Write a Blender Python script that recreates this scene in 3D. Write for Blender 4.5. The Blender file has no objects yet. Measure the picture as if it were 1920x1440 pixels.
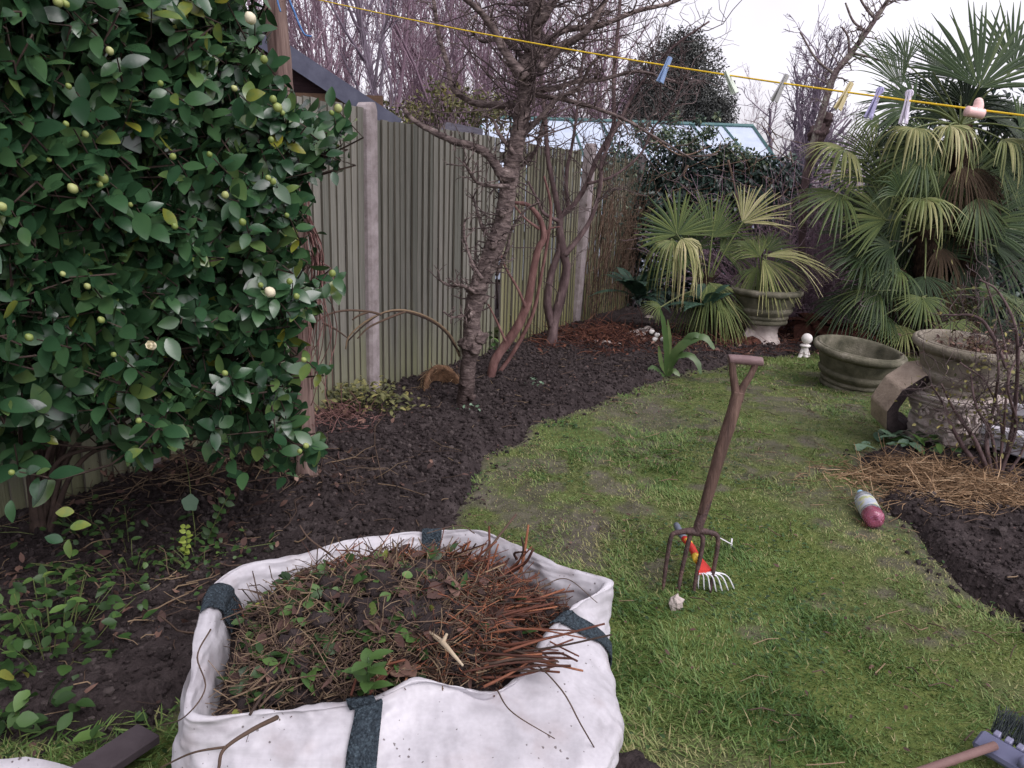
import bpy, math, random
import numpy as np
from mathutils import Vector, Matrix, noise as mnoise
from math import sin, cos, tan, radians, pi, sqrt, atan2, exp

scene = bpy.context.scene
COL = scene.collection
rng = np.random.default_rng(11)
random.seed(5)

# ------------------------------------------------------------------ camera
FOC, CAM_H = 1442.0, 1.5
PITCH, ROLL = radians(14.4), radians(2.0)
cam_data = bpy.data.cameras.new('camera')
cam = bpy.data.objects.new('camera', cam_data)
COL.objects.link(cam)
cam_data.sensor_width = 36.0
cam_data.lens = 36.0 * FOC / 1920.0
cam_data.clip_start = 0.05
cam_data.clip_end = 600
_f = Vector((0, cos(PITCH), -sin(PITCH))); _u = Vector((0, sin(PITCH), cos(PITCH))); _r = Vector((1, 0, 0))
_r2 = _r * cos(ROLL) + _u * sin(ROLL); _u2 = _u * cos(ROLL) - _r * sin(ROLL)
_M = Matrix((_r2, _u2, -_f)).transposed().to_4x4(); _M.translation = (0, 0, CAM_H)
cam.matrix_world = _M
scene.camera = cam

# ------------------------------------------------------------------ sky, sun, exposure
world = bpy.data.worlds.new('World'); scene.world = world; world.use_nodes = True
wn = world.node_tree.nodes; wl = world.node_tree.links; wn.clear()
SUN_EL, SUN_AZ = radians(52), radians(135)
sky = wn.new('ShaderNodeTexSky'); sky.sky_type = 'NISHITA'; sky.sun_disc = False
sky.sun_elevation = SUN_EL; sky.sun_rotation = SUN_AZ; sky.dust_density = 2.5; sky.air_density = 1.0
hs = wn.new('ShaderNodeHueSaturation'); hs.inputs['Saturation'].default_value = 0.10
wl.new(sky.outputs[0], hs.inputs['Color'])
tint = wn.new('ShaderNodeMix'); tint.data_type = 'RGBA'; tint.blend_type = 'MULTIPLY'; tint.inputs[0].default_value = 1.0
tint.inputs[7].default_value = (0.975, 0.93, 1.0, 1)
wl.new(hs.outputs[0], tint.inputs[6])
bg = wn.new('ShaderNodeBackground'); bg.inputs['Strength'].default_value = 0.15
ctc = wn.new('ShaderNodeTexCoord'); cnz = wn.new('ShaderNodeTexNoise'); cnz.inputs['Scale'].default_value = 2.6; cnz.inputs['Detail'].default_value = 5; wl.new(ctc.outputs['Generated'], cnz.inputs['Vector'])
cmr = wn.new('ShaderNodeMapRange'); cmr.inputs[1].default_value = .35; cmr.inputs[2].default_value = .68; cmr.inputs[3].default_value = .80; cmr.inputs[4].default_value = 1.04; wl.new(cnz.outputs['Fac'], cmr.inputs[0])
cm = wn.new('ShaderNodeMix'); cm.data_type = 'RGBA'; cm.blend_type = 'MULTIPLY'; cm.inputs[0].default_value = 1.0; wl.new(tint.outputs[2], cm.inputs[6]); wl.new(cmr.outputs[0], cm.inputs[7])
wl.new(cm.outputs[2], bg.inputs['Color'])
wo = wn.new('ShaderNodeOutputWorld'); wl.new(bg.outputs[0], wo.inputs[0])
sd = bpy.data.lights.new('sun', 'SUN'); sun = bpy.data.objects.new('sun', sd); COL.objects.link(sun)
sd.energy = 0.55; sd.angle = radians(40); sd.color = (1.0, 0.95, 0.93)
# sky rotation is measured from +Y towards +X
_sd = Vector((sin(SUN_AZ) * cos(SUN_EL), cos(SUN_AZ) * cos(SUN_EL), sin(SUN_EL)))
sun.rotation_euler = _sd.to_track_quat('Z', 'Y').to_euler()
scene.view_settings.view_transform = 'Standard'
scene.view_settings.look = 'None'
scene.view_settings.exposure = 0.95
scene.view_settings.gamma = 1.0
scene.render.engine = 'CYCLES'
scene.cycles.max_bounces = 6; scene.cycles.diffuse_bounces = 4; scene.cycles.glossy_bounces = 2
scene.cycles.transmission_bounces = 4; scene.cycles.transparent_max_bounces = 6
scene.cycles.use_denoising = True

# ------------------------------------------------------------------ photo ray -> place in the garden
FW = np.array([0, cos(PITCH), -sin(PITCH)]); UP = np.array(_u2[:]); RT = np.array(_r2[:]); CAM = np.array([0, 0, CAM_H])
def ray(px, py): return FW + RT * ((px - 960) / FOC) - UP * ((py - 720) / FOC)
def G(px, py, z=0.0):
    r = ray(px, py); return CAM + r * ((z - CAM_H) / r[2])
def Y(px, py, y):
    r = ray(px, py); return CAM + r * (y / r[1])
def proj(P):
    d = np.asarray(P, float) - CAM; w = d @ FW
    return 960 + FOC * (d @ RT) / w, 720 - FOC * (d @ UP) / w

# ------------------------------------------------------------------ numeric helpers
def nrm(v):
    v = np.asarray(v, float); return v / np.maximum(np.linalg.norm(v, axis=-1, keepdims=True), 1e-9)
def perp(d):
    d = np.asarray(d, float)
    a = np.where(np.abs(d[..., 2:3]) < 0.9, np.array([0, 0, 1.0]), np.array([1.0, 0, 0]))
    return nrm(np.cross(d, a))
def _h(ix, iy, s):
    n = (ix * 374761393 + iy * 668265263 + s * 1274126177) & 0xFFFFFFFF
    n = ((n ^ (n >> 13)) * 1274126177) & 0xFFFFFFFF
    return ((n ^ (n >> 16)) & 0xFFFF) / 65535.0
def vnoise(x, y, s=0):
    x = np.asarray(x, float); y = np.asarray(y, float)
    ix = np.floor(x).astype(np.int64); iy = np.floor(y).astype(np.int64)
    fx = x - ix; fy = y - iy; fx = fx * fx * (3 - 2 * fx); fy = fy * fy * (3 - 2 * fy)
    return (_h(ix, iy, s) * (1 - fx) + _h(ix + 1, iy, s) * fx) * (1 - fy) + (_h(ix, iy + 1, s) * (1 - fx) + _h(ix + 1, iy + 1, s) * fx) * fy
def fbm(x, y, s=0, o=4):
    t = 0; a = 0.5; f = 1.0
    for k in range(o):
        t = t + a * vnoise(x * f, y * f, s + k * 17); a *= 0.5; f *= 2.03
    return t
def polydist(P, poly):
    """signed distance, positive inside"""
    P = np.asarray(P, float); poly = np.asarray(poly, float)
    d = np.full(len(P), 1e9); ins = np.zeros(len(P), bool)
    for i in range(len(poly)):
        a = poly[i]; b = poly[(i + 1) % len(poly)]; e = b - a
        w = P - a; t = np.clip((w @ e) / max(e @ e, 1e-12), 0, 1)
        d = np.minimum(d, np.linalg.norm(w - t[:, None] * e, axis=1))
        c = ((a[1] > P[:, 1]) != (b[1] > P[:, 1]))
        with np.errstate(divide='ignore', invalid='ignore'):
            xi = (b[0] - a[0]) * (P[:, 1] - a[1]) / (b[1] - a[1] + 1e-15) + a[0]
        ins ^= c & (P[:, 0] < xi)
    return np.where(ins, d, -d)
def smooth01(x): x = np.clip(x, 0, 1); return x * x * (3 - 2 * x)
def spline(pts, n, closed=False):
    P = np.asarray(pts, float); m = len(P)
    if m == 2 and not closed: return P[0] + (P[1] - P[0]) * np.linspace(0, 1, n)[:, None]
    if closed: Q = np.vstack([P[-1], P, P[0], P[1]]); k = m
    else: Q = np.vstack([2 * P[0] - P[1], P, 2 * P[-1] - P[-2]]); k = m - 1
    t = np.linspace(0, k, n, endpoint=not closed); i = np.minimum(t.astype(int), k - 1); f = (t - i)[:, None]
    p0, p1, p2, p3 = Q[i], Q[i + 1], Q[i + 2], Q[i + 3]
    return 0.5 * (2 * p1 + (p2 - p0) * f + (2 * p0 - 5 * p1 + 4 * p2 - p3) * f ** 2 + (3 * p1 - p0 - 3 * p2 + p3) * f ** 3)

# ------------------------------------------------------------------ mesh building
class MB:
    def __init__(s): s.v = []; s.r = []; s.loops = []; s.tot = []; s.mi = []; s.n = 0
    def add(s, V, faces, rnd=0.5, mi=0):
        V = np.asarray(V, float).reshape(-1, 3); s.v.append(V)
        s.r.append(np.broadcast_to(np.asarray(rnd, float), (len(V),)).copy())
        if not isinstance(faces, (list, tuple)): faces = [faces]
        for F in faces:
            F = np.asarray(F, int)
            if F.size == 0: continue
            s.loops.append((F + s.n).ravel()); s.tot.append(np.full(len(F), F.shape[1])); s.mi.append(np.full(len(F), mi))
        s.n += len(V)
    def build(s, name, mats, parent=None, smooth=True, label=None):
        me = bpy.data.meshes.new(name)
        V = np.concatenate(s.v); L = np.concatenate(s.loops); T = np.concatenate(s.tot); M = np.concatenate(s.mi)
        me.vertices.add(len(V)); me.vertices.foreach_set('co', V.ravel().astype(np.float32))
        me.loops.add(len(L)); me.loops.foreach_set('vertex_index', L.astype(np.int32))
        me.polygons.add(len(T)); st = np.concatenate([[0], np.cumsum(T)[:-1]])
        me.polygons.foreach_set('loop_start', st.astype(np.int32))
        me.polygons.foreach_set('material_index', M.astype(np.int32))
        me.polygons.foreach_set('use_smooth', np.full(len(T), bool(smooth)))
        a = me.attributes.new('rnd', 'FLOAT', 'POINT'); a.data.foreach_set('value', np.concatenate(s.r).astype(np.float32))
        me.update(calc_edges=True); me.validate()
        for m in (mats if isinstance(mats, (list, tuple)) else [mats]): me.materials.append(m)
        o = bpy.data.objects.new(name, me); COL.objects.link(o)
        if parent is not None:
            o.parent = parent; o.matrix_parent_inverse = Matrix.Identity(4)
            off = np.zeros(3); q = parent
            while q is not None: off = off + np.array(q.location[:]); q = q.parent
            if off.any():
                me.vertices.foreach_set('co', (V - off).ravel().astype(np.float32)); me.update()
        if label: o['label'] = label
        return o
    # ---- shapes
    def tubes(s, P, R, n=5, rnd=0.5, mi=0, cap=False):
        P = np.asarray(P, float); R = np.asarray(R, float)
        if P.ndim == 2: P = P[None]
        T, K = P.shape[:2]
        R = np.broadcast_to(R, (T, K))
        tan_ = np.empty_like(P); tan_[:, 1:-1] = P[:, 2:] - P[:, :-2]; tan_[:, 0] = P[:, 1] - P[:, 0]; tan_[:, -1] = P[:, -1] - P[:, -2]
        tan_ = nrm(tan_)
        main = nrm(P[:, -1] - P[:, 0] + 1e-7)
        ref = perp(main)[:, None, :]
        b = nrm(np.cross(tan_, ref)); a = np.cross(b, tan_)
        ang = np.arange(n) * 2 * pi / n
        V = P[:, :, None] + R[:, :, None, None] * (a[:, :, None] * np.cos(ang)[:, None] + b[:, :, None] * np.sin(ang)[:, None])
        i = np.arange(T)[:, None, None] * K * n; k = np.arange(K - 1)[None, :, None] * n; j = np.arange(n)[None, None, :]; j2 = (j + 1) % n
        F = np.stack([i + k + j, i + k + j2, i + k + n + j2, i + k + n + j], -1).reshape(-1, 4)
        rr = np.asarray(rnd, float)
        if rr.ndim == 1: rr = np.repeat(rr, K * n)
        fs = [F]
        if cap:
            fs.append((np.arange(T)[:, None] * K * n + np.arange(n)[None, ::-1]))
            fs.append((np.arange(T)[:, None] * K * n + (K - 1) * n + np.arange(n)[None, :]))
        s.add(V.reshape(-1, 3), fs, rr, mi)
    def tube(s, pts, rad, n=8, m=None, rnd=0.5, mi=0, cap=True):
        pts = np.asarray(pts, float)
        m = m or len(pts)
        Q = spline(pts, m) if m != len(pts) else pts
        rad = np.asarray(rad, float)
        if rad.ndim == 0: R = np.full(m, float(rad))
        else: R = np.interp(np.linspace(0, 1, m), np.linspace(0, 1, len(rad)), rad)
        s.tubes(Q[None], R[None], n, rnd, mi, cap)
    def lathe(s, prof, M=None, n=40, rnd=0.5, mi=0, mod=None):
        prof = np.asarray(prof, float); K = len(prof); a = np.arange(n) * 2 * pi / n
        rr = prof[:, 0][:, None] * np.ones(n)[None]
        if mod is not None: rr = rr * mod(a)[None, :]
        V = np.stack([rr * np.cos(a), rr * np.sin(a), prof[:, 1][:, None] * np.ones(n)], -1).reshape(-1, 3)
        k = np.arange(K - 1)[:, None] * n; j = np.arange(n)[None]; j2 = (j + 1) % n
        F = np.stack([k + j, k + j2, k + n + j2, k + n + j], -1).reshape(-1, 4)
        if M is not None: V = V @ np.array(M.to_3x3()).T + np.array(M.translation)
        s.add(V, [F], rnd, mi)
    def box(s, c, ex, ey, ez, rnd=0.5, mi=0, bev=0.0):
        """centre, three half-extent vectors"""
        c, ex, ey, ez = [np.asarray(q, float) for q in (c, ex, ey, ez)]
        if bev <= 0:
            V = [c + x * ex + y * ey + z * ez for z in (-1, 1) for y in (-1, 1) for x in (-1, 1)]
            s.add(V, [[[0, 2, 3, 1], [4, 5, 7, 6], [0, 1, 5, 4], [2, 6, 7, 3], [0, 4, 6, 2], [1, 3, 7, 5]]], rnd, mi); return
        lx, ly, lz = [np.linalg.norm(q) for q in (ex, ey, ez)]
        fx, fy = 1 - min(bev / lx, .9), 1 - min(bev / ly, .9); fz = 1 - min(bev / lz, .9)
        lv = []
        for z, k in ((-1, 0), (-fz, 1), (fz, 1), (1, 0)):
            gx = 1 if k else fx; gy = 1 if k else fy
            for x, y in ((-gx, -fy * (1 if k else fy / fy)), (-fx, -gy), (fx, -gy), (gx, -fy), (gx, fy), (fx, gy), (-fx, gy), (-gx, fy)):
                lv.append(c + x * ex + y * ey + z * ez)
        F = [[k * 8 + j, k * 8 + (j + 1) % 8, k * 8 + 8 + (j + 1) % 8, k * 8 + 8 + j] for k in range(3) for j in range(8)]
        s.add(lv, [F, [list(range(7, -1, -1)), list(range(24, 32))]], rnd, mi)
    def ball(s, c, r, n=12, m=8, rnd=0.5, mi=0, axis=None, wob=0.0):
        r = np.broadcast_to(np.asarray(r, float), (3,))
        th = np.linspace(0, pi, m + 1); a = np.arange(n) * 2 * pi / n
        V = np.stack([np.sin(th)[:, None] * np.cos(a), np.sin(th)[:, None] * np.sin(a), np.cos(th)[:, None] * np.ones(n)], -1).reshape(-1, 3)
        if wob:
            w = np.array([mnoise.noise(Vector(q * 1.7 + c)) for q in V]); V = V * (1 + wob * w)[:, None]
        V = V * r
        if axis is not None:
            q = Vector(axis).to_track_quat('Z', 'Y').to_matrix(); V = V @ np.array(q).T
        k = np.arange(m)[:, None] * n; j = np.arange(n)[None]; j2 = (j + 1) % n
        F = np.stack([k + j, k + n + j, k + n + j2, k + j2], -1).reshape(-1, 4)
        s.add(V + np.asarray(c, float), [F], rnd, mi)
    def prism(s, poly, d, rnd=0.5, mi=0):
        """extrude a planar 3-D polygon by vector d"""
        P = np.asarray(poly, float); n = len(P); V = np.vstack([P, P + np.asarray(d, float)])
        F = [[j, (j + 1) % n, n + (j + 1) % n, n + j] for j in range(n)]
        s.add(V, [F, [list(range(n - 1, -1, -1)), list(range(n, 2 * n))]], rnd, mi)
    def leaves(s, pos, axis, normal, L, W, rows=4, fold=0.25, curl=0.25, rnd=0.5, mi=0, shape='ellipse'):
        """many leaves: pos/axis/normal (N,3), L/W (N)"""
        pos = np.asarray(pos, float); N = len(pos)
        axis = nrm(axis); normal = np.asarray(normal, float); normal = nrm(normal - (normal * axis).sum(-1, keepdims=True) * axis)
        side = np.cross(axis, normal)
        L = np.broadcast_to(np.asarray(L, float), (N,)); W = np.broadcast_to(np.asarray(W, float), (N,))
        t = np.linspace(0, 1, rows + 1)
        if shape == 'ellipse': w = np.sin(pi * np.clip(t, 0.02, .985) ** 0.85) ** 0.75
        elif shape == 'blade': w = (1 - t ** 1.6) * np.where(t < .05, .8, 1)
        elif shape == 'heart': w = np.array([np.interp(q, [0, .15, .35, .7, 1], [.55, 1, .95, .45, .03]) for q in t])
        else: w = np.sin(pi * np.clip(t, 0.03, .98)) ** 1.0
        curl = np.broadcast_to(np.asarray(curl, float), (N,))
        c = pos[:, None] + axis[:, None] * (L[:, None] * t * (1 - .12 * np.abs(curl[:, None]) * t))[..., None] - normal[:, None] * (curl[:, None] * L[:, None] * t ** 2)[..., None]
        off = (W[:, None] * .5 * w)
        lf = c - side[:, None] * off[..., None] + normal[:, None] * (off * fold)[..., None]
        rt = c + side[:, None] * off[..., None] + normal[:, None] * (off * fold)[..., None]
        V = np.stack([lf, c, rt], 2)
        K = rows + 1
        i = np.arange(N)[:, None] * K * 3; k = np.arange(rows)[None] * 3
        F = np.concatenate([np.stack([i + k + q, i + k + q + 1, i + k + q + 4, i + k + q + 3], -1).reshape(-1, 4) for q in (0, 1)])
        rr = np.asarray(rnd, float)
        if rr.ndim == 1: rr = np.repeat(rr, K * 3)
        s.add(V.reshape(-1, 3), [F], rr, mi)

def tag(o, label=None, cat=None, group=None, kind=None):
    if label: o['label'] = label
    if cat: o['category'] = cat
    if group: o['group'] = group
    if kind: o['kind'] = kind
    return o
def empty(name, loc=(0, 0, 0), label=None, cat=None, group=None):
    o = bpy.data.objects.new(name, None); COL.objects.link(o); o.location = [float(q) for q in loc]; o.empty_display_size = .05
    return tag(o, label, cat, group)

# ------------------------------------------------------------------ materials
def lin(c):
    return tuple(((q / 255.0) / 12.92 if q / 255.0 <= 0.04045 else ((q / 255.0 + 0.055) / 1.055) ** 2.4) for q in c) + (1.0,)
def mat(name, cols, scale=6.0, rough=0.7, bump=0.0, bscale=60.0, attr=0.0, spec=0.4, detail=6, stretch=(1, 1, 1), trans=0.0, coord='Object',
        rough2=None, voronoi=False, interp='LINEAR', bdist=0.01, coat=0.0, zramp=None, sheen=0.0):
    m = bpy.data.materials.new(name); m.use_nodes = True; nt = m.node_tree; N = nt.nodes; Lk = nt.links
    b = N['Principled BSDF']
    tc = N.new('ShaderNodeTexCoord'); mp = N.new('ShaderNodeMapping'); mp.inputs['Scale'].default_value = stretch
    Lk.new(tc.outputs[coord], mp.inputs['Vector'])
    nz = N.new('ShaderNodeTexNoise'); nz.inputs['Scale'].default_value = scale; nz.inputs['Detail'].default_value = detail; nz.inputs['Roughness'].default_value = .62
    Lk.new(mp.outputs[0], nz.inputs['Vector'])
    val = nz.outputs['Fac']
    mr = N.new('ShaderNodeMapRange'); mr.inputs[1].default_value = .25; mr.inputs[2].default_value = .75; Lk.new(val, mr.inputs[0]); val = mr.outputs[0]
    if attr > 0:
        at = N.new('ShaderNodeAttribute'); at.attribute_name = 'rnd'
        mx = N.new('ShaderNodeMix'); mx.data_type = 'FLOAT'; mx.inputs[0].default_value = attr
        Lk.new(val, mx.inputs[2]); Lk.new(at.outputs['Fac'], mx.inputs[3]); val = mx.outputs[0]
    rp = N.new('ShaderNodeValToRGB'); el = rp.color_ramp.elements; rp.color_ramp.interpolation = interp
    cols = [(p, lin(c)) for p, c in cols]
    el[0].position, el[0].color = cols[0]; el[1].position, el[1].color = cols[-1]
    for p, c in cols[1:-1]:
        e = el.new(p); e.color = c
    Lk.new(val, rp.inputs[0]); colr = rp.outputs[0]
    if zramp:                                  # real algae / stain that follows height on the thing: (z0, z1, colour, amount)
        z0, z1, zc, am = zramp
        sx = N.new('ShaderNodeSeparateXYZ'); Lk.new(tc.outputs['Object'], sx.inputs[0])
        n2 = N.new('ShaderNodeTexNoise'); n2.inputs['Scale'].default_value = 3.0; n2.inputs['Detail'].default_value = 5
        mp2 = N.new('ShaderNodeMapping'); mp2.inputs['Scale'].default_value = (3, 3, .6); Lk.new(tc.outputs['Object'], mp2.inputs[0]); Lk.new(mp2.outputs[0], n2.inputs['Vector'])
        ad = N.new('ShaderNodeMath'); ad.operation = 'MULTIPLY_ADD'; Lk.new(n2.outputs['Fac'], ad.inputs[0]); ad.inputs[1].default_value = (z1 - z0) * 1.2; Lk.new(sx.outputs['Z'], ad.inputs[2])
        m2 = N.new('ShaderNodeMapRange'); m2.inputs[1].default_value = z0 + (z1 - z0) * .6; m2.inputs[2].default_value = z1 + (z1 - z0) * .6; m2.inputs[3].default_value = am; m2.inputs[4].default_value = 0
        Lk.new(ad.outputs[0], m2.inputs[0])
        mc = N.new('ShaderNodeMix'); mc.data_type = 'RGBA'; Lk.new(m2.outputs[0], mc.inputs[0]); Lk.new(colr, mc.inputs[6]); mc.inputs[7].default_value = lin(zc); colr = mc.outputs[2]
    Lk.new(colr, b.inputs['Base Color'])
    b.inputs['Roughness'].default_value = rough; b.inputs['Specular IOR Level'].default_value = spec
    if coat: b.inputs['Coat Weight'].default_value = coat
    if rough2 is not None:
        r2 = N.new('ShaderNodeMapRange'); r2.inputs[3].default_value = rough; r2.inputs[4].default_value = rough2; Lk.new(nz.outputs['Fac'], r2.inputs[0]); Lk.new(r2.outputs[0], b.inputs['Roughness'])
    if bump > 0:
        bz = N.new('ShaderNodeTexVoronoi' if voronoi else 'ShaderNodeTexNoise'); bz.inputs['Scale'].default_value = bscale
        if not voronoi: bz.inputs['Detail'].default_value = 8
        Lk.new(mp.outputs[0], bz.inputs['Vector'])
        bp = N.new('ShaderNodeBump'); bp.inputs['Strength'].default_value = bump; bp.inputs['Distance'].default_value = bdist
        Lk.new(bz.outputs['Distance' if voronoi else 'Fac'], bp.inputs['Height']); Lk.new(bp.outputs[0], b.inputs['Normal'])
    if trans > 0:
        out = N['Material Output']; tr = N.new('ShaderNodeBsdfTranslucent'); Lk.new(colr, tr.inputs[0])
        ms = N.new('ShaderNodeMixShader'); ms.inputs[0].default_value = trans; Lk.new(b.outputs[0], ms.inputs[1]); Lk.new(tr.outputs[0], ms.inputs[2]); Lk.new(ms.outputs[0], out.inputs[0])
    return m
M = {}
M['soil'] = mat('soil', [(0, (34, 29, 29)), (.5, (54, 47, 47)), (1, (82, 74, 73))], 9, .95, .9, 55, spec=.15, detail=10, attr=.35, bdist=.02)
M['clod'] = mat('clod', [(0, (32, 27, 27)), (.6, (56, 49, 49)), (1, (90, 82, 80))], 12, .95, .8, 90, attr=.6, spec=.15)
M['grass'] = mat('grass', [(0, (50, 76, 36)), (.35, (80, 110, 52)), (.62, (114, 134, 74)), (.8, (146, 146, 98)), (.93, (160, 146, 108)), (1, (160, 138, 104))], 3, .55, attr=.85, spec=.35, trans=.15)
M['bark_grey'] = mat('bark_grey', [(0, (50, 42, 40)), (.4, (92, 80, 78)), (.7, (122, 108, 104)), (1, (172, 158, 152))], 22, .9, 1.0, 38, stretch=(.7, .7, 1.5), bdist=.02, spec=.2, zramp=(-.1, .75, (52, 40, 38), .85))
M['twig_dark'] = mat('twig_dark', [(0, (58, 48, 48)), (.5, (84, 73, 72)), (1, (114, 100, 98))], 20, .9, .4, 80, spec=.2, attr=.4)
M['bark_red'] = mat('bark_red', [(0, (78, 56, 54)), (.5, (112, 82, 78)), (1, (146, 114, 108))], 16, .85, .7, 60, stretch=(1, 1, .4), spec=.2)
M['bark_brown'] = mat('bark_brown', [(0, (58, 46, 46)), (.5, (92, 76, 76)), (1, (128, 110, 108))], 16, .9, .7, 60, stretch=(1, 1, .4), spec=.2)
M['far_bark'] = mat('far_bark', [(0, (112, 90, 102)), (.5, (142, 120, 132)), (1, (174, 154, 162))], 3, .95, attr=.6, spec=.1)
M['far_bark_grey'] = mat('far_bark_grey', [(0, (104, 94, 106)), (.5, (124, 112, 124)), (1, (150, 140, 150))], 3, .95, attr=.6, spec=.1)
M['lichen_bark'] = mat('lichen_bark', [(0, (70, 58, 60)), (.5, (110, 96, 96)), (.75, (140, 136, 124)), (1, (176, 178, 166))], 26, .9, .7, 60, spec=.2)
M['fence'] = mat('fence', [(0, (84, 84, 78)), (.35, (106, 106, 98)), (.65, (127, 125, 117)), (1, (152, 147, 139))], 9, .9, .5, 18, attr=.5, stretch=(9, 9, .3), spec=.15, zramp=(-.2, .60, (132, 134, 96), .8))
M['fence_moss'] = mat('fence_moss', [(0, (84, 83, 70)), (.35, (110, 109, 92)), (.65, (134, 132, 112)), (1, (160, 156, 136))], 9, .9, .5, 18, attr=.5, stretch=(9, 9, .3), spec=.15, zramp=(-.2, 1.3, (130, 128, 78), .8))
M['fence_edge'] = mat('fence_edge', [(0, (80, 77, 70)), (1, (118, 113, 102))], 7, .9, .5, 18, stretch=(6, 6, .35), spec=.15)
M['concrete'] = mat('concrete', [(0, (120, 110, 108)), (.45, (150, 140, 140)), (1, (176, 166, 167))], 11, .92, .6, 130, spec=.15, zramp=(1.35, 2.15, (160, 148, 150), 0.0))
M['post_wood'] = mat('post_wood', [(0, (74, 58, 54)), (.5, (118, 98, 92)), (1, (150, 130, 120))], 9, .9, .7, 25, stretch=(5, 5, .3), spec=.15)
M['camellia'] = mat('camellia_leaf', [(0, (28, 50, 34)), (.35, (44, 74, 48)), (.7, (66, 96, 60)), (.88, (92, 112, 60)), (.95, (120, 124, 48)), (1, (148, 136, 44))], 30, .26, .15, 90, attr=.9, spec=.6, trans=.06, bdist=.002)
M['camellia_twig'] = mat('camellia_twig', [(0, (44, 36, 34)), (1, (86, 72, 64))], 20, .85, .4, 60, spec=.2)
M['bud'] = mat('bud', [(0, (104, 122, 58)), (.6, (142, 154, 88)), (1, (176, 178, 124))], 40, .4, attr=.8, spec=.4)
M['petal'] = mat('petal', [(0, (214, 204, 170)), (1, (236, 230, 206))], 20, .5, attr=.4, spec=.3, trans=.15)
M['palm'] = mat('palm_leaf', [(0, (26, 40, 28)), (.35, (54, 72, 42)), (.6, (94, 106, 58)), (.78, (140, 138, 92)), (.9, (182, 176, 134)), (1, (166, 138, 96))], 5, .5, attr=.9, spec=.28, trans=.12)
M['petiole'] = mat('petiole', [(0, (70, 84, 46)), (1, (112, 120, 70))], 8, .5, spec=.4)
M['fibre'] = mat('palm_fibre', [(0, (30, 25, 24)), (.5, (54, 43, 37)), (1, (88, 70, 54))], 18, .95, .9, 60, stretch=(4, 4, .8), spec=.1)
M['ivy'] = mat('ivy_leaf', [(0, (28, 42, 40)), (.5, (54, 74, 66)), (.8, (88, 106, 84)), (1, (132, 138, 98))], 3, .35, attr=.9, spec=.5, trans=.05)
M['ivy_twig'] = mat('ivy_twig', [(0, (70, 56, 50)), (1, (128, 108, 92))], 20, .9, spec=.2)
M['conifer'] = mat('conifer', [(0, (58, 60, 60)), (.6, (84, 86, 82)), (1, (112, 112, 106))], 3, .8, attr=.8, spec=.2)
M['bush'] = mat('bush_leaf', [(0, (62, 66, 44)), (.5, (104, 104, 66)), (1, (150, 140, 84))], 3, .7, attr=.9, spec=.3, trans=.1)
M['weed'] = mat('weed_leaf', [(0, (30, 50, 26)), (.5, (56, 84, 42)), (.85, (92, 120, 62)), (1, (150, 146, 66))], 8, .45, attr=.9, spec=.4, trans=.15)
M['blue_leaf'] = mat('blue_leaf', [(0, (70, 96, 76)), (.5, (104, 130, 106)), (1, (150, 168, 140))], 10, .5, attr=.8, spec=.4, trans=.1)
M['lime_leaf'] = mat('lime_leaf', [(0, (96, 118, 44)), (.5, (150, 168, 76)), (1, (196, 202, 116))], 8, .5, attr=.9, spec=.3, trans=.15)
M['hart'] = mat('strap_leaf', [(0, (40, 62, 32)), (.5, (66, 90, 48)), (.8, (106, 120, 76)), (1, (140, 136, 96))], 9, .4, attr=.7, spec=.45, trans=.12)
M['fern'] = mat('fern_leaf', [(0, (28, 48, 40)), (.5, (48, 76, 60)), (1, (80, 108, 84))], 6, .5, attr=.9, spec=.4, trans=.1)
M['stone_green'] = mat('stone_green', [(0, (52, 52, 42)), (.4, (86, 84, 70)), (.7, (108, 104, 90)), (1, (140, 134, 122))], 7, .9, .6, 90, spec=.2, detail=10)
M['stone_pale'] = mat('stone_pale', [(0, (122, 112, 108)), (.5, (172, 160, 154)), (1, (204, 194, 188))], 8, .9, .7, 70, spec=.2, detail=10)
M['stone_pot_right'] = mat('stone_pot_brown', [(0, (84, 80, 68)), (.45, (124, 117, 104)), (1, (158, 148, 140))], 6, .9, .6, 90, spec=.2, detail=10)
M['stone_shaded'] = mat('stone_shaded', [(0, (34, 28, 30)), (.5, (56, 48, 50)), (1, (84, 74, 74))], 9, .9, .7, 60, spec=.2)
M['stone_beige'] = mat('stone_beige', [(0, (120, 106, 96)), (.5, (160, 144, 130)), (1, (184, 168, 152))], 8, .9, .5, 70, spec=.2)
M['white_paint'] = mat('white_paint', [(0, (196, 190, 186)), (1, (236, 232, 228))], 14, .6, .2, 60, spec=.4)
M['slab'] = mat('slab', [(0, (150, 148, 152)), (1, (198, 196, 202))], 9, .8, .3, 70, spec=.3)
M['brown_block'] = mat('brown_block', [(0, (70, 54, 44)), (1, (108, 86, 70))], 8, .9, .5, 60, spec=.2)
M['rusty'] = mat('rusty_iron', [(0, (44, 34, 34)), (.5, (76, 58, 56)), (1, (112, 86, 78))], 26, .7, .6, 90, spec=.4)
M['handle_wood'] = mat('handle_wood', [(0, (56, 43, 38)), (.5, (88, 68, 60)), (1, (126, 102, 90))], 7, .75, .5, 40, stretch=(6, 6, .4), spec=.3)
M['grip'] = mat('fork_grip', [(0, (98, 76, 76)), (1, (136, 112, 112))], 10, .6, .3, 60, spec=.4)
M['red_plastic'] = mat('red_plastic', [(0, (176, 40, 32)), (1, (206, 56, 44))], 8, .35, spec=.5)
M['yellow_plastic'] = mat('yellow_plastic', [(0, (236, 190, 60)), (1, (244, 206, 80))], 8, .35, spec=.5)
M['grey_plastic'] = mat('grey_plastic', [(0, (88, 94, 108)), (1, (112, 118, 132))], 8, .45, spec=.5)
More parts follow.
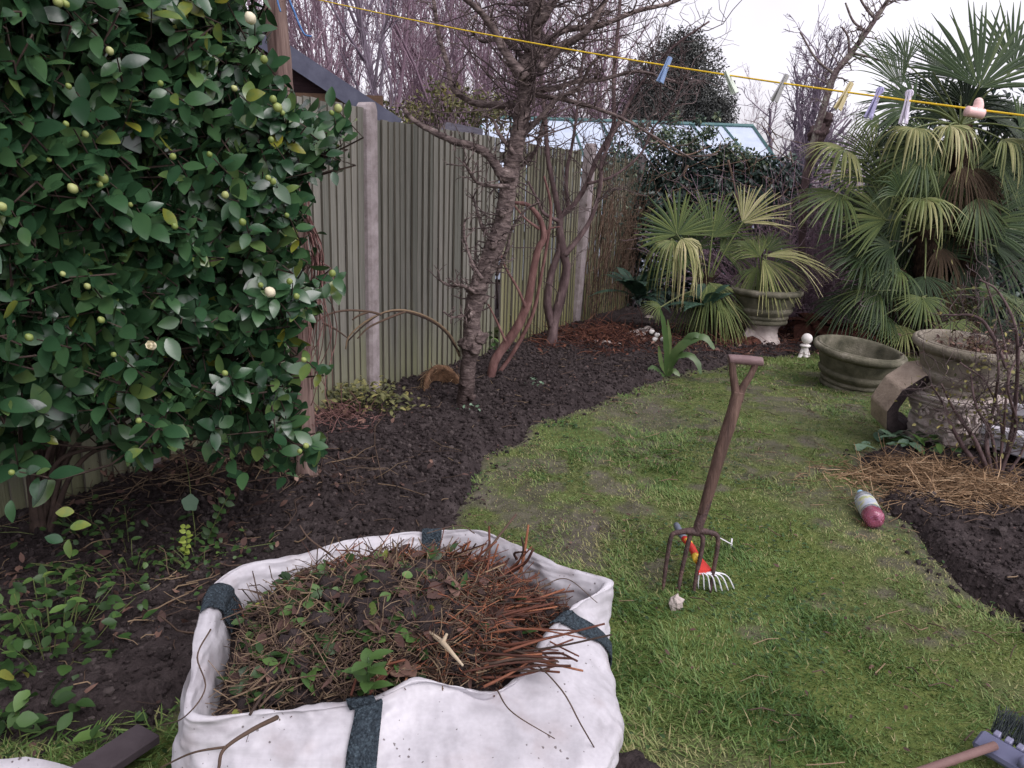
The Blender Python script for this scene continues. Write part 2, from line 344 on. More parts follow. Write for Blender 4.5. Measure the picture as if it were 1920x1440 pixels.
M['steel'] = mat('steel_tine', [(0, (196, 196, 200)), (1, (226, 226, 230))], 20, .3, spec=.6)
M['white_plastic'] = mat('white_plastic', [(0, (226, 224, 228)), (1, (240, 238, 242))], 8, .4, spec=.5)
M['bag'] = mat('bag_weave', [(0, (160, 155, 160)), (.4, (188, 185, 190)), (1, (204, 201, 207))], 5, .42, .15, 9, spec=.5, trans=.10, bdist=.03, stretch=(1, 1, 2.2))
M['strap'] = mat('strap_weave', [(0, (26, 34, 40)), (.5, (44, 54, 62)), (1, (74, 88, 96))], 120, .75, 1.0, 170, spec=.3, voronoi=True, bdist=.006)
M['stick_red'] = mat('stick_red', [(0, (54, 34, 28)), (.5, (98, 58, 44)), (.85, (142, 92, 66)), (1, (182, 138, 102))], 12, .7, attr=.8, spec=.3)
M['stick_dull'] = mat('stick_dull', [(0, (52, 42, 38)), (.5, (88, 72, 62)), (1, (146, 126, 100))], 12, .8, attr=.8, spec=.2)
M['dead_leaf'] = mat('dead_leaf', [(0, (50, 38, 36)), (.5, (88, 66, 60)), (.85, (126, 98, 86)), (1, (160, 140, 126))], 12, .75, attr=.8, spec=.25)
M['rust_fern'] = mat('rust_fern', [(0, (50, 33, 32)), (.5, (84, 54, 46)), (1, (122, 84, 68))], 8, .85, attr=.9, spec=.1)
M['dead_frond'] = mat('dead_frond', [(0, (40, 34, 28)), (.5, (70, 58, 45)), (1, (112, 94, 70))], 6, .8, attr=.8, spec=.15, trans=.1)
M['straw'] = mat('straw', [(0, (76, 62, 50)), (.5, (134, 108, 82)), (.85, (178, 148, 116)), (1, (210, 188, 156))], 6, .8, attr=.9, spec=.2)
M['lime_moss'] = mat('moss', [(0, (96, 96, 34)), (1, (140, 132, 48))], 12, .9, .8, 80, spec=.1)
M['yellow_line'] = mat('yellow_line', [(0, (214, 172, 20)), (1, (238, 204, 50))], 30, .5, spec=.4)
M['blue_cord'] = mat('blue_cord', [(0, (66, 104, 160)), (1, (96, 136, 186))], 30, .6, spec=.3)
def plain(n, c, rough=.45, spec=.4, trans=0): return mat(n, [(0, tuple(max(0, q - 8) for q in c)), (1, tuple(min(255, q + 6) for q in c))], 25, rough, spec=spec, trans=trans)
M['shed_wall'] = mat('shed_wall', [(0, (34, 24, 26)), (1, (54, 40, 42))], 6, .9, .4, 20, stretch=(1, 1, 8), spec=.15)
M['fascia'] = mat('fascia', [(0, (66, 68, 84)), (1, (96, 98, 114))], 6, .6, .2, 30, spec=.3)
M['felt'] = mat('roof_felt', [(0, (60, 58, 66)), (1, (86, 84, 92))], 14, .9, .5, 80, spec=.15)
M['glaze'] = mat('whitewashed_pane', [(0, (172, 184, 202)), (1, (196, 206, 222))], 4, .35, spec=.5)
M['green_frame'] = mat('green_frame', [(0, (58, 92, 94)), (1, (84, 118, 116))], 8, .5, spec=.4)
M['board'] = mat('grey_board', [(0, (60, 52, 56)), (1, (86, 78, 82))], 7, .85, .4, 30, spec=.2)
M['coir'] = mat('coir', [(0, (60, 46, 36)), (.5, (104, 80, 62)), (1, (140, 110, 86))], 20, .95, .9, 60, spec=.1)

def ridged(m, scale, strength, dist, stretch=(1, 1, 1)):
    nt = m.node_tree; N = nt.nodes; Lk = nt.links; b = N['Principled BSDF']
    tc = N.new('ShaderNodeTexCoord'); mp = N.new('ShaderNodeMapping'); mp.inputs['Scale'].default_value = stretch; Lk.new(tc.outputs['Object'], mp.inputs['Vector'])
    wz = N.new('ShaderNodeTexNoise'); wz.inputs['Scale'].default_value = scale * .6; Lk.new(mp.outputs[0], wz.inputs['Vector'])
    va = N.new('ShaderNodeVectorMath'); va.operation = 'MULTIPLY_ADD'; Lk.new(wz.outputs['Color'], va.inputs[0]); va.inputs[1].default_value = (.25, .25, .25); Lk.new(mp.outputs[0], va.inputs[2])
    nz = N.new('ShaderNodeTexNoise'); nz.noise_type = 'RIDGED_MULTIFRACTAL'; nz.inputs['Scale'].default_value = scale; nz.inputs['Detail'].default_value = 5; nz.inputs['Roughness'].default_value = .55; Lk.new(va.outputs[0], nz.inputs['Vector'])
    bp = N.new('ShaderNodeBump'); bp.inputs['Strength'].default_value = strength; bp.inputs['Distance'].default_value = dist; Lk.new(nz.outputs['Fac'], bp.inputs['Height'])
    if b.inputs['Normal'].links: Lk.new(b.inputs['Normal'].links[0].from_socket, bp.inputs['Normal'])
    Lk.new(bp.outputs[0], b.inputs['Normal'])
ridged(M['bag'], 2.6, 1.0, .035, (1, 1, 3.4)); ridged(M['bag'], 7.0, .5, .008, (1, 1, 2.2))

def weave(m):
    nt = m.node_tree; N = nt.nodes; Lk = nt.links; b = N['Principled BSDF']; base = b.inputs['Base Color'].links[0].from_socket
    tc = N.new('ShaderNodeTexCoord')
    for st in ((90, 90, 3), (5, 5, 120)):
        mp = N.new('ShaderNodeMapping'); mp.inputs['Scale'].default_value = st; Lk.new(tc.outputs['Object'], mp.inputs['Vector'])
        nz = N.new('ShaderNodeTexNoise'); nz.inputs['Scale'].default_value = 1.0; nz.inputs['Detail'].default_value = 3; Lk.new(mp.outputs[0], nz.inputs['Vector'])
        mr = N.new('ShaderNodeMapRange'); mr.inputs[1].default_value = .3; mr.inputs[2].default_value = .7; mr.inputs[3].default_value = .93; mr.inputs[4].default_value = 1.04; Lk.new(nz.outputs['Fac'], mr.inputs[0])
        mx = N.new('ShaderNodeMix'); mx.data_type = 'RGBA'; mx.blend_type = 'MULTIPLY'; mx.inputs[0].default_value = 1; Lk.new(base, mx.inputs[6]); Lk.new(mr.outputs[0], mx.inputs[7]); base = mx.outputs[2]
    Lk.new(base, b.inputs['Base Color'])
weave(M['bag'])
# ================================================================== SETTING: ground, lawn, soil beds
def pxpoly(pts, z=0.0): return np.array([G(x, y, z)[:2] for x, y in pts])
F_A = np.array([-1.011, 5.315]); F_DIR = nrm(np.array([1.677, 3.226])); F_NRM = np.array([F_DIR[1], -F_DIR[0]])   # towards the lawn
BED = np.vstack([pxpoly([(1396, 672), (1330, 694), (1245, 702), (1185, 735), (1120, 760), (1060, 783), (1010, 803), (965, 832), (925, 858), (893, 898), (872, 940), (850, 985), (770, 1010),
                         (640, 1060), (420, 1250), (330, 1335), (285, 1350), (120, 1400), (0, 1400)]),
                 [[-1.9, 1.2], [-4.5, 1.0], [-4.5, 2.2], [-1.2, 5.2], [1.4, 10.0], [5.6, 10.2], [5.6, 7.9]],
                 pxpoly([(1560, 655), (1500, 664)])])
def rag(poly, s):
    r = np.random.default_rng(s); out = []
    for i in range(len(poly)):
        a, b = poly[i], poly[(i + 1) % len(poly)]; n = max(1, int(np.linalg.norm(b - a) / .14)); e = b - a; q = np.array([-e[1], e[0]]) / (np.linalg.norm(e) + 1e-9)
        for k in range(n): p = a + e * k / n; out.append(p + q * ((vnoise(p[0] * 5, p[1] * 5, s) - .5) * .14 + r.normal(0, .022)))
    return np.array(out)
BED_R = np.vstack([pxpoly([(1625, 860), (1632, 900), (1650, 935), (1690, 985), (1735, 1035), (1800, 1090), (1865, 1125), (1920, 1165)]), [[4.5, 2.2], [5.2, 7.0]], pxpoly([(1900, 700), (1790, 760), (1715, 838), (1660, 850)])])
BED = rag(BED, 3); BED_R = rag(BED_R, 4)
MUD = [(1195, 778, 105, 34), (1100, 985, 62, 30), (1190, 955, 44, 14), (910, 925, 50, 28), (1445, 858, 70, 16), (1525, 828, 32, 12), (1060, 1012, 70, 26), (1330, 915, 45, 8),
       (1085, 1040, 60, 20), (1535, 1130, 30, 14), (1415, 1190, 34, 16), (1250, 735, 40, 12), (960, 900, 30, 14), (1480, 905, 40, 10), (1650, 960, 22, 40)]
THIN = [(1060, 935, 230, 95), (1230, 800, 190, 55), (1500, 875, 170, 55), (1480, 740, 140, 40), (1640, 1010, 110, 90), (1150, 1040, 120, 60), (1700, 1150, 160, 60)]
_thinw = []
for x, y, a, b in THIN:
    c = G(x, y)[:2]; _thinw.append((c, abs(G(x + a, y)[0] - c[0]), abs(G(x, y - b)[1] - c[1])))
_mudw = []
for x, y, a, b in MUD:
    c = G(x, y)[:2]; ex = abs(G(x + a, y)[0] - c[0]); ey = abs(G(x, y - b)[1] - c[1]); _mudw.append((c, ex, ey))
def bare_amount(P):
    n = fbm(P[:, 0] * 5, P[:, 1] * 5, 3, 4)
    n2 = fbm(P[:, 0] * 1.7, P[:, 1] * 1.7, 9, 3)
    b = np.zeros(len(P)); n3 = fbm(P[:, 0] * 8, P[:, 1] * 8, 23, 4)
    for c, ex, ey in _thinw: b = np.maximum(b, smooth01((1.2 - np.sqrt(((P[:, 0] - c[0]) / ex) ** 2 + ((P[:, 1] - c[1]) / ey) ** 2)) * 2) * (.16 + .58 * smooth01((n3 - .44) * 6)))
    for c, ex, ey in _mudw:
        d = np.sqrt(((P[:, 0] - c[0]) / ex) ** 2 + ((P[:, 1] - c[1]) / ey) ** 2)
        b = np.maximum(b, smooth01((1.35 - d) * 1.3) * (0.45 + 1.1 * (n - .3)))
    d = polydist(P, BED); b = np.maximum(b, smooth01(1 - (-d) / .06) * .7)
    d = polydist(P, BED_R); b = np.maximum(b, smooth01(1 - (-d) / .09) * .7)
    b = np.maximum(b, smooth01((n2 - .53) * 7) * .35)
    b = np.maximum(b, smooth01((P[:, 1] - 3.2) / 3) * (.16 + .42 * smooth01((n - .45) * 8)))
    return np.clip(b * .92, 0, 1)
def lawn_h(x, y): return (fbm(x * 2.2, y * 2.2, 21, 4) - .47) * .05 + (fbm(x * 14, y * 14, 5, 2) - .37) * .012
def bed_h(x, y, d):
    lump = (fbm(x * 9, y * 9, 31, 4) - .47) * .055 + (np.abs(fbm(x * 28, y * 28, 37, 3) - .45)) * .055
    e = smooth01((d + .04) / .14)
    return -0.05 + e * (.085 + .03 * fbm(x * 1.5, y * 1.5, 40, 2)) + lump * (.25 + .75 * e)
def grid_mesh(name, x0, x1, y0, y1, step, hfun, keep, m, rfun=None):
    xs = np.arange(x0, x1, step); ys = np.arange(y0, y1, step)
    X, Yg = np.meshgrid(xs, ys); P = np.stack([X.ravel(), Yg.ravel()], 1)
    Z = hfun(P); k = keep(P).reshape(len(ys), len(xs))
    idx = np.arange(len(P)).reshape(len(ys), len(xs))
    fk = k[:-1, :-1] & k[1:, :-1] & k[:-1, 1:] & k[1:, 1:]
    F = np.stack([idx[:-1, :-1], idx[:-1, 1:], idx[1:, 1:], idx[1:, :-1]], -1)[fk]
    used = np.unique(F); mp = np.full(len(P), -1); mp[used] = np.arange(len(used))
    mb = MB(); mb.add(np.column_stack([P, Z])[used], [mp[F]], (rfun(P)[used] if rfun is not None else .5)); return mb
def ground_z(x, y):
    P = np.array([[x, y]], float); d = polydist(P, BED)[0]; d2 = polydist(P, BED_R)[0]
    zl = float(lawn_h(P[:, 0], P[:, 1])[0])
    if max(d, d2) > -.1: return max(zl, float(bed_h(P[:, 0], P[:, 1], np.array([max(d, d2)]))[0]))
    return zl

mb = MB(); S = 150.0
mb.add([[-S, -S, -.09], [S, -S, -.09], [S, S, -.09], [-S, S, -.09]], [[[0, 1, 2, 3]]])
tag(mb.build('ground', M['soil'], smooth=False), kind='structure')

# lawn: turf and bare mud on one sheet (mud patches are a material of the turf, mixed by where the turf is worn)
def lawn_material():
    m = mat('lawn_turf', [(0, (60, 72, 36)), (.5, (86, 98, 50)), (1, (112, 116, 68))], 22, .95, .8, 120, spec=.15, bdist=.01)
    nt = m.node_tree; N = nt.nodes; Lk = nt.links; b = N['Principled BSDF']
    base = b.inputs['Base Color'].links[0].from_socket
    at = N.new('ShaderNodeAttribute'); at.attribute_name = 'rnd'
    nz = N.new('ShaderNodeTexNoise'); nz.inputs['Scale'].default_value = 30; nz.inputs['Detail'].default_value = 8
    rp = N.new('ShaderNodeValToRGB'); rp.color_ramp.elements[0].color = lin((62, 54, 54)); rp.color_ramp.elements[1].color = lin((106, 96, 94))
    rp.color_ramp.elements[0].position = .3; rp.color_ramp.elements[1].position = .7
    Lk.new(nz.outputs['Fac'], rp.inputs[0])
    mx = N.new('ShaderNodeMix'); mx.data_type = 'RGBA'; Lk.new(at.outputs['Fac'], mx.inputs[0]); Lk.new(base, mx.inputs[6]); Lk.new(rp.outputs[0], mx.inputs[7])
    Lk.new(mx.outputs[2], b.inputs['Base Color']); return m
M['lawn'] = lawn_material()
mb = grid_mesh('lawn', -2.6, 5.2, .4, 8.4, .03, lambda P: lawn_h(P[:, 0], P[:, 1]) - .05 * smooth01(np.maximum(polydist(P, BED), polydist(P, BED_R)) / .1),
               lambda P: (polydist(P, BED) < .15) & (polydist(P, BED_R) < .15), M['lawn'], bare_amount)
def crumbs(mb, n):
    r = np.random.default_rng(5); P = np.column_stack([r.uniform(-1.2, 4, n), r.uniform(1.2, 7.6, n)]); b = bare_amount(P); d = np.maximum(polydist(P, BED), polydist(P, BED_R))
    ok = (r.random(n) < (b - .3) * 1.3) & (d < .03); P = P[ok]; N = len(P)
    o = np.array([[0, 0, 1], [1, 0, 0], [0, 1, 0], [-1, 0, 0], [0, -1, 0]]); f = np.array([[0, 1, 2], [0, 2, 3], [0, 3, 4], [0, 4, 1]]); s = .002 + .006 * r.random(N) ** 2.5
    V = o[None] * (1 + .8 * (r.random((N, 5, 1)) - .5)) * s[:, None, None] + np.column_stack([P, lawn_h(P[:, 0], P[:, 1])])[:, None]; mb.add(V.reshape(-1, 3), [(np.arange(N)[:, None, None] * 5 + f[None]).reshape(-1, 3)], np.repeat(r.uniform(.4, 1, N), 5))
crumbs(mb, 90000)
tag(mb.build('lawn', M['lawn']), kind='structure')

# soil beds with broken clods
def bed(name, poly, x0, x1, y0, y1, step, nclod, seed, behind_fence=False):
    def keep(P):
        k = polydist(P, poly) > -.05
        return k
    mb = grid_mesh(name, x0, x1, y0, y1, step, lambda P: bed_h(P[:, 0], P[:, 1], polydist(P, poly)), keep, M['soil'], lambda P: fbm(P[:, 0] * 6, P[:, 1] * 6, seed, 3))
    r = np.random.default_rng(seed)
    # clods: squashed uneven lumps, denser near the camera
    P = np.column_stack([r.uniform(x0, x1, nclod * 5), r.uniform(y0, y1, nclod * 5)])
    px, py = proj(np.column_stack([P, np.zeros(len(P))])); q = (px > -150) & (px < 2050) & (py < 1550) & (P[:, 1] < 8.6); P = P[q]; d = polydist(P, poly)
    ok = d > -.11 * r.random(len(d)) ** 2.5
    P = P[ok][:nclod]; d = d[ok][:nclod]; N = len(P)
    Z = np.where(d > -.03, np.maximum(bed_h(P[:, 0], P[:, 1], d), lawn_h(P[:, 0], P[:, 1]) - .01), lawn_h(P[:, 0], P[:, 1]))
    ico = np.array([[0, 0, 1], [.89, 0, .45], [.28, .85, .45], [-.72, .53, .45], [-.72, -.53, .45], [.28, -.85, .45], [.72, .53, -.45], [-.28, .85, -.45], [-.89, 0, -.45], [-.28, -.85, -.45], [.72, -.53, -.45]])
    fc = np.array([[0, 1, 2], [0, 2, 3], [0, 3, 4], [0, 4, 5], [0, 5, 1], [1, 6, 2], [2, 7, 3], [3, 8, 4], [4, 9, 5], [5, 10, 1], [6, 7, 2], [7, 8, 3], [8, 9, 4], [9, 10, 5], [10, 6, 1]])
    sz = .004 + .011 * r.random(N) ** 2.6 + .011 * (r.random(N) > .985)
    V = ico[None] * (1 + .5 * (r.random((N, 11, 1)) - .5)) * sz[:, None, None] * (0.7 + .6 * r.random((N, 1, 3))) + np.column_stack([P, Z + sz * .35])[:, None]
    mb.add(V.reshape(-1, 3), [(np.arange(N)[:, None, None] * 11 + fc[None]).reshape(-1, 3)], np.repeat(r.random(N), 11), 1)
    return tag(mb.build(name, [M['soil'], M['clod']], smooth=False), kind='structure')
bed('soil_bed', BED, -3.2, 5.0, 1.0, 10.3, .024, 34000, 51)
bed('soil_border', BED_R, .8, 4.2, 2.0, 7.0, .024, 5000, 52)

# grass blades
def grass():
    r = np.random.default_rng(77); mb = MB()
    def scatter(n, y0, y1):
        P = np.column_stack([r.uniform(-2.4, 4.2, n), r.uniform(y0, y1, n)])
        px, py = proj(np.column_stack([P, np.zeros(n)]))
        q = (px > -120) & (px < 2040) & (py < 1560); P = P[q]; px = px[q]; py = py[q]; n = len(P)
        d = np.maximum(polydist(P, BED), polydist(P, BED_R)) + (fbm(P[:, 0] * 11, P[:, 1] * 11, 4, 3) - .45) * .13
        b = bare_amount(P)
        cl = fbm(P[:, 0] * 9, P[:, 1] * 9, 61, 3)
        ok = (px > -120) & (px < 2040) & (py < 1560) & (d < -.0) & (r.random(n) > b * .86 + .12 * (cl < .4))
        return P[ok], cl[ok], b[ok]
    for n, y0, y1, L0, W0, rows in ((330000, 1.0, 3.3, .040, .0042, 3), (210000, 3.3, 5.2, .036, .005, 2), (150000, 5.2, 8.2, .034, .007, 2)):
        P, cl, b = scatter(n, y0, y1); N = len(P)
        az = r.uniform(0, 2 * pi, N); tilt = r.uniform(.35, 1.35, N)
        comb = fbm(P[:, 0] * 3, P[:, 1] * 3, 71, 2) * 9
        az = np.where(r.random(N) < .5, comb + r.normal(0, .6, N), az)
        ax = np.column_stack([np.cos(az) * np.sin(tilt), np.sin(az) * np.sin(tilt), np.cos(tilt)])
        nn = np.column_stack([-np.cos(az) * np.cos(tilt), -np.sin(az) * np.cos(tilt), np.sin(tilt)])
        big = smooth01((fbm(P[:, 0] * 2.6, P[:, 1] * 2.6, 81, 3) - .38) * 5)
        L = L0 * (.45 + .75 * r.random(N)) * (.6 + .75 * big) * (1 - .4 * b)
        tone = fbm(P[:, 0] * 2.3, P[:, 1] * 2.3, 91, 3)
        rnd = np.clip(0.56 - .80 * (tone - .32) * 1.2 + .15 * r.normal(size=N) + .30 * b - .12 * big + .05, 0, .9)
        rnd = np.where(r.random(N) < .05 + .12 * b, r.uniform(.85, 1, N), rnd)
        z = lawn_h(P[:, 0], P[:, 1]) - .004
        mb.leaves(np.column_stack([P, z]), ax, nn, L, W0 * (.7 + .6 * r.random(N)), rows=rows, fold=.3, curl=r.uniform(.1, .55, N), rnd=rnd, shape='blade')
    # longer tufts along the edges and round the bag
    o = mb.build('grass', M['grass']); tag(o, 'short patchy winter grass growing on the lawn', 'grass', kind='stuff')
    # clover and broad weeds low in the turf
    mb = MB(); n = 26000
    P, cl, b = scatter(n, 1.2, 7.0)
    w = fbm(P[:, 0] * 3.1, P[:, 1] * 3.1, 15, 3); k = w > .50; P = P[k]; N = len(P)
    az = r.uniform(0, 2 * pi, N); tl = r.uniform(1.0, 1.5, N)
    ax = np.column_stack([np.cos(az) * np.sin(tl), np.sin(az) * np.sin(tl), np.cos(tl)])
    mb.leaves(np.column_stack([P, lawn_h(P[:, 0], P[:, 1]) + r.uniform(.004, .022, N)]), ax, np.tile([0, 0, 1.0], (N, 1)), r.uniform(.012, .026, N), r.uniform(.009, .016, N), rows=3, rnd=r.uniform(0, .75, N))
    tag(mb.build('lawn_weeds', M['weed']), 'small round leaved weeds scattered low in the turf', 'weeds', kind='stuff')
    # dead leaves and bits lying about
    mb = MB(); n = 1500
    P = np.column_stack([r.uniform(-2.5, 3.6, n), r.uniform(1.2, 7.8, n)]); d = np.maximum(polydist(P, BED), polydist(P, BED_R)); N = n
    z = np.where(d > 0, bed_h(P[:, 0], P[:, 1], d) + .012, lawn_h(P[:, 0], P[:, 1]) + .012)
    az = r.uniform(0, 2 * pi, N)
    ax = np.column_stack([np.cos(az), np.sin(az), r.normal(0, .3, N)]); nn = np.column_stack([r.normal(0, .4, N), r.normal(0, .4, N), np.ones(N)])
    mb.leaves(np.column_stack([P, z]), ax, nn, r.uniform(.008, .028, N), r.uniform(.006, .016, N), rows=3, curl=r.uniform(-.3, .5, N), rnd=r.random(N) * .8)
    # twigs, bits of straw and chips
    n = 1100; P = np.column_stack([r.uniform(-2.5, 3.6, n), r.uniform(1.2, 7.8, n)]); d = np.maximum(polydist(P, BED), polydist(P, BED_R))
    z = np.where(d > 0, bed_h(P[:, 0], P[:, 1], d) + .014, lawn_h(P[:, 0], P[:, 1]) + .016)
    az = r.uniform(0, 2 * pi, n); L = r.uniform(.02, .12, n); D = np.column_stack([np.cos(az), np.sin(az), r.normal(0, .12, n)]) * L[:, None]
    A = np.column_stack([P, z]); Q = np.stack([A - D / 2, A + r.normal(0, .006, (n, 3)) + [0, 0, .004], A + D / 2], 1)
    mb.tubes(Q, np.column_stack([np.full(n, .0017)] * 3) * r.uniform(.6, 1.6, (n, 1)), 4, r.random(n), 1)
    tag(mb.build('garden_litter', [M['dead_leaf'], M['stick_dull']]), 'fallen leaves and broken twigs scattered over lawn and soil', 'litter', kind='stuff')
grass()
# ================================================================== FENCE
def fpt(s, z=0.0, o=0.0): p = F_A + F_DIR * s + F_NRM * o; return np.array([p[0], p[1], z])
fence = empty('wooden_fence', (0, 0, 0), 'long weathered green grey wooden fence of upright boards between concrete posts', 'fence')
FD3 = np.array([F_DIR[0], F_DIR[1], 0]); FN3 = np.array([F_NRM[0], F_NRM[1], 0]); UZ = np.array([0, 0, 1.0])
def fence_panel(s0, s1, top, seed, tiltz=0.0):
    r = np.random.default_rng(seed); mb = MB(); n = 24; w = (s1 - s0 - .10) / n
    for k in range(n):
        a = s0 + .05 + k * w + r.normal(0, .006); b = a + w * 1.22; z1 = top + r.normal(0, .004) + tiltz * (a - s0); z0 = .0
        ov = r.normal(0, .0025)
        quad = [fpt(a, z0, .026 + ov), fpt(b, z0, .007 + ov), fpt(b, z0, .0), fpt(a, z0, .010 + ov)]
        q = np.array(quad); lean = FD3 * r.normal(0, .004)
        V = np.vstack([q, q + UZ * (z1 - z0) * .5 + FN3 * r.normal(0, .003), q + UZ * (z1 - z0) + lean]); F = []
        for L in (0, 4): F += [[L + j, L + (j + 1) % 4, L + 4 + (j + 1) % 4, L + 4 + j] for j in range(4)]
        x = r.random(); fe = [f for j, f in enumerate(F) if j % 4 == 3]; ff = [f for j, f in enumerate(F) if j % 4 != 3]
        mb.add(V, [ff, [[8, 9, 10, 11], [3, 2, 1, 0]]], x, 0); mb.add(V, [fe], x, 1)  # near edges coloured darker: weathered grain plus a painted shadow line at each lap
    for z in (.28, 1.05, 1.75):      # arris rails behind
        mb.box(fpt((s0 + s1) / 2, z, -.035), FD3 * ((s1 - s0) / 2 - .05), FN3 * .025, UZ * .035, .4, 1)
    p = mb.build('fence_panel', [M['fence_moss' if s0 > 1.5 else 'fence'], M['fence_edge']], fence, smooth=False); return p
def fence_post(s, top, lean=0.0):
    mb = MB(); w, d = .05, .055
    prof = [(-w, 0), (-w, top - .05), (-w * .72, top - .018), (-w * .35, top), (w * .35, top), (w * .72, top - .018), (w, top - .05), (w, 0)]
    def pt(x, z, o): return fpt(s, z - .15 if z == 0 else z, o) + FD3 * x + np.array([lean, 0, 0]) * z / 2
    front = [pt(x * .72, z, d) for x, z in prof]; mid = [pt(x, z, d - .022) for x, z in prof]; back = [pt(x, z, -d) for x, z in prof]
    n = len(prof); V = front + mid + back; F = []
    for L in (0, n): F += [[L + j, L + (j + 1) % n, L + n + (j + 1) % n, L + n + j] for j in range(n)]
    mb.add(V, [F, [list(range(n))], [list(range(3 * n - 1, 2 * n - 1, -1))]])
    return mb.build('concrete_post', M['concrete'], fence, smooth=False)
for k, (a, b) in enumerate(((-3.64, -1.82), (-1.82, 0), (0, 1.82), (1.82, 3.64), (3.64, 5.46))):
    fence_panel(a, b, [1.92, 1.965, 1.90, 1.885, 1.87][k], 200 + k)
for s, t, l in ((-3.64, 1.97, 0), (-1.82, 1.98, 0), (0, 2.0, 0), (3.64, 1.97, .085), (5.46, 1.95, .03)): fence_post(s, t, l)

# ================================================================== neighbour's shed behind the fence
def shed():
    yv = 6.9
    apex = Y(415, 12, yv); e1 = Y(742, 228, yv); dz = apex[2] - e1[2]; dx = e1[0] - apex[0]
    e0 = apex - np.array([dx, 0, dz]); back = np.array([-.45, 2.6, 0.0])
    t = empty('garden_shed', (apex[0], yv, 0), 'dark brown garden shed behind the fence with a grey sloping roof edge', 'shed')
    mb = MB(); gx = dx - .12
    poly = [[apex[0] - gx, yv + .08, -.05], [apex[0] + gx, yv + .08, -.05], [apex[0] + gx, yv + .08, e1[2] + .02], [apex[0], yv + .08, apex[2] - .08], [apex[0] - gx, yv + .08, e1[2] + .02]]
    mb.prism(poly, back * .95); mb.build('wall', M['shed_wall'], t, smooth=False)
    mb = MB()
    for e in (e0, e1):
        mb.prism([apex + [0, .0, -.02], e + [0, 0, -.02], e + [0, 0, .03], apex + [0, 0, .035]], back)
    rf = mb.build('roof', M['felt'], t, smooth=False)
    mb = MB()
    for e in (e0, e1):
        d = nrm(e - apex); n = np.array([-d[2], 0, d[0]]); n = n if n[2] > 0 else -n
        mb.prism([apex + n * .045, e + n * .045 + d * .04, e - n * .105 + d * .04, apex - n * .105], [0, -.03, 0])
    mb.build('fascia', M['fascia'], rf, smooth=False)
    mb = MB(); mb.box([apex[0] + gx * .5, yv + .055, 2.17], [gx * .5, 0, 0], [0, .02, 0], [0, 0, .04]); mb.build('trim_board', M['brown_block'], t, smooth=False)
    # low second roof further along
    y2 = 9.6; a = Y(835, 228, y2); b = Y(890, 238, y2)
    t2 = empty('low_lean_to', ((a[0] + b[0]) / 2, y2, 0), 'low dark slate coloured lean-to roof just showing over the fence behind the trunk', 'lean-to')
    mb = MB(); mb.prism([a, b + [.1, 0, -.02], b + [.1, -.7, -.35], a + [-.1, -.7, -.35]], [0, 0, -.04]); mb.build('roof', M['felt'], t2, smooth=False)
    mb = MB(); c = (a + b) / 2; mb.box([c[0] - .02, y2 - .3, (c[2] - .5) / 2], [(b[0] - a[0]) / 2 + .3, 0, 0], [0, .22, 0], [0, 0, (c[2] - .5) / 2]); mb.build('wall', M['shed_wall'], t2, smooth=False)
shed()

# ================================================================== greenhouse beyond the ivy
def greenhouse():
    y0 = 14.5
    R0 = Y(900, 214, y0); R1 = Y(1412, 238, y0); rz = R1[2]; x0, x1 = R0[0], R1[0]; R0[2] = rz + .02
    ez = rz - .95; yf = y0 - 1.7; xe = x1 + .22
    t = empty('greenhouse', ((x0 + x1) / 2, y0, 0), 'whitewashed greenhouse with green glazing bars behind the ivy hedge', 'greenhouse')
    A = np.array([x0, y0, rz]); B = np.array([x1, y0, rz]); C = np.array([xe, yf, ez]); D = np.array([x0, yf, ez]); Bb = np.array([xe, y0 + 1.7, ez]); Db = np.array([x0, y0 + 1.7, ez])
    mb = MB(); mb.add([A, B, C, D, Bb, Db], [[[3, 2, 1, 0], [0, 1, 4, 5]], [[2, 4, 1]]]); mb.build('roof', M['glaze'], t, smooth=False)
    mb = MB(); g = lambda q: [q[0], q[1], 0]
    mb.add([D, C, Bb, Db, g(D), g(C), g(Bb), g(Db), A], [[[4, 5, 1, 0], [5, 6, 2, 1], [6, 7, 3, 2], [7, 4, 0, 3]], [[0, 8, 3]]]); mb.build('wall', M['glaze'], t, smooth=False)
    mb = MB(); n = nrm(np.cross(B - A, D - A)); n = n if n[2] > 0 else -n
    def bar(p, q, w=.03): mb.tubes(np.array([[p, q]]) + n * .01, np.array([[w, w]]), 4, cap=True)
    bar(A, B, .04); bar(D, C, .03); bar(B, C, .03); bar(B, Bb, .03); bar(C, Bb)
    for k in range(0, 9):
        f = k / 9; p = A + (B - A) * f; q = D + (C - D) * (f + .035); bar(p, q, .022)
    for f in (.33, .66): bar(B + (C - B) * f, B + (Bb - B) * f, .02)
    mb.build('glazing_bars', M['green_frame'], t, smooth=False)
greenhouse()

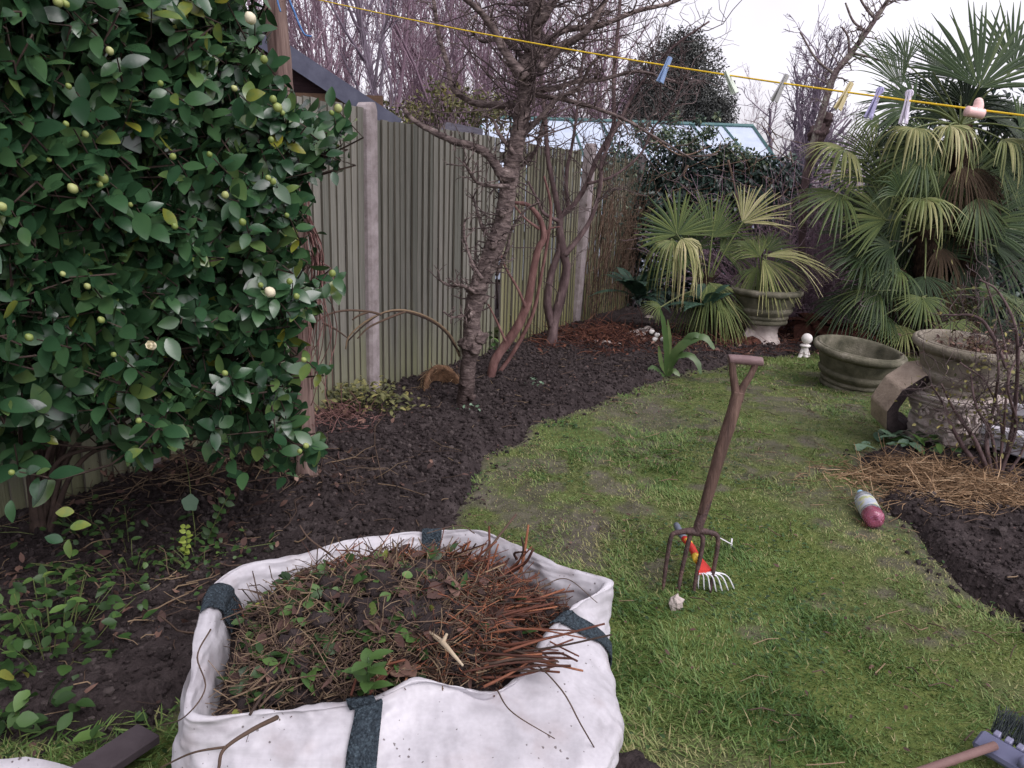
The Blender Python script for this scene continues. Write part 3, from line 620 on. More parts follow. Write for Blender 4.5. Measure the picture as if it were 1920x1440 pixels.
# ================================================================== bare tree builder
def grow(S, D, L, R, K, wob, trop, r, taper=.35, gnarl=None):
    N = len(S); P = np.empty((N, K, 3)); P[:, 0] = S; d = nrm(D)
    for k in range(1, K):
        d = nrm(d + r.normal(0, wob, (N, 3)) + np.array([0, 0, trop]))
        P[:, k] = P[:, k - 1] + d * (np.asarray(L) / (K - 1))[:, None]
    return P, np.asarray(R)[:, None] * np.linspace(1, taper, K)[None]
def spawn(P, Rr, n, ang, lf, rf, r, t0=.2, t1=1.0, minr=.0):
    N, K = P.shape[:2]; idx = np.repeat(np.arange(N), n); M_ = len(idx)
    t = r.uniform(t0, t1, M_) * (K - 1); i = np.minimum(t.astype(int), K - 2); f = (t - i)[:, None]
    S = P[idx, i] * (1 - f) + P[idx, i + 1] * f; T = nrm(P[idx, i + 1] - P[idx, i])
    rad = Rr[idx, i] * (1 - f[:, 0]) + Rr[idx, i + 1] * f[:, 0]
    q = perp(T); w = np.cross(T, q); az = r.uniform(0, 2 * pi, M_); a = r.normal(ang, .18, M_)
    D = T * np.cos(a)[:, None] + (q * np.cos(az)[:, None] + w * np.sin(az)[:, None]) * np.sin(a)[:, None]
    Lp = np.linalg.norm(P[:, -1] - P[:, 0], axis=1)[idx]
    return S, D, Lp * lf * r.uniform(.5, 1.2, M_) * (1.15 - .5 * t / (K - 1)), np.maximum(rad * rf, minr)
def bare_tree_mesh(H, r0, seed, n=(9, 7, 6), ang=(.75, .8, .8), lf=(.5, .5, .5), trop=.08, minr=.004, fork=0, lean=(0, 0)):
    """returns (trunk MB, crown MB) with the foot at the origin"""
    r = np.random.default_rng(seed); tr = MB(); cr = MB()
    D0 = np.array([[lean[0], lean[1], 1.0]]); S0 = np.zeros((1, 3))
    if fork:
        S0 = np.zeros((fork, 3)) + r.normal(0, r0 * .6, (fork, 3)) * [1, 1, 0]; D0 = np.column_stack([r.normal(0, .28, (fork, 2)), np.ones(fork)])
    N = len(S0)
    P, Rr = grow(S0, D0, np.full(N, H) * r.uniform(.8, 1, N), np.full(N, r0) * r.uniform(.7, 1, N), 9, .06, .05, r, .18)
    tr.tubes(P, Rr, 7, .4)
    for lv in range(3):
        S, D, L, R = spawn(P, Rr, n[lv], ang[lv], lf[lv], .6, r, .22 if lv == 0 else .15, 1, minr)
        P, Rr = grow(S, D, L, R, (7, 5, 4)[lv], (.14, .16, .18)[lv], trop, r, .4)
        Rr = np.maximum(Rr, minr * .75)
        cr.tubes(P, Rr, (5, 3, 3)[lv], np.clip(r.normal(.5, .22, len(P)), 0, 1))
    return tr, cr
def place_tree(name, protos, k, x, y, sc, rz, label, cat, group, mats):
    t = empty(name, (x, y, -.05), label, cat, group); t.scale = (sc, sc, sc); t.rotation_euler = (0, 0, rz)
    for nm, me in protos[k]:
        o = bpy.data.objects.new(nm, me); COL.objects.link(o); o.parent = t
    return t
def wood():
    protos = []
    for k, (H, r0, n) in enumerate(((8.5, .075, (18, 7, 4)), (7.5, .06, (16, 7, 5)), (6.5, .05, (20, 6, 4)))):
        tr, cr = bare_tree_mesh(H, r0, 300 + k, n, (.5, .5, .6), (.42, .42, .5), .10, .0055, fork=(0, 3, 4)[k])
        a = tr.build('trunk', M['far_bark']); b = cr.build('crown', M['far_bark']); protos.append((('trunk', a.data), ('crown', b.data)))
        bpy.data.objects.remove(a); bpy.data.objects.remove(b)
    r = np.random.default_rng(12)
    spots = []
    for px, y in ((480, 15), (560, 17), (610, 13.5), (655, 19), (700, 15.5), (735, 22), (775, 17), (820, 20), (860, 16), (905, 22), (940, 18), (985, 20), (1030, 16.5), (1075, 22), (1110, 19), (1150, 24), (1200, 20), (1250, 23), (1310, 26), (380, 19), (300, 16), (200, 20), (100, 18), (1560, 27), (1660, 24), (640, 25), (880, 27)):
        spots.append((px, y))
    for i, (px, y) in enumerate(spots):
        p = Y(px, 300, y)
        sc = r.uniform(.85, 1.2) * (1.0 if px < 1180 else .55)
        place_tree('bare_tree', protos, i % 3, p[0], y, sc, r.uniform(0, 6.28), 'leafless purple brown tree standing in the wood beyond the fence', 'tree', 'bare trees in the wood beyond the fence', None)
    # the far edge of the wood reads as one mass of stems
    mb = MB(); n = 1900; yy = r.uniform(24, 36, n); xx = r.uniform(-1.0, .62, n) * yy; hh = r.uniform(2.2, 6.0, n) * np.where(xx / yy > .2, .62, 1)
    P, R = grow(np.column_stack([xx, yy, np.full(n, -.1)]), np.column_stack([r.normal(0, .22, (n, 2)), np.ones(n)]), hh, r.uniform(.006, .025, n), 5, .10, .03, r, .3)
    mb.tubes(P, R, 3, r.random(n))
    S, D, L, R2 = spawn(P, R, 4, .55, .45, .6, r, .2, 1, .008); P2, R2 = grow(S, D, L, R2, 4, .15, .05, r, .4); mb.tubes(P2, R2, 3, r.random(len(P2)))
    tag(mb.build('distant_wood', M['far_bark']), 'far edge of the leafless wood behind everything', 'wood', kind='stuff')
    # rounded bare tree between the dark evergreen and the palms
    tr, cr = bare_tree_mesh(4.6, .13, 411, (26, 10, 7), (.62, .6, .6), (.55, .45, .5), .05, .006)
    p = Y(1455, 340, 16.0); t = empty('bare_tree', (p[0], 16.0, 0), 'rounded leafless grey tree against white sky right of the dark evergreen', 'tree')
    t.location = (0, 0, 0)
    for m_, nm in ((tr, 'trunk'), (cr, 'crown')):
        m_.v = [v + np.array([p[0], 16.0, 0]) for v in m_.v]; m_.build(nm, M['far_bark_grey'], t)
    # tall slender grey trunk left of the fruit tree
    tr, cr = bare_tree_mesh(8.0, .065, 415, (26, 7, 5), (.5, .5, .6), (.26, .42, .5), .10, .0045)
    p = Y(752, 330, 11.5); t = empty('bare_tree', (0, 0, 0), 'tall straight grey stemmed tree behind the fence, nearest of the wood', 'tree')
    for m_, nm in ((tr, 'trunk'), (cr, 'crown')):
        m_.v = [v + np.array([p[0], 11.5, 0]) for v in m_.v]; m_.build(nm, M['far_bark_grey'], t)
wood()

# ------------------------------------------------------------------ leafy masses
def leaf_blob(mb, cs, n, L, r, hang=.3, shape='ellipse', rows=3, shell=.55, tone=0.0, squash=None):
    """leaves through a union of ellipsoids (centre, radii); tone varies by clump"""
    cs = [(np.asarray(c, float), np.broadcast_to(np.asarray(q, float), (3,))) for c, q in cs]
    w = np.array([q[0] * q[1] + q[1] * q[2] + q[0] * q[2] for _, q in cs]); w = w / w.sum()
    for (c, q), f in zip(cs, w):
        k = max(4, int(n * f)); d = nrm(r.normal(size=(k, 3))); rad = shell + (1 - shell) * r.random(k) ** .6
        lump = 1 + .22 * np.array([mnoise.noise(Vector(v * 2.3 + c)) for v in d])
        pos = c + d * q * (rad * lump)[:, None]
        ax = nrm(d * .5 + r.normal(0, .6, (k, 3)) + [0, 0, -hang]); nn = nrm(d * .6 + np.array([0, 0, .6]) + r.normal(0, .4, (k, 3)))
        cl = np.array([mnoise.noise(Vector(v * 4)) for v in pos]) * .35
        mb.leaves(pos, ax, nn, L * r.uniform(.6, 1.25, k), L * .55 * r.uniform(.7, 1.2, k), rows=rows, curl=r.uniform(0, .4, k), rnd=np.clip(.42 + cl + tone + r.normal(0, .17, k), 0, 1), shape=shape)
def evergreens():
    r = np.random.default_rng(5)
    # tall dark evergreen
    y = 19.0; base = Y(1268, 330, y)
    t = empty('evergreen_tree', (0, 0, 0), 'broad dark evergreen tree with a dense crown behind the greenhouse', 'tree')
    mb = MB(); mb.tube([[base[0], y, -.1], [base[0] + .1, y, 1.6], [base[0], y, 3.6]], [.2, .16, .06], 8, 8); mb.build('trunk', M['bark_brown'], t)
    mb = MB(); cs = []
    for px, py, q in ((1262, 195, .85), (1300, 130, .75), (1268, 105, .65), (1225, 150, .75), (1325, 185, .7), (1195, 200, .7), (1290, 85, .45), (1345, 215, .5), (1240, 230, .8), (1315, 235, .8)):
        c = Y(px, py, y + r.uniform(-.5, .5)); cs.append((c, (q, q, q * .9)))
    leaf_blob(mb, cs, 38000, .062, r, shell=.2, hang=0.1); mb.build('crown', M['conifer'], t)
    # olive bush over the fence behind the fruit tree
    y = 10.5; t = empty('olive_bush', (0, 0, 0), 'straggly olive green bush showing over the fence left of the trunk', 'bush')
    mb = MB(); cs = []
    for px, py, q in ((800, 215, .28), (850, 190, .22), (890, 205, .3), (770, 215, .2), (930, 215, .25), (815, 165, .12), (725, 205, .12)):
        cs.append((Y(px, py, y + r.uniform(-.3, .3)), (q * 1.2, q, q)))
    leaf_blob(mb, cs, 1500, .06, r, shell=.1); mb.build('foliage', M['bush'], t)
    mb = MB()
    for c, q in cs:
        for _ in range(7):
            e = c + r.normal(0, .22, 3) + [0, 0, .1]; b = np.array([c[0] + r.normal(0, .08), c[1], -.1]); mb.tube([b, (b + e) / 2 + r.normal(0, .08, 3), e], [.014, .004], 4, 6)
    mb.build('stem', M['twig_dark'], t)
    # ivy hedge along the back of the garden
    t = empty('ivy_hedge', (0, 0, 0), 'thick hedge of dark ivy covering the back of the garden below the greenhouse', 'hedge')
    mb = MB(); cs = []
    for px, py, q, yy in ((1215, 355, .42, 10.3), (1265, 345, .42, 10.2), (1310, 335, .42, 10.2), (1355, 345, .42, 10.1), (1400, 360, .42, 10.0), (1240, 390, .5, 10.2), (1300, 380, .55, 10.2), (1360, 390, .5, 10.0), (1420, 390, .45, 9.9),
                          (1205, 440, .36, 10.1), (1250, 470, .5, 10.2), (1330, 460, .6, 10.2), (1400, 460, .5, 10.0), (1165, 296, .2, 10.2), (1425, 322, .26, 10.0), (1470, 330, .28, 9.9), (1390, 312, .22, 10.1), (1250, 290, .2, 10.3), (1300, 285, .20, 10.3), (1350, 298, .2, 10.2), (1450, 350, .3, 9.9), (1300, 540, .6, 10.2), (1400, 540, .6, 10.1), (1220, 540, .4, 10.1), (1475, 400, .4, 9.9)):
        cs.append((Y(px, py, yy), (q, q * .7, q)))
    leaf_blob(mb, cs, 24000, .075, r, hang=.7, shell=.25, tone=-.08, shape='heart', rows=3); mb.build('foliage', M['ivy'], t)
    # pale flowering ivy on its top
    mb = MB(); cs2 = [(Y(px, py, 9.95), (q, q * .7, q * .8)) for px, py, q in ((1250, 255, .16), (1290, 262, .2), (1225, 268, .14), (1330, 250, .13), (1365, 285, .2), (1400, 300, .16), (1265, 222, .1), (1310, 225, .09), (1205, 240, .10), (1345, 215, .06), (1435, 308, .14))]
    leaf_blob(mb, cs2, 2300, .05, r, hang=-.1, shell=.05, tone=.33); mb.build('flowering_top', M['ivy'], t)
    mb = MB()
    for _ in range(150):
        c, q = cs[r.integers(len(cs))]; a = c + r.normal(0, .2, 3) * [1, .3, 1] + [0, -q[1] * .9, 0]; d = nrm(r.normal(size=3) * [1, .3, 1] + [0, 0, -.4]) * r.uniform(.2, .7)
        mb.tube([a, a + d * .5 + r.normal(0, .05, 3), a + d], [.006, .003], 4, 6, r.random())
    for pts in (((1180, 225), (1230, 262), (1278, 292), (1340, 288), (1352, 265)), ((1278, 292), (1300, 288), (1335, 272)), ((1290, 310), (1282, 330), (1298, 342)), ((1365, 300), (1380, 360), (1392, 420))):
        mb.tube([Y(a, b, 9.4) for a, b in pts], [.014, .006], 5, 16, .6)
    mb.build('stem', M['ivy_twig'], t)
    # bare creeper stems on the last fence panel
    t = empty('bare_creeper', (0, 0, 0), 'mat of leafless brown creeper stems climbing the far fence panel', 'creeper')
    mb = MB(); n = 170
    s = r.uniform(3.7, 5.9, n); z0 = r.uniform(-.05, 1.2, n); S = np.array([fpt(a, b, r.uniform(.03, .12)) for a, b in zip(s, z0)])
    P, R = grow(S, np.column_stack([r.normal(0, .25, (n, 2)) * F_DIR, np.ones(n)]), r.uniform(.4, 1.3, n), r.uniform(.003, .008, n), 8, .16, .12, r, .5)
    P[:, :, 2] = np.minimum(P[:, :, 2], 1.95 + r.uniform(-.1, .1, (n, 1)))
    mb.tubes(P, R, 4, r.random(n))
    S, D, L, R2 = spawn(P, R, 4, 1.0, .3, .6, r, .1, 1, .002); P2, R2 = grow(S, D, L, R2, 5, .3, -.02, r, .5); mb.tubes(P2, R2, 3, r.random(len(P2)))
    mb.build('stem', M['ivy_twig'], t)
    mb = MB(); k = 900; ss = r.uniform(3.9, 5.8, k); zz = np.clip(r.normal(1.7, .35, k), .2, 2.15); keep = r.random(k) < .25 + .5 * (ss - 3.9) / 1.9 + .3 * (zz > 1.75); ss, zz = ss[keep], zz[keep]; k = len(ss)
    pos = np.array([fpt(a, b, r.uniform(.03, .16)) for a, b in zip(ss, zz)])
    mb.leaves(pos, r.normal(size=(k, 3)) * .5 + [0, 0, -.6], FN3 + r.normal(0, .4, (k, 3)), r.uniform(.03, .06, k), r.uniform(.025, .045, k), rows=3, rnd=np.clip(r.normal(.45, .2, k), 0, 1), shape='heart')
    mb.build('foliage', M['ivy'], t)
    # dark hedge along the right behind the palms
    t = empty('hedge', (0, 0, 0), 'dark brownish hedge closing off the garden behind the tall palm', 'hedge')
    mb = MB(); cs = []
    for px, py, q, yy in ((1500, 420, .5, 10.0), (1560, 400, .6, 9.9), (1640, 420, .7, 9.8), (1720, 400, .8, 9.6), (1800, 380, .8, 9.4), (1880, 360, .8, 9.2), (1960, 360, .8, 9.0), (1540, 520, .6, 9.9), (1640, 530, .8, 9.8), (1760, 530, .8, 9.5), (1880, 520, .9, 9.2), (1960, 520, .9, 9.0), (1700, 300, .5, 9.7), (1790, 270, .6, 9.5), (1880, 255, .6, 9.3), (1960, 250, .6, 9.0)):
        cs.append((Y(px, py, yy), (q, q * .6, q)))
    leaf_blob(mb, cs, 14000, .09, r, shell=.25, tone=-.12); mb.build('foliage', M['ivy'], t)
    # bramble thicket of bare purple stems
    t = empty('bramble_thicket', (0, 0, 0), 'tangle of bare purple brown bramble stems between ivy and palms', 'thicket')
    mb = MB(); n = 420
    S = np.array([Y(px, 620, yy) * [1, 1, 0] for px, yy in zip(r.uniform(1390, 1590, n), r.uniform(8.3, 9.4, n))])
    P, R = grow(S, np.column_stack([r.normal(0, .35, (n, 2)), np.ones(n)]), r.uniform(.8, 2.1, n), r.uniform(.003, .007, n), 9, .2, -.02, r, .5)
    mb.tubes(P, R, 4, r.random(n)); S, D, L, R2 = spawn(P, R, 5, .8, .3, .7, r, .3, 1, .002); P2, R2 = grow(S, D, L, R2, 5, .25, 0, r, .5); mb.tubes(P2, R2, 3, r.random(len(P2)))
    mb.build('stem', M['far_bark'], t)
evergreens()
# ================================================================== near trees and plants
def rough_tube(mb, pts, rad, n=12, m=40, amp=.12, freq=18, rnd=.5, mi=0, rings=0.0):
    Q = spline(np.asarray(pts, float), m); R = np.interp(np.linspace(0, 1, m), np.linspace(0, 1, len(rad)), rad)
    n0 = mb.n; mb.tubes(Q[None], R[None], n, rnd, mi, True); V = mb.v[-1]
    c = np.repeat(Q, n, 0); d = V - c
    f = np.array([mnoise.noise(Vector(v * freq)) + .6 * mnoise.noise(Vector(v * freq * 2.7)) for v in V]) * amp
    if rings: f += rings * np.maximum(0, np.array([mnoise.noise(Vector((v[0] * 4, v[1] * 4, v[2] * 45))) for v in V]))
    mb.v[-1] = c + d * (1 + f)[:, None]
def spurs(mb, pts, rads, n, r, L=(.05, .18), rad=.006, rnd=.4, up=.3, sub=2, mi=0):
    """short crooked fruiting spurs along a polyline"""
    Q = spline(np.asarray(pts, float), 60); R = np.interp(np.linspace(0, 1, 60), np.linspace(0, 1, len(rads)), rads)
    i = r.integers(0, 59, n); S = Q[i]; T = nrm(Q[i + 1] - Q[i]); q = perp(T); w = np.cross(T, q); az = r.uniform(0, 2 * pi, n)
    D = nrm(q * np.cos(az)[:, None] + w * np.sin(az)[:, None] + T * r.normal(.2, .3, n)[:, None] + [0, 0, up])
    P, RR = grow(S + D * R[i][:, None] * .6, D, r.uniform(L[0], L[1], n), np.full(n, rad) * r.uniform(.7, 1.3, n), 6, .32, .06, r, .55)
    mb.tubes(P, RR, 5, r.random(n), mi, True)
    if sub:
        S, D, LL, R2 = spawn(P, RR, sub, .9, .5, .8, r, .3, 1, rad * .4); P2, R2 = grow(S, D, LL, R2, 4, .3, .1, r, .6); mb.tubes(P2, R2, 4, r.random(len(P2)), mi)
def fruit_tree():
    r = np.random.default_rng(31); y = 5.05
    t = empty('fruit_tree', (0, 0, 0), 'gnarled leafless fruit tree with a burr low on its leaning trunk, standing in dug soil', 'tree')
    px = [(866, 790), (869, 770), (878, 690), (884, 640), (886, 590), (897, 540), (920, 480), (940, 425), (952, 360), (962, 300), (975, 240), (985, 165), (998, 80), (1008, 0), (1016, -90), (1022, -190)]
    pts = [Y(a, b, y) for a, b in px]; k = y / FOC
    rad = [q * k * .80 for q in (26, 21, 18, 22, 20, 21, 23, 20, 20, 18, 18, 16, 16, 17, 14, 11)]
    mb = MB(); rough_tube(mb, pts, rad, 18, 170, .12, 15, rings=.10)
    # burr and knots
    for a, b, q, o in ((884, 640, 25, 0), (874, 646, 15, -.03), (900, 634, 16, -.02), (890, 655, 14, -.05), (893, 540, 17, -.04), (880, 590, 10, -.05), (948, 330, 18, -.04), (985, 125, 16, -.03), (1008, 100, 13, -.04), (925, 460, 9, -.08), (905, 560, 12, .02), (870, 720, 8, -.07), (885, 745, 9, -.06), (940, 400, 9, -.09)):
        mb.ball(Y(a, b, y + o), q * k * .8, 18, 14, wob=.7)
    tr = mb.build('trunk', M['bark_grey'], t)
    br = MB()
    def branch(px, yy, r0, r1, nsp=25, L=(.05, .2), up=.25):
        P = [Y(a, b, yy + i * .0) for i, (a, b) in enumerate(px)]
        P = [p + np.array([0, dy, 0]) for p, dy in zip(P, np.cumsum(r.normal(0, .05, len(P))))]
        rough_tube(br, P, [r0 * k, r1 * k], 8, 40, .18, 20); spurs(br, P, [r0 * k, r1 * k], nsp, r, L, .0045, up=up)
    # main limbs traced
    branch([(945, 335), (915, 290), (880, 272), (850, 265), (805, 243), (775, 225), (752, 200)], y - .05, 9, 3.5, 26)
    branch([(968, 200), (930, 198), (885, 190), (850, 165), (838, 120), (820, 60), (812, 0), (800, -50)], y + .1, 7, 3, 30)
    branch([(985, 150), (950, 105), (925, 55), (895, 20), (850, -10)], y - .1, 9, 4, 22)
    branch([(990, 130), (975, 100), (940, 70), (905, 75), (880, 55)], y + .2, 6, 2, 22)
    branch([(1000, 170), (1040, 165), (1080, 150), (1130, 145), (1200, 130), (1270, 150)], y + .2, 6, 2, 34, (.06, .25))
    branch([(1010, 130), (1050, 90), (1100, 60), (1130, 10), (1160, -40)], y - .1, 8, 3, 26)
    branch([(1015, 90), (1060, 60), (1120, 55), (1190, 25), (1260, 5), (1330, -30)], y + .15, 6, 2.5, 34, (.08, .3))
    branch([(1000, 60), (1030, 20), (1060, -40), (1075, -110)], y - .1, 8, 4, 22)
    branch([(1005, 20), (975, -20), (940, -60), (930, -120)], y + .1, 7, 4, 20)
    branch([(1010, 10), (1000, -40), (990, -130)], y + .2, 8, 4, 16)
    branch([(975, 255), (1010, 225), (1045, 185), (1085, 165), (1110, 120), (1150, 95)], y + .1, 6, 2.2, 28)
    branch([(960, 330), (990, 300), (1010, 270), (1020, 225), (1050, 200)], y + .15, 5, 2, 24)
    branch([(1000, 175), (1060, 185), (1120, 200), (1180, 225), (1240, 260), (1300, 300)], y + .1, 5, 1.5, 24, (.05, .2))
    branch([(930, 455), (905, 430), (895, 400), (885, 370)], y - .05, 4, 2, 16, (.04, .12))
    branch([(905, 520), (885, 490), (870, 440), (872, 410)], y - .08, 3.5, 1.8, 14, (.04, .12))
    branch([(890, 545), (870, 533), (840, 536), (818, 528)], y - .08, 4, 2, 12, (.05, .16))
    branch([(885, 575), (872, 590), (850, 590), (832, 580)], y - .08, 3, 1.6, 9, (.04, .09))
    branch([(930, 520), (950, 470), (960, 430), (985, 395), (1010, 380)], y + .05, 4, 1.8, 16, (.05, .14))
    branch([(955, 350), (900, 345), (880, 320), (870, 300)], y - .1, 4, 2, 18, (.04, .14))
    branch([(965, 290), (935, 250), (925, 225), (905, 215)], y - .1, 4, 2, 18, (.04, .14))
    br.build('limb', M['bark_grey'], t)
    sp = MB(); spurs(sp, pts[4:9], rad[4:9], 85, r, (.05, .2), .0055, up=.15); spurs(sp, pts[8:15], rad[8:15], 95, r, (.06, .28), .0055, up=.15); spurs(sp, pts[1:4], rad[1:4], 16, r, (.03, .08), .004)
    # finer upper twigs
    S = np.array([pts[i] for i in r.integers(10, 15, 70)]); S += (np.array([pts[11]]) - pts[10]) * r.uniform(-.5, .5, (70, 1))
    D = np.column_stack([r.normal(0, 1, 70), r.normal(0, .7, 70), r.normal(.35, .5, 70)])
    P, R = grow(S, D, r.uniform(.3, 1.0, 70), np.full(70, .007), 8, .22, .05, r, .3); sp.tubes(P, R, 5, r.random(70))
    S, D, L, R2 = spawn(P, R, 7, .8, .35, .7, r, .2, 1, .0022); P2, R2 = grow(S, D, L, R2, 5, .28, .08, r, .5); sp.tubes(P2, R2, 4, r.random(len(P2)))
    S, D, L, R2 = spawn(P2, R2, 2, .8, .5, .8, r, .2, 1, .0018); P3, R3 = grow(S, D, L, R2, 4, .3, .08, r, .5); sp.tubes(P3, R3, 3, r.random(len(P3)))
    sp.build('twig', M['twig_dark'], t)
fruit_tree()

def small_trees():
    r = np.random.default_rng(32)
    # reddish slim tree
    y = 5.85; k = y / FOC
    t = empty('small_tree', (0, 0, 0), 'slim tree with peeling reddish stems right of the gnarled fruit tree', 'tree')
    mb = MB()
    def st(px, rad, yy=y, nsp=0): P = [Y(a, b, yy) for a, b in px]; rough_tube(mb, P, [q * k for q in rad], 9, 50, .15, 14); return P
    st([(915, 735), (922, 700), (930, 672), (965, 622), (988, 572), (998, 520), (1008, 470), (1020, 445), (1012, 410), (990, 385), (965, 380)], (9, 8, 9, 9, 8, 7, 6.5, 6, 5, 4, 3))
    st([(935, 700), (958, 668), (985, 620), (1003, 575), (1018, 500), (1030, 430), (1032, 380), (1020, 330)], (4, 4, 4, 3.5, 3, 3, 2.5, 2), y + .06)
    st([(985, 575), (970, 540), (945, 495), (930, 440)], (3, 2.5, 2, 1.5), y - .05)
    st([(948, 640), (930, 600), (915, 570)], (2.5, 2, 1.5), y - .05)
    st([(1018, 450), (1030, 430), (1050, 425)], (3, 2, 1.5))
    st([(960, 380), (985, 410), (1012, 430)], (2, 2, 3))
    mb.build('trunk', M['bark_red'], t)
    # grey twin stemmed tree by the fence
    y = 7.25; k = y / FOC
    t = empty('small_tree', (0, 0, 0), 'grey brown twin stemmed tree close against the fence, its boughs arching right', 'tree')
    mb = MB(); 
    def st(px, rad, yy=y, n=9): P = [Y(a, b, yy) for a, b in px]; rough_tube(mb, P, [q * k for q in rad], n, 60, .15, 12); return P
    a = st([(1026, 668), (1034, 640), (1040, 600), (1056, 540), (1062, 500), (1055, 470), (1050, 430), (1052, 405), (1075, 385), (1100, 345), (1118, 300), (1140, 260), (1152, 225), (1150, 150), (1158, 60), (1165, -30)], (16, 11, 9, 9, 8, 7.5, 7, 6, 5, 4.5, 4.5, 4.5, 4, 3.5, 3, 2.5))
    b = st([(1036, 612), (1027, 570), (1032, 520), (1048, 470), (1052, 430)], (9, 8, 7, 6, 5))
    c = st([(1052, 420), (1040, 360), (1028, 300), (1022, 220), (1015, 140), (1020, 60)], (6, 5, 4.5, 4, 3, 2), y + .1)
    d = st([(1058, 480), (1090, 440), (1112, 400), (1125, 350), (1130, 300), (1160, 230), (1200, 160), (1260, 90), (1330, 40)], (5, 4.5, 4, 4, 3.5, 3, 2.5, 2, 1.5), y - .15)
    e = st([(1048, 415), (1020, 400), (1005, 370), (990, 340)], (4, 3, 2.5, 2), y - .1)
    f = st([(1066, 400), (1062, 330), (1075, 260), (1085, 180), (1095, 90), (1110, 0)], (4, 3.5, 3, 2.5, 2, 1.5), y + .2)
    g = st([(1100, 345), (1150, 330), (1200, 290), (1225, 240), (1260, 200), (1290, 130)], (3, 2.5, 2, 2, 1.5, 1), y - .1)
    mb.build('trunk', M['bark_brown'], t)
    mb = MB()
    for q in (a, c, d, f, g): spurs(mb, q[2:], [.01, .005], 46, r, (.15, .75), .0048, up=.35, sub=4)
    mb.build('twig', M['twig_dark'], t)
    # pruned lichen tree in front of the white sky
    y = 8.6; k = y / FOC
    t = empty('pruned_tree', (0, 0, 0), 'cut back dark stump with one long lichen spotted bough reaching up to the right', 'tree')
    mb = MB()
    def st(px, rad, yy=y, n=9, amp=.2): P = [Y(a, b, yy) for a, b in px]; rough_tube(mb, P, [q * k for q in rad], n, 50, amp, 14); return P
    st([(1500, 640), (1502, 520), (1505, 420), (1510, 340), (1525, 285), (1540, 245), (1552, 212)], (8, 7, 7, 7, 9, 13, 11))
    mb.ball(Y(1532, 252, y - .05), .085, 16, 12, wob=.8); mb.ball(Y(1550, 225, y - .03), .06, 16, 12, wob=.8)
    tr = mb.build('trunk', M['bark_brown'], t)
    mb = MB()
    p1 = st([(1515, 300), (1545, 200), (1565, 140), (1592, 105), (1625, 60), (1655, 15), (1680, -20)], (6, 6, 5.5, 5, 4.5, 4, 3), y - .1)
    spurs(mb, p1[1:], [.03, .02], 46, r, (.08, .3), .008, up=.25, sub=3)
    for px in ([(1625, 60), (1600, 40), (1585, 5)], [(1592, 105), (1590, 70), (1578, 50)], [(1640, 35), (1620, 10), (1605, -20)], [(1565, 140), (1530, 110), (1500, 60)], [(1600, 100), (1640, 110), (1690, 130)]): st(px, (2.5, 2, 1.5), y - .1, 6)
    mb.build('bough', M['lichen_bark'], t)
    # arching cane
    t = tag(None, None) if False else None
    y = 5.0; mb = MB(); k = y / FOC
    for px in ([(862, 668), (845, 630), (815, 602), (775, 585), (735, 582), (690, 600), (655, 630), (648, 655)], [(860, 660), (835, 622), (800, 598), (755, 584), (715, 588), (680, 612), (652, 640)], [(715, 590), (690, 584), (650, 582), (615, 590), (590, 608), (575, 640)], [(760, 584), (720, 600), (690, 615), (670, 635)], [(605, 605), (630, 618), (652, 634)], [(690, 585), (672, 592), (660, 600)]):
        P = [Y(a, b, y - .25 + .35 * (a - 580) / 280) for a, b in px]; mb.tube(P, [2.6 * k, 1.3 * k], 6, 24, r.random())
    tag(mb.build('bramble_cane', M['stick_dull']), 'pale arching bramble canes bowing out from the burr of the fruit tree', 'cane')
small_trees()

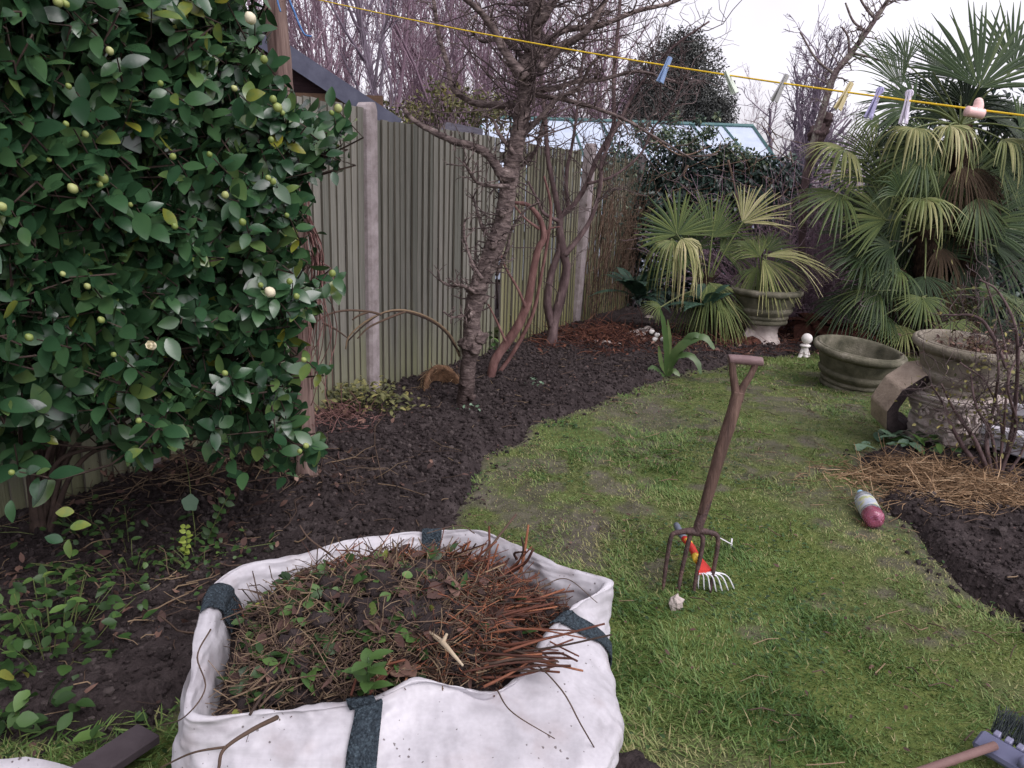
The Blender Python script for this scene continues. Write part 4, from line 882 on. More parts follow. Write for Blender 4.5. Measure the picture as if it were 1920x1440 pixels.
# ------------------------------------------------------------------ camellia
def camellia():
    r = np.random.default_rng(8)
    t = empty('camellia_bush', (0, 0, 0), 'big glossy dark green camellia bush covered in pale round buds', 'bush')
    poly = np.array([(-170, -120), (450, -120), (452, 0), (468, 70), (480, 120), (502, 170), (570, 195), (612, 220), (622, 250), (606, 295), (575, 315), (555, 350), (565, 400), (552, 450), (535, 500), (575, 525), (600, 540), (580, 570), (535, 600), (525, 640), (550, 680), (550, 730), (535, 770), (570, 830), (560, 868), (530, 868), (500, 835), (455, 822), (420, 858), (380, 832), (330, 815), (300, 860), (262, 900), (215, 850), (190, 780), (120, 800), (60, 840), (-170, 860)], float)
    def front(px): return 1.92 + .85 * np.clip(px, -200, 640) / 640
    pos = []; dens = []
    n = 9000
    q = np.column_stack([r.uniform(-170, 645, n), r.uniform(-120, 905, n)])
    d = polydist(q, poly)
    keep = d > 4
    lowgap = (q[:, 1] > 650) & (q[:, 0] < 480); keep &= ~(lowgap & (r.random(n) < .42))
    keep &= ~((q[:, 1] > 740) & (r.random(n) < .25))
    keep &= ~((q[:, 0] > 300) & (q[:, 1] < 330) & (q[:, 1] > 120) & (r.random(n) < .25))
    q = q[keep]; N = len(q)
    q = q[r.permutation(N)[:2300]]; N = len(q)
    dep = front(q[:, 0]) + 1.15 * r.beta(.9, 1.7, N)
    P = np.array([Y(a, b, c) for (a, b), c in zip(q, dep)])
    # stay clear of the fence
    s = (P[:, :2] - F_A) @ F_NRM; P = P[s > .12]; N = len(P)
    buds = [(137, 354, 12), (194, 335, 12), (187, 346, 8), (206, 96, 9), (124, 233, 7), (129, 162, 7), (470, 35, 13), (495, 112, 9), (512, 187, 9), (521, 202, 11), (530, 212, 6), (634, 204, 10), (622, 212, 6), (440, 166, 7), (422, 366, 9), (455, 417, 9), (328, 425, 8), (109, 4, 11), (124, 8, 8), (512, 341, 8), (503, 334, 7), (393, 290, 7), (4, 388, 11), (623, 513, 9), (55, 633, 10), (164, 537, 8), (190, 600, 9), (213, 665, 7), (507, 548, 13), (543, 528, 8), (260, 789, 8), (422, 700, 8), (570, 675, 7), (574, 836, 8), (22, 886, 8), (556, 556, 8), (489, 535, 7), (160, 252, 8), (301, 157, 7), (324, 294, 8), (245, 384, 6), (508, 262, 7), (118, 514, 7), (562, 846, 7), (538, 404, 6), (92, 300, 6)]
    bp = np.array([Y(a, b, float(front(np.float64(a))) - .06) for a, b, _ in buds])
    PP = np.vstack([P, bp + [0, .035, -.012]]); N = len(PP); isb = np.arange(N) >= len(P)
    # shoot direction: outwards and up
    D = nrm(np.column_stack([r.normal(.05, .55, N), r.normal(-.55, .35, N), r.normal(.30, .5, N)]))
    D[isb] = nrm(np.column_stack([r.normal(0, .25, isb.sum()), -.8 * np.ones(isb.sum()), r.normal(.45, .2, isb.sum())]))
    # leaves: spiral round the last 12 cm of each shoot
    A = []; Nn = []; O = []; Ln = []; rn = []
    for k in range(8):
        sel = np.ones(N, bool) if k < 6 else (r.random(N) < .6)
        i = np.where(sel)[0]; m = len(i)
        u = perp(D[i]); w = np.cross(D[i], u); az = k * 2.4 + r.normal(0, .35, m) + i * .7
        rad = u * np.cos(az)[:, None] + w * np.sin(az)[:, None]; sp = r.normal(1.15, .22, m)
        ax = nrm(D[i] * np.cos(sp)[:, None] + rad * np.sin(sp)[:, None] + np.array([0, 0, -.28]))
        nn = D[i] * np.sin(sp)[:, None] - rad * np.cos(sp)[:, None] + np.array([0, -.15, .35]) + r.normal(0, .22, (m, 3))
        O.append(PP[i] - D[i] * (.012 + .018 * k) * r.uniform(.6, 1.2, (m, 1)) + rad * .006); A.append(ax); Nn.append(nn); Ln.append(r.normal(.069, .015, m).clip(.034, .10))
        x = np.clip(r.normal(.46, .20, m), 0, .84); x = np.where(r.random(m) < .045, r.uniform(.86, 1, m), x); rn.append(x)
    A, Nn, O, Ln, rn = [np.concatenate(z) for z in (A, Nn, O, Ln, rn)]
    mb = MB(); mb.leaves(O, A, Nn, Ln, Ln * r.uniform(.50, .63, len(Ln)), rows=7, fold=.17, curl=r.uniform(-.02, .34, len(Ln)), rnd=rn)
    # traced single leaves: low yellow ones and the outliers on the right
    ex = [(120, 960, .05, .95, (-1, 0)), (150, 985, .055, .93, (1, .2)), (128, 1030, .05, .9, (0, -1)), (250, 850, .06, .92, (1, .5)), (20, 960, .06, .5, (0, -1)), (620, 180, .07, .45, (0, 1)), (610, 217, .06, .3, (-1, .2)), (648, 235, .075, .4, (.6, -.8)), (632, 240, .06, .45, (-.4, -1)), (628, 287, .06, .3, (1, .2)), (628, 335, .05, .3, (.3, -1)), (640, 540, .06, .4, (.4, -1)), (612, 545, .055, .6, (-.2, -1)), (605, 690, .06, .3, (1, .1)), (325, 655, .08, .55, (.6, -1)), (100, 1010, .05, .3, (-1, .3))]
    for a, b, L, x, (dx, dy) in ex:
        p = Y(a, b, float(front(np.float64(a))) - .02 if b < 900 else 1.85); ax = RT * dx + UP * dy - FW * .1
        mb.leaves(p[None] - nrm(ax)[None] * L * .5, ax[None], (-FW + UP * .5)[None] + r.normal(0, .2, (1, 3)), L, L * .56, rows=7, fold=.25, curl=.15, rnd=x)
    mb.build('foliage', M['camellia'], t)
    # skeleton: trunk, boughs, shoots
    base = np.array([-1.95, 2.95, -.02]); mb = MB(); sk = []
    for a, b, dd in ((-60, 100, .7), (80, 40, .8), (180, 250, .6), (300, 60, .7), (420, 140, .6), (330, 420, .5), (480, 330, .45), (120, 500, .5), (520, 560, .4), (420, 690, .35), (500, 800, .25), (230, 640, .4), (30, 620, .5), (60, 300, .5), (280, 820, .3)):
        e = Y(a, b, float(front(np.float64(a))) + dd); m1 = base * .55 + e * .45 + np.array([r.normal(0, .06), .12, .18]); P_ = spline([base + r.normal(0, .02, 3), base * .8 + e * .2 + [0, 0, .25], m1, e], 26)
        mb.tubes(P_[None], np.linspace(.013, .005, 26)[None], 6, r.random()); sk.append(P_[6:])
    sk = np.vstack(sk)
    d2 = ((PP[:, None] - sk[None]) ** 2).sum(-1); j = d2.argmin(1); E = sk[j]
    C1 = PP - D * .13; C2 = (C1 + E) / 2 + [0, 0, -.03]
    Q = np.stack([PP + D * .004, PP - D * .06, C1, C2, E], 1); mb.tubes(Q, np.array([.0018, .0024, .003, .004, .006])[None].repeat(N, 0), 4, r.random(N))
    mb.tube([base + [0, 0, -.05], base + [.01, 0, .12], base + [0, 0, .3]], [.06, .045, .03], 10, 8); mb.build('stem', M['camellia_twig'], t)
    for (a, b, q), p in zip(buds, bp):
        mb = MB(); R = q * .0012 * p[1] * .44; mb.lathe([(0, -R * 1.0), (R * .55, -R * .85), (R * .95, -R * .2), (R, R * .15), (R * .75, R * .8), (R * .3, R * 1.2), (0, R * 1.3)], Matrix.Translation(p) @ Vector((r.normal(0, .3), -.6, .7)).to_track_quat('Z', 'Y').to_matrix().to_4x4(), 12, r.random(), 0)
        mb.build('bud', M['petal'] if q >= 13 else M['bud'], t)
    # one opening flower
    p = Y(288, 650, float(front(np.float64(288))) - .08); mb = MB(); dr = nrm(np.array([0, -.85, .4]))
    u = perp(dr); w = np.cross(dr, u)
    for ring, (nl, sp, L) in enumerate(((5, .45, .026), (6, .95, .028), (5, .2, .022))):
        az = np.arange(nl) * 2 * pi / nl + ring; rd = u * np.cos(az)[:, None] + w * np.sin(az)[:, None]
        mb.leaves(np.repeat(p[None], nl, 0), dr * cos(sp) + rd * sin(sp), dr * sin(sp) - rd * cos(sp), L, L * .9, rows=5, fold=.5, curl=-.5, rnd=.6)
    mb.ball(p + dr * .01, .013, 10, 8, .3); mb.build('flower', M['petal'], t, label='half open cream white flower')
camellia()

def wooden_post():
    y = 3.66; k = y / FOC; r = np.random.default_rng(4)
    px = [(577, 925), (570, 800), (563, 640), (555, 480), (545, 340), (531, 180), (520, 60), (511, -40), (508, -75)]
    pts = [Y(a, b, y) for a, b in px]; mb = MB(); rough_tube(mb, pts, [q * k for q in (25, 21, 21, 21, 20, 19.5, 19, 19, 18)], 16, 90, .06, 10)
    t = tag(mb.build('wooden_post', M['post_wood']), 'rough round timber post rising out of the camellia and holding the washing line', 'post')
    mb = MB()
    for px in ([(541, -20), (543, 0), (552, 22), (562, 48), (572, 65), (584, 68)], [(517, -30), (520, 0), (526, 22)], [(500, -38), (520, -30), (545, -34)]):
        mb.tube([Y(a, b, y - .12) for a, b in px], [.0045, .004], 6, 20)
    tag(mb.build('blue_cord', M['blue_cord']), 'loose end of blue cord tied round the top of the timber post', 'cord')
    # bundle of red stems tied against the post
    mb = MB()
    for k_ in range(34):
        a = [(560 + r.normal(0, 12), 330), (572 + r.normal(0, 8), 400), (588 + r.normal(0, 10), 470), (596 + r.normal(0, 14), 520), (585 + r.normal(0, 18), 620), (580 + r.normal(0, 20), 730), (600 + r.normal(0, 30), 800)]
        i0 = r.integers(0, 3); i1 = r.integers(4, 8)
        mb.tube([Y(*q, y + r.normal(.02, .08)) for q in a[i0:i1]], [.0035, .002], 5, 18, r.uniform(0, .7))
    tag(mb.build('climber', M['bark_red']), 'bundle of bare reddish climber stems tied along the timber post', 'climber')
wooden_post()

# ------------------------------------------------------------------ fan palms
def frond(name, parent, hast, crown, axis, normal, R, spread, droop, seed, tone=.35, leaf=None, nseg=27, tipfray=.3, wd=1.0, label=None):
    r = np.random.default_rng(seed); mb = MB(); hast = np.asarray(hast, float); crown = np.asarray(crown, float)
    a = nrm(axis); n = nrm(np.asarray(normal, float) - np.dot(normal, a) * a); b = np.cross(n, a)
    th = np.linspace(-spread, spread, nseg) + r.normal(0, .022, nseg); dth = 2 * spread / nseg
    rows = np.array([.03, .22, .42, .58, .74, .88, 1.0]); K = len(rows)
    Ls = R * (.78 + .22 * np.cos(th * .8)) * r.uniform(.9, 1.05, nseg)
    dirs = a * np.cos(th)[:, None] + b * np.sin(th)[:, None]; prp = -a * np.sin(th)[:, None] + b * np.cos(th)[:, None]
    split = .40
    wid = np.where(rows < split, rows * np.tan(dth / 2) * 1.08, np.interp(rows, [split, .7, 1.0], [split * np.tan(dth / 2) * 1.08, .40 * np.tan(dth / 2), .003])) * wd
    Rr = Ls[:, None] * rows[None]
    c = hast + dirs[:, None] * Rr[..., None] + n * (.10 * Rr ** 1.0)[..., None] * .5
    side_w = (Ls[:, None] * wid[None])
    dr = droop * r.uniform(.5, 1.5, nseg) + .16 * r.random(nseg) ** 2
    tt = np.clip((rows - .30) / .70, 0, 1) ** 1.7
    g = np.array([0, 0, -1.0])
    horiz = dirs - dirs[:, 2:3] * np.array([0, 0, 1.0])
    lag = (dr[:, None] * tt[None] * Ls[:, None])
    c = c + g * lag[..., None] - horiz[:, None] * (lag * .45 * np.clip(dr, 0, 1.2)[:, None])[..., None]
    c = c + r.normal(0, 1, (nseg, 1, 3)) * (tt * R * .05 * tipfray)[None, :, None]
    fold = .55
    lf = c - prp[:, None] * side_w[..., None]; rt = c + prp[:, None] * side_w[..., None]; md = c + n * (side_w * fold)[..., None]
    V = np.stack([lf, md, rt], 2)
    i = np.arange(nseg)[:, None] * K * 3; k = np.arange(K - 1)[None] * 3
    F = np.concatenate([np.stack([i + k + q, i + k + q + 1, i + k + q + 4, i + k + q + 3], -1).reshape(-1, 4) for q in (0, 1)])
    rn = np.clip(tone + r.normal(0, .07, nseg)[:, None] + (rows[None] ** 6) * (.06 + .3 * tipfray * (r.random(nseg)[:, None] < .6)), 0, 1)
    mb.add(V.reshape(-1, 3), [F], np.repeat(rn.ravel(), 3), 0)
    mid = (hast + crown) / 2 + np.array([0, 0, .06 * np.linalg.norm(hast - crown)])
    mb.tube([crown, mid, hast, hast + a * R * .08], [.011, .008, .007, .004], 6, 14, .5, 1)
    return mb.build(name, [leaf or M['palm'], M['petiole']], parent, smooth=False, label=label)
def IM(px, dx, dy, f=0.0): return RT * dx + UP * dy + FW * f      # a direction as it looks in the photo (x right, y up), f = away from the viewer
def palm_set(t, y, crown_px, rows, seed0):
    cr = Y(*crown_px, y)
    q = np.random.default_rng(seed0); rows = list(rows)
    if len(rows) > 12:
        for _ in range(16):
            a = q.uniform(0, 2 * pi); ln = q.uniform(20, 85)
            rows.append((crown_px[0] + ln * cos(a) * 1.2, crown_px[1] + 10 - ln * sin(a) * .9 + 25 * q.random(), cos(a), sin(a) - .25, q.uniform(-.2, .3), q.uniform(80, 115), 1.35, q.uniform(.2, .6), q.uniform(.05, .3), (.6, .7, q.normal(0, .3)), q.uniform(.15, .6)))  # fans set further back, leaf tone lowered to paint the crown's shaded depth
    for i, (px, py, dx, dy, f, R, sp, dr, tone, nf, dz) in enumerate(rows):
        yy = y + dz; h = Y(px, py, yy)
        frond('frond', t, h, cr, IM(0, dx, dy, f), -FW * nf[1] + UP * nf[0] + RT * nf[2], R * yy / FOC, sp, dr, seed0 + i, tone)
    if len(rows) > 25:                       # skirt of old fronds hanging round the stem, and full green fans over it
        for i in range(4):
            a = q.uniform(-1, 1); px = crown_px[0] + a * 42; py = crown_px[1] + q.uniform(15, 130); dd = q.uniform(-.30, .05)
            frond('dead_frond', t, Y(px, py, y + dd), cr, IM(0, a * .8 + q.normal(0, .2), -1, q.uniform(-.5, 0)), -FW + UP * .3 + RT * q.normal(0, .4), q.uniform(60, 95) * y / FOC, 1.0, .5, seed0 + 200 + i, .4, M['dead_frond'], label='dead brown frond hanging against the stem')
        for i in range(9):
            a = q.uniform(0, 2 * pi); ln = q.uniform(40, 120); dd = q.uniform(-.45, -.05)
            frond('frond', t, Y(crown_px[0] + ln * cos(a) * 1.25, crown_px[1] + 40 - ln * sin(a) * .9, y + dd), cr, IM(0, cos(a), sin(a) * .8 - .15, q.uniform(-.4, .1)), -FW * .9 + UP * .45 + RT * q.normal(0, .3), q.uniform(75, 105) * y / FOC, q.uniform(1.1, 1.5), q.uniform(.08, .40), seed0 + 300 + i, q.uniform(.15, .5))  # tone kept low so leaf colour carries the shadow between fans
def palm_trunk(t, foot, top, r0, seed):
    r = np.random.default_rng(seed); mb = MB(); rough_tube(mb, [foot, (np.asarray(foot) + top) / 2 + r.normal(0, .03, 3), top], [r0 * 1.1, r0, r0 * .9], 14, 40, .22, 14, rings=.3)
    n = 220; f = r.random(n); S = np.asarray(foot)[None] + (np.asarray(top) - foot)[None] * f[:, None]; az = r.uniform(0, 2 * pi, n); o = np.column_stack([np.cos(az), np.sin(az), np.zeros(n)])
    mb.leaves(S + o * r0 * .9, o * .6 + [0, 0, .8] + r.normal(0, .3, (n, 3)), o, r.uniform(.06, .16, n), r.uniform(.008, .02, n), rows=3, rnd=r.random(n)); mb.build('trunk', M['fibre'], t)
def palms():
    up = (.5, .8, 0)
    # tall palm at the back right
    y = 7.9; t = empty('fan_palm', (0, 0, 0), 'tallest fan palm, its stiff upright fans reaching the sky above the washing line', 'palm', 'fan palms at the end of the garden')
    top = Y(1800, 235, y); foot = Y(1815, 640, y); foot[2] = -.05; palm_trunk(t, foot, top, .11, 1)
    R_ = [(1835, 165, .15, 1, .1, 170, 1.35, .02, .30, (.1, 1, .1), -.2), (1752, 140, .0, 1, .3, 110, .75, .0, .28, (.2, .9, .5), 0), (1690, 165, -.45, 1, .1, 125, .8, .05, .33, (.2, .9, .3), 0), (1900, 130, .6, .9, .2, 140, 1.3, .05, .30, (.1, 1, 0), .1),
          (1715, 240, -.5, -.2, -.4, 88, 1.5, .75, .74, (.9, .5, 0), -.3), (1780, 235, .1, -.3, -.5, 82, 1.4, .8, .78, (.9, .5, 0), -.3), (1880, 262, .4, -.2, -.4, 88, 1.4, .7, .70, (.9, .5, 0), -.2), (1770, 190, -.3, .6, .3, 120, 1.3, .2, .18, (.4, .8, 0), .2),
          (1840, 215, .5, .3, .3, 130, 1.4, .3, .15, (.5, .8, 0), .2), (1720, 200, -.7, .4, .3, 110, 1.3, .25, .2, (.5, .8, 0), .2), (1900, 220, .8, .1, .2, 120, 1.4, .4, .2, (.6, .7, 0), .2), (1800, 150, -.2, .9, .5, 130, 1.2, .1, .14, (.2, .9, 0), .4),
          (1740, 270, -.3, -.6, 0, 90, 1.3, .6, .55, (.7, .7, 0), .3), (1835, 285, .3, -.6, 0, 100, 1.3, .6, .5, (.7, .7, 0), .3), (1700, 120, -.3, 1, .4, 90, .9, .1, .22, (.2, .9, 0), .5), (1650, 225, -.8, .1, 0, 80, 1.2, .5, .5, (.6, .7, 0), .1)]
    palm_set(t, y, (1800, 235), R_, 500)
    # broad middle palm
    y = 7.8; t = empty('fan_palm', (0, 0, 0), 'broad fan palm of mid height with drooping yellowish fans behind the stone bowls', 'palm', 'fan palms at the end of the garden')
    top = Y(1735, 430, y); foot = Y(1745, 640, y); foot[2] = -.05; palm_trunk(t, foot, top, .12, 2)
    R_ = [(1585, 282, -.7, .1, -.2, 95, 1.7, .55, .72, (.9, .6, 0), 0), (1612, 330, -.5, .2, 0, 100, 1.3, .3, .5, (.7, .8, 0), .1), (1575, 365, -.9, -.3, -.2, 105, 1.4, .6, .52, (.8, .6, 0), -.1), (1665, 355, -.5, .6, 0, 100, 1.3, .15, .45, (.4, .9, 0), 0),
          (1728, 372, .0, -.35, -.8, 95, 1.75, .75, .66, (.95, .35, 0), -.4), (1800, 350, .25, .9, .1, 120, 1.3, .1, .42, (.3, .9, 0), .1), (1835, 425, .8, .55, 0, 130, 1.25, .1, .32, (.3, .9, 0), -.2), (1880, 380, .7, .7, .2, 120, 1.3, .15, .35, (.3, .9, 0), .1), (1690, 410, -.9, .1, 0, 120, 1.3, .4, .25, (.6, .8, 0), -.1),
          (1860, 470, .9, -.1, -.1, 120, 1.4, .4, .28, (.6, .8, 0), -.2), (1650, 450, -.8, -.3, -.2, 120, 1.4, .5, .28, (.6, .8, 0), -.2), (1780, 440, .4, .6, .2, 120, 1.4, .2, .15, (.5, .8, 0), .3), (1700, 470, -.3, -.7, 0, 110, 1.3, .4, .15, (.5, .8, 0), .3), (1800, 480, .5, -.5, 0, 110, 1.4, .4, .2, (.5, .8, 0), .1),
          (1740, 330, -.2, 1, .2, 110, 1.2, .1, .45, (.2, .9, 0), .3), (1640, 300, -.6, .7, .2, 90, 1.2, .2, .5, (.4, .9, 0), .3), (1850, 310, .5, .8, .2, 110, 1.3, .2, .35, (.4, .9, 0), .3), (1900, 430, .9, .3, .1, 110, 1.3, .3, .3, (.5, .8, 0), 0), (1625, 395, -.8, .2, .1, 100, 1.3, .4, .35, (.6, .8, 0), .2)]
    R_ = [q[:7] + (q[7] * (.45 if q[8] < .6 else .8),) + q[8:] for q in R_]
    palm_set(t, y, (1735, 430), R_, 540)
    # low spreading palm in front of it
    y = 7.5; t = empty('fan_palm', (0, 0, 0), 'lowest fan palm, small bright green fans hanging over soil behind the bowls', 'palm', 'fan palms at the end of the garden')
    top = Y(1742, 560, y); foot = Y(1742, 640, y); foot[2] = -.05; palm_trunk(t, foot, top, .10, 3)
    R_ = [(1620, 485, -.9, .05, -.2, 85, 1.3, .45, .30, (.8, .6, 0), 0), (1685, 505, -.6, -.05, -.3, 85, 1.5, .6, .42, (.8, .6, 0), -.1), (1730, 558, -.15, -.75, -.4, 68, 1.7, .3, .52, (.6, .8, 0), -.3), (1645, 545, -.9, -.25, -.2, 95, 1.2, .5, .38, (.8, .6, 0), -.1), (1790, 602, .2, -.8, -.4, 60, 1.6, .3, .55, (.6, .8, 0), -.4),
          (1835, 540, .7, -.2, -.3, 85, 1.4, .5, .40, (.8, .6, 0), -.2), (1695, 612, -.4, -.7, -.3, 55, 1.4, .3, .66, (.6, .8, 0), -.3), (1880, 560, .9, -.3, -.2, 85, 1.4, .5, .48, (.8, .6, 0), -.2), (1600, 560, -.9, -.3, -.1, 90, 1.2, .5, .22, (.8, .6, 0), .1), (1760, 480, .2, .6, .1, 90, 1.4, .2, .2, (.5, .8, 0), .3), (1660, 590, -.7, -.5, -.3, 70, 1.3, .4, .32, (.7, .7, 0), -.2), (1850, 600, .5, -.7, -.3, 70, 1.4, .4, .25, (.7, .7, 0), -.1)]
    R_ = [q[:7] + (q[7] * .7,) + q[8:] for q in R_]
    palm_set(t, y, (1742, 560), R_, 580)
    # young palm left of the back planter
    y = 7.85; t = empty('fan_palm', (0, 0, 0), 'young fan palm left of the back planter with a pale fan hanging like a mop', 'palm')
    top = Y(1325, 520, y); foot = Y(1330, 640, y); foot[2] = -.03; palm_trunk(t, foot, top, .07, 4)
    R_ = [(1270, 440, -.2, 1, .1, 92, 1.75, .03, .50, (.15, 1, .1), 0), (1335, 445, .25, 1, .1, 98, 1.3, .03, .46, (.15, 1, 0), .1), (1392, 418, .75, .75, 0, 95, .95, .08, .80, (.5, .8, 0), 0), (1278, 447, .5, -.45, -.5, 92, 1.1, .95, .80, (.9, .5, 0), -.15), (1262, 450, -.5, -.4, -.4, 80, 1.0, .8, .62, (.9, .5, 0), -.1),
          (1330, 530, .35, -.75, -.3, 90, 1.0, .45, .58, (.6, .8, 0), -.15), (1350, 470, .8, .2, 0, 80, 1.2, .2, .48, (.4, .9, 0), .1), (1290, 500, -.5, .5, .2, 70, 1.3, .2, .36, (.4, .9, 0), .15), (1310, 545, -.2, -.8, -.2, 75, 1.1, .5, .40, (.6, .8, 0), 0), (1345, 560, .5, -.6, -.3, 85, .8, .4, .6, (.7, .7, 0), -.2), (1300, 470, 0, .9, .2, 80, 1.4, .1, .4, (.2, 1, 0), .2), (1240, 575, -.9, .15, -.2, 45, 1.2, .35, .55, (.8, .6, 0), -.3)]
    palm_set(t, y, (1325, 540), R_, 620)
    # palm in the back planter
    y = 7.75; t = empty('potted_palm', (0, 0, 0), 'small palm in the back stone bowl, one long pale fan flung out sideways', 'palm')
    cr = (1428, 560); top = Y(1428, 545, y); foot = Y(1428, 585, y); palm_trunk(t, foot, top, .035, 5)
    R_ = [(1432, 480, 1, .02, -.2, 135, .62, .30, .80, (.9, .5, 0), -.1), (1425, 482, -.3, .5, 0, 48, 1.1, .1, .55, (.3, 1, 0), 0), (1430, 485, .5, -.75, -.3, 95, .75, .2, .70, (.6, .8, 0), -.1), (1415, 470, -.6, .4, .1, 55, 1.0, .3, .6, (.5, .8, 0), .05), (1438, 470, .4, .5, .1, 60, 1.1, .2, .45, (.5, .8, 0), .1), (1420, 500, -.3, -.7, -.1, 60, .9, .3, .5, (.6, .8, 0), 0), (1450, 500, .7, .1, .1, 70, 1.0, .3, .4, (.6, .8, 0), .1)]
    palm_set(t, y, cr, R_, 650)
palms()

# ------------------------------------------------------------------ low plants
def low_plants():
    r = np.random.default_rng(66)
    def gpos(px, py): p = G(px, py, 0); p[2] = ground_z(p[0], p[1]); return p
    # hart's tongue / strap leaved plant on the bed
    base = gpos(1250, 705); y = base[1]; k = y / FOC; t = empty('strap_leaf_plant', base, 'strap leaved plant with broad arching pale green leaves at the bed corner', 'plant')
    mb = MB()
    def strap(px, w, tone, yy=y):
        P = spline([Y(a, b, yy + i * -.03) for i, (a, b) in enumerate(px)], 16); T = nrm(np.gradient(P, axis=0)); sd = nrm(np.cross(T, -FW + UP * .7)); ww = np.sin(pi * np.linspace(.06, .97, 16)) ** .6 * w * .72 * k * (1 + .12 * np.sin(np.arange(16) * 2.3))
        V = np.stack([P - sd * ww[:, None], P + UP * .008, P + sd * ww[:, None]], 1).reshape(-1, 3); i = np.arange(15)[:, None] * 3
        mb.add(V, [np.concatenate([np.stack([i + q, i + q + 1, i + q + 4, i + q + 3], -1).reshape(-1, 4) for q in (0, 1)])], tone)
    for px, w, tn in (([(1252, 700), (1262, 665), (1290, 640), (1320, 632), (1340, 655)], 13, .55), ([(1252, 700), (1265, 672), (1290, 665), (1308, 680), (1314, 702)], 10, .5), ([(1248, 705), (1250, 660), (1245, 610), (1238, 580)], 8, .45), ([(1245, 705), (1228, 690), (1220, 695), (1218, 712)], 9, .35), ([(1250, 705), (1262, 695), (1275, 705)], 9, .6), ([(1248, 700), (1240, 680), (1235, 650)], 7, .65), ([(1252, 700), (1275, 655), (1300, 628), (1330, 640)], 11, .4), ([(1246, 705), (1236, 700), (1230, 715)], 8, .5), ([(1252, 704), (1256, 640), (1252, 600)], 5, .75)): strap(px, w, tn)
    mb.build('foliage', M['hart'], t)
    mb = MB()
    for a, b in ((1232, 628), (1243, 636), (1228, 636), (1222, 622)): mb.ball(Y(a, b, y), [.022, .016, .02], 9, 7, wob=.5)
    mb.build('dried_flower', M['white_paint'], t)
    # feathery fern against the fence corner
    def fern(name, px, yy, n, L, seed, label, m, hang=.5, spread=1.0, W=.10):
        q = np.random.default_rng(seed); base = Y(*px, yy); t = empty(name, base, label, 'fern'); mb = MB()
        for f in range(n):
            az = q.uniform(0, 2 * pi); el = q.uniform(.4, 1.25); LL = L * q.uniform(.6, 1.1)
            d = np.array([cos(az) * cos(el) * spread, sin(az) * cos(el) * spread, sin(el)]); P = base + d * LL * np.linspace(0, 1, 14)[:, None] - np.array([0, 0, 1]) * (np.linspace(0, 1, 14)[:, None] ** 2) * LL * hang
            mb.tube(P, [.003, .001], 4, None, .3)
            T = nrm(np.gradient(P, axis=0)); sd = nrm(np.cross(T, [0, 0, 1])); s = np.linspace(.12, 1, 26); pp = np.stack([np.interp(s, np.linspace(0, 1, 14), P[:, c]) for c in range(3)], 1); tt = np.stack([np.interp(s, np.linspace(0, 1, 14), T[:, c]) for c in range(3)], 1); ss = np.stack([np.interp(s, np.linspace(0, 1, 14), sd[:, c]) for c in range(3)], 1)
            for sg in (-1, 1):
                mb.leaves(pp, ss * sg + tt * .35, np.cross(ss, tt) * 1.0, W * np.sin(pi * s ** .8).clip(.12) * q.uniform(.85, 1.1, 26), W * .24, rows=2, rnd=np.clip(q.normal(.45, .15, 26), 0, 1), curl=.15)
        return mb.build('foliage', m, t)
    fern('fern', (1195, 560), 8.2, 20, .75, 1, 'dark feathery fern in the fence corner beside the young palm', M['fern'])
    fern('fern', (1320, 580), 7.6, 12, .55, 2, 'dark drooping fern half hidden under the young palm fans', M['fern'])
    fern('dead_fern', (1392, 640), 7.7, 22, .42, 3, 'rust brown dead fern in front of the back planter pedestal', M['rust_fern'], .9)
    fern('dead_fern', (1520, 610), 8.0, 24, .45, 4, 'rust brown dead fern behind the white ball ornament', M['rust_fern'], .9, 1.3)
    fern('dead_fern', (1590, 625), 7.6, 20, .40, 5, 'rust brown dead fern behind the empty stone bowl', M['rust_fern'], .9, 1.3)
    # heaps of brown prunings at the foot of the creeper
    def heap(name, px, n, label, m, L, sx, sy, h, seed, cat):
        q = np.random.default_rng(seed); c = gpos(*px); mb = MB(); f = np.column_stack([q.normal(0, sx, n), q.normal(0, sy, n)]); z = h * np.exp(-(f[:, 0] / sx / 1.4) ** 2 - (f[:, 1] / sy / 1.4) ** 2) * q.random(n)
        S = c + np.column_stack([f, z]); D = np.column_stack([q.normal(0, 1, (n, 2)), q.normal(.05, .35, n)]); P, R = grow(S, D, q.uniform(.4, 1, n) * L, q.uniform(.0015, .004, n), 5, .25, -.03, q, .6); P[:, :, 2] = np.maximum(P[:, :, 2], c[2] + .004); mb.tubes(P, R, 4, q.random(n), 0)
        k = n; f2 = np.column_stack([q.normal(0, sx, k), q.normal(0, sy, k)]); mb.leaves(c + np.column_stack([f2, h * q.random(k) * .7]), q.normal(size=(k, 3)), q.normal(size=(k, 3)) + [0, 0, 1], q.uniform(.02, .06, k), q.uniform(.012, .03, k), rows=3, rnd=q.random(k), mi=1)
        return tag(mb.build(name, m), label, cat, kind='stuff')
    heap('brush_pile', (1125, 650), 420, 'low heap of dark red brown prunings at the foot of the far fence post', [M['rust_fern'], M['rust_fern']], .35, .30, .30, .16, 7, 'brush pile')
    heap('leaf_litter', (1470, 640), 420, 'red brown litter under the palms beside the white ball ornament', [M['rust_fern'], M['dead_leaf']], .25, .75, .30, .07, 8, 'leaf litter')
    heap('leaf_litter', (1300, 655), 260, 'brown litter round the foot of the young palm', [M['rust_fern'], M['dead_leaf']], .25, .5, .22, .06, 9, 'leaf litter')
    heap('leaf_litter', (200, 1130), 130, 'dead brown leaves and stalks over the bare earth left of the bag', [M['stick_dull'], M['dead_leaf']], .16, .42, .3, .03, 12, 'leaf litter')
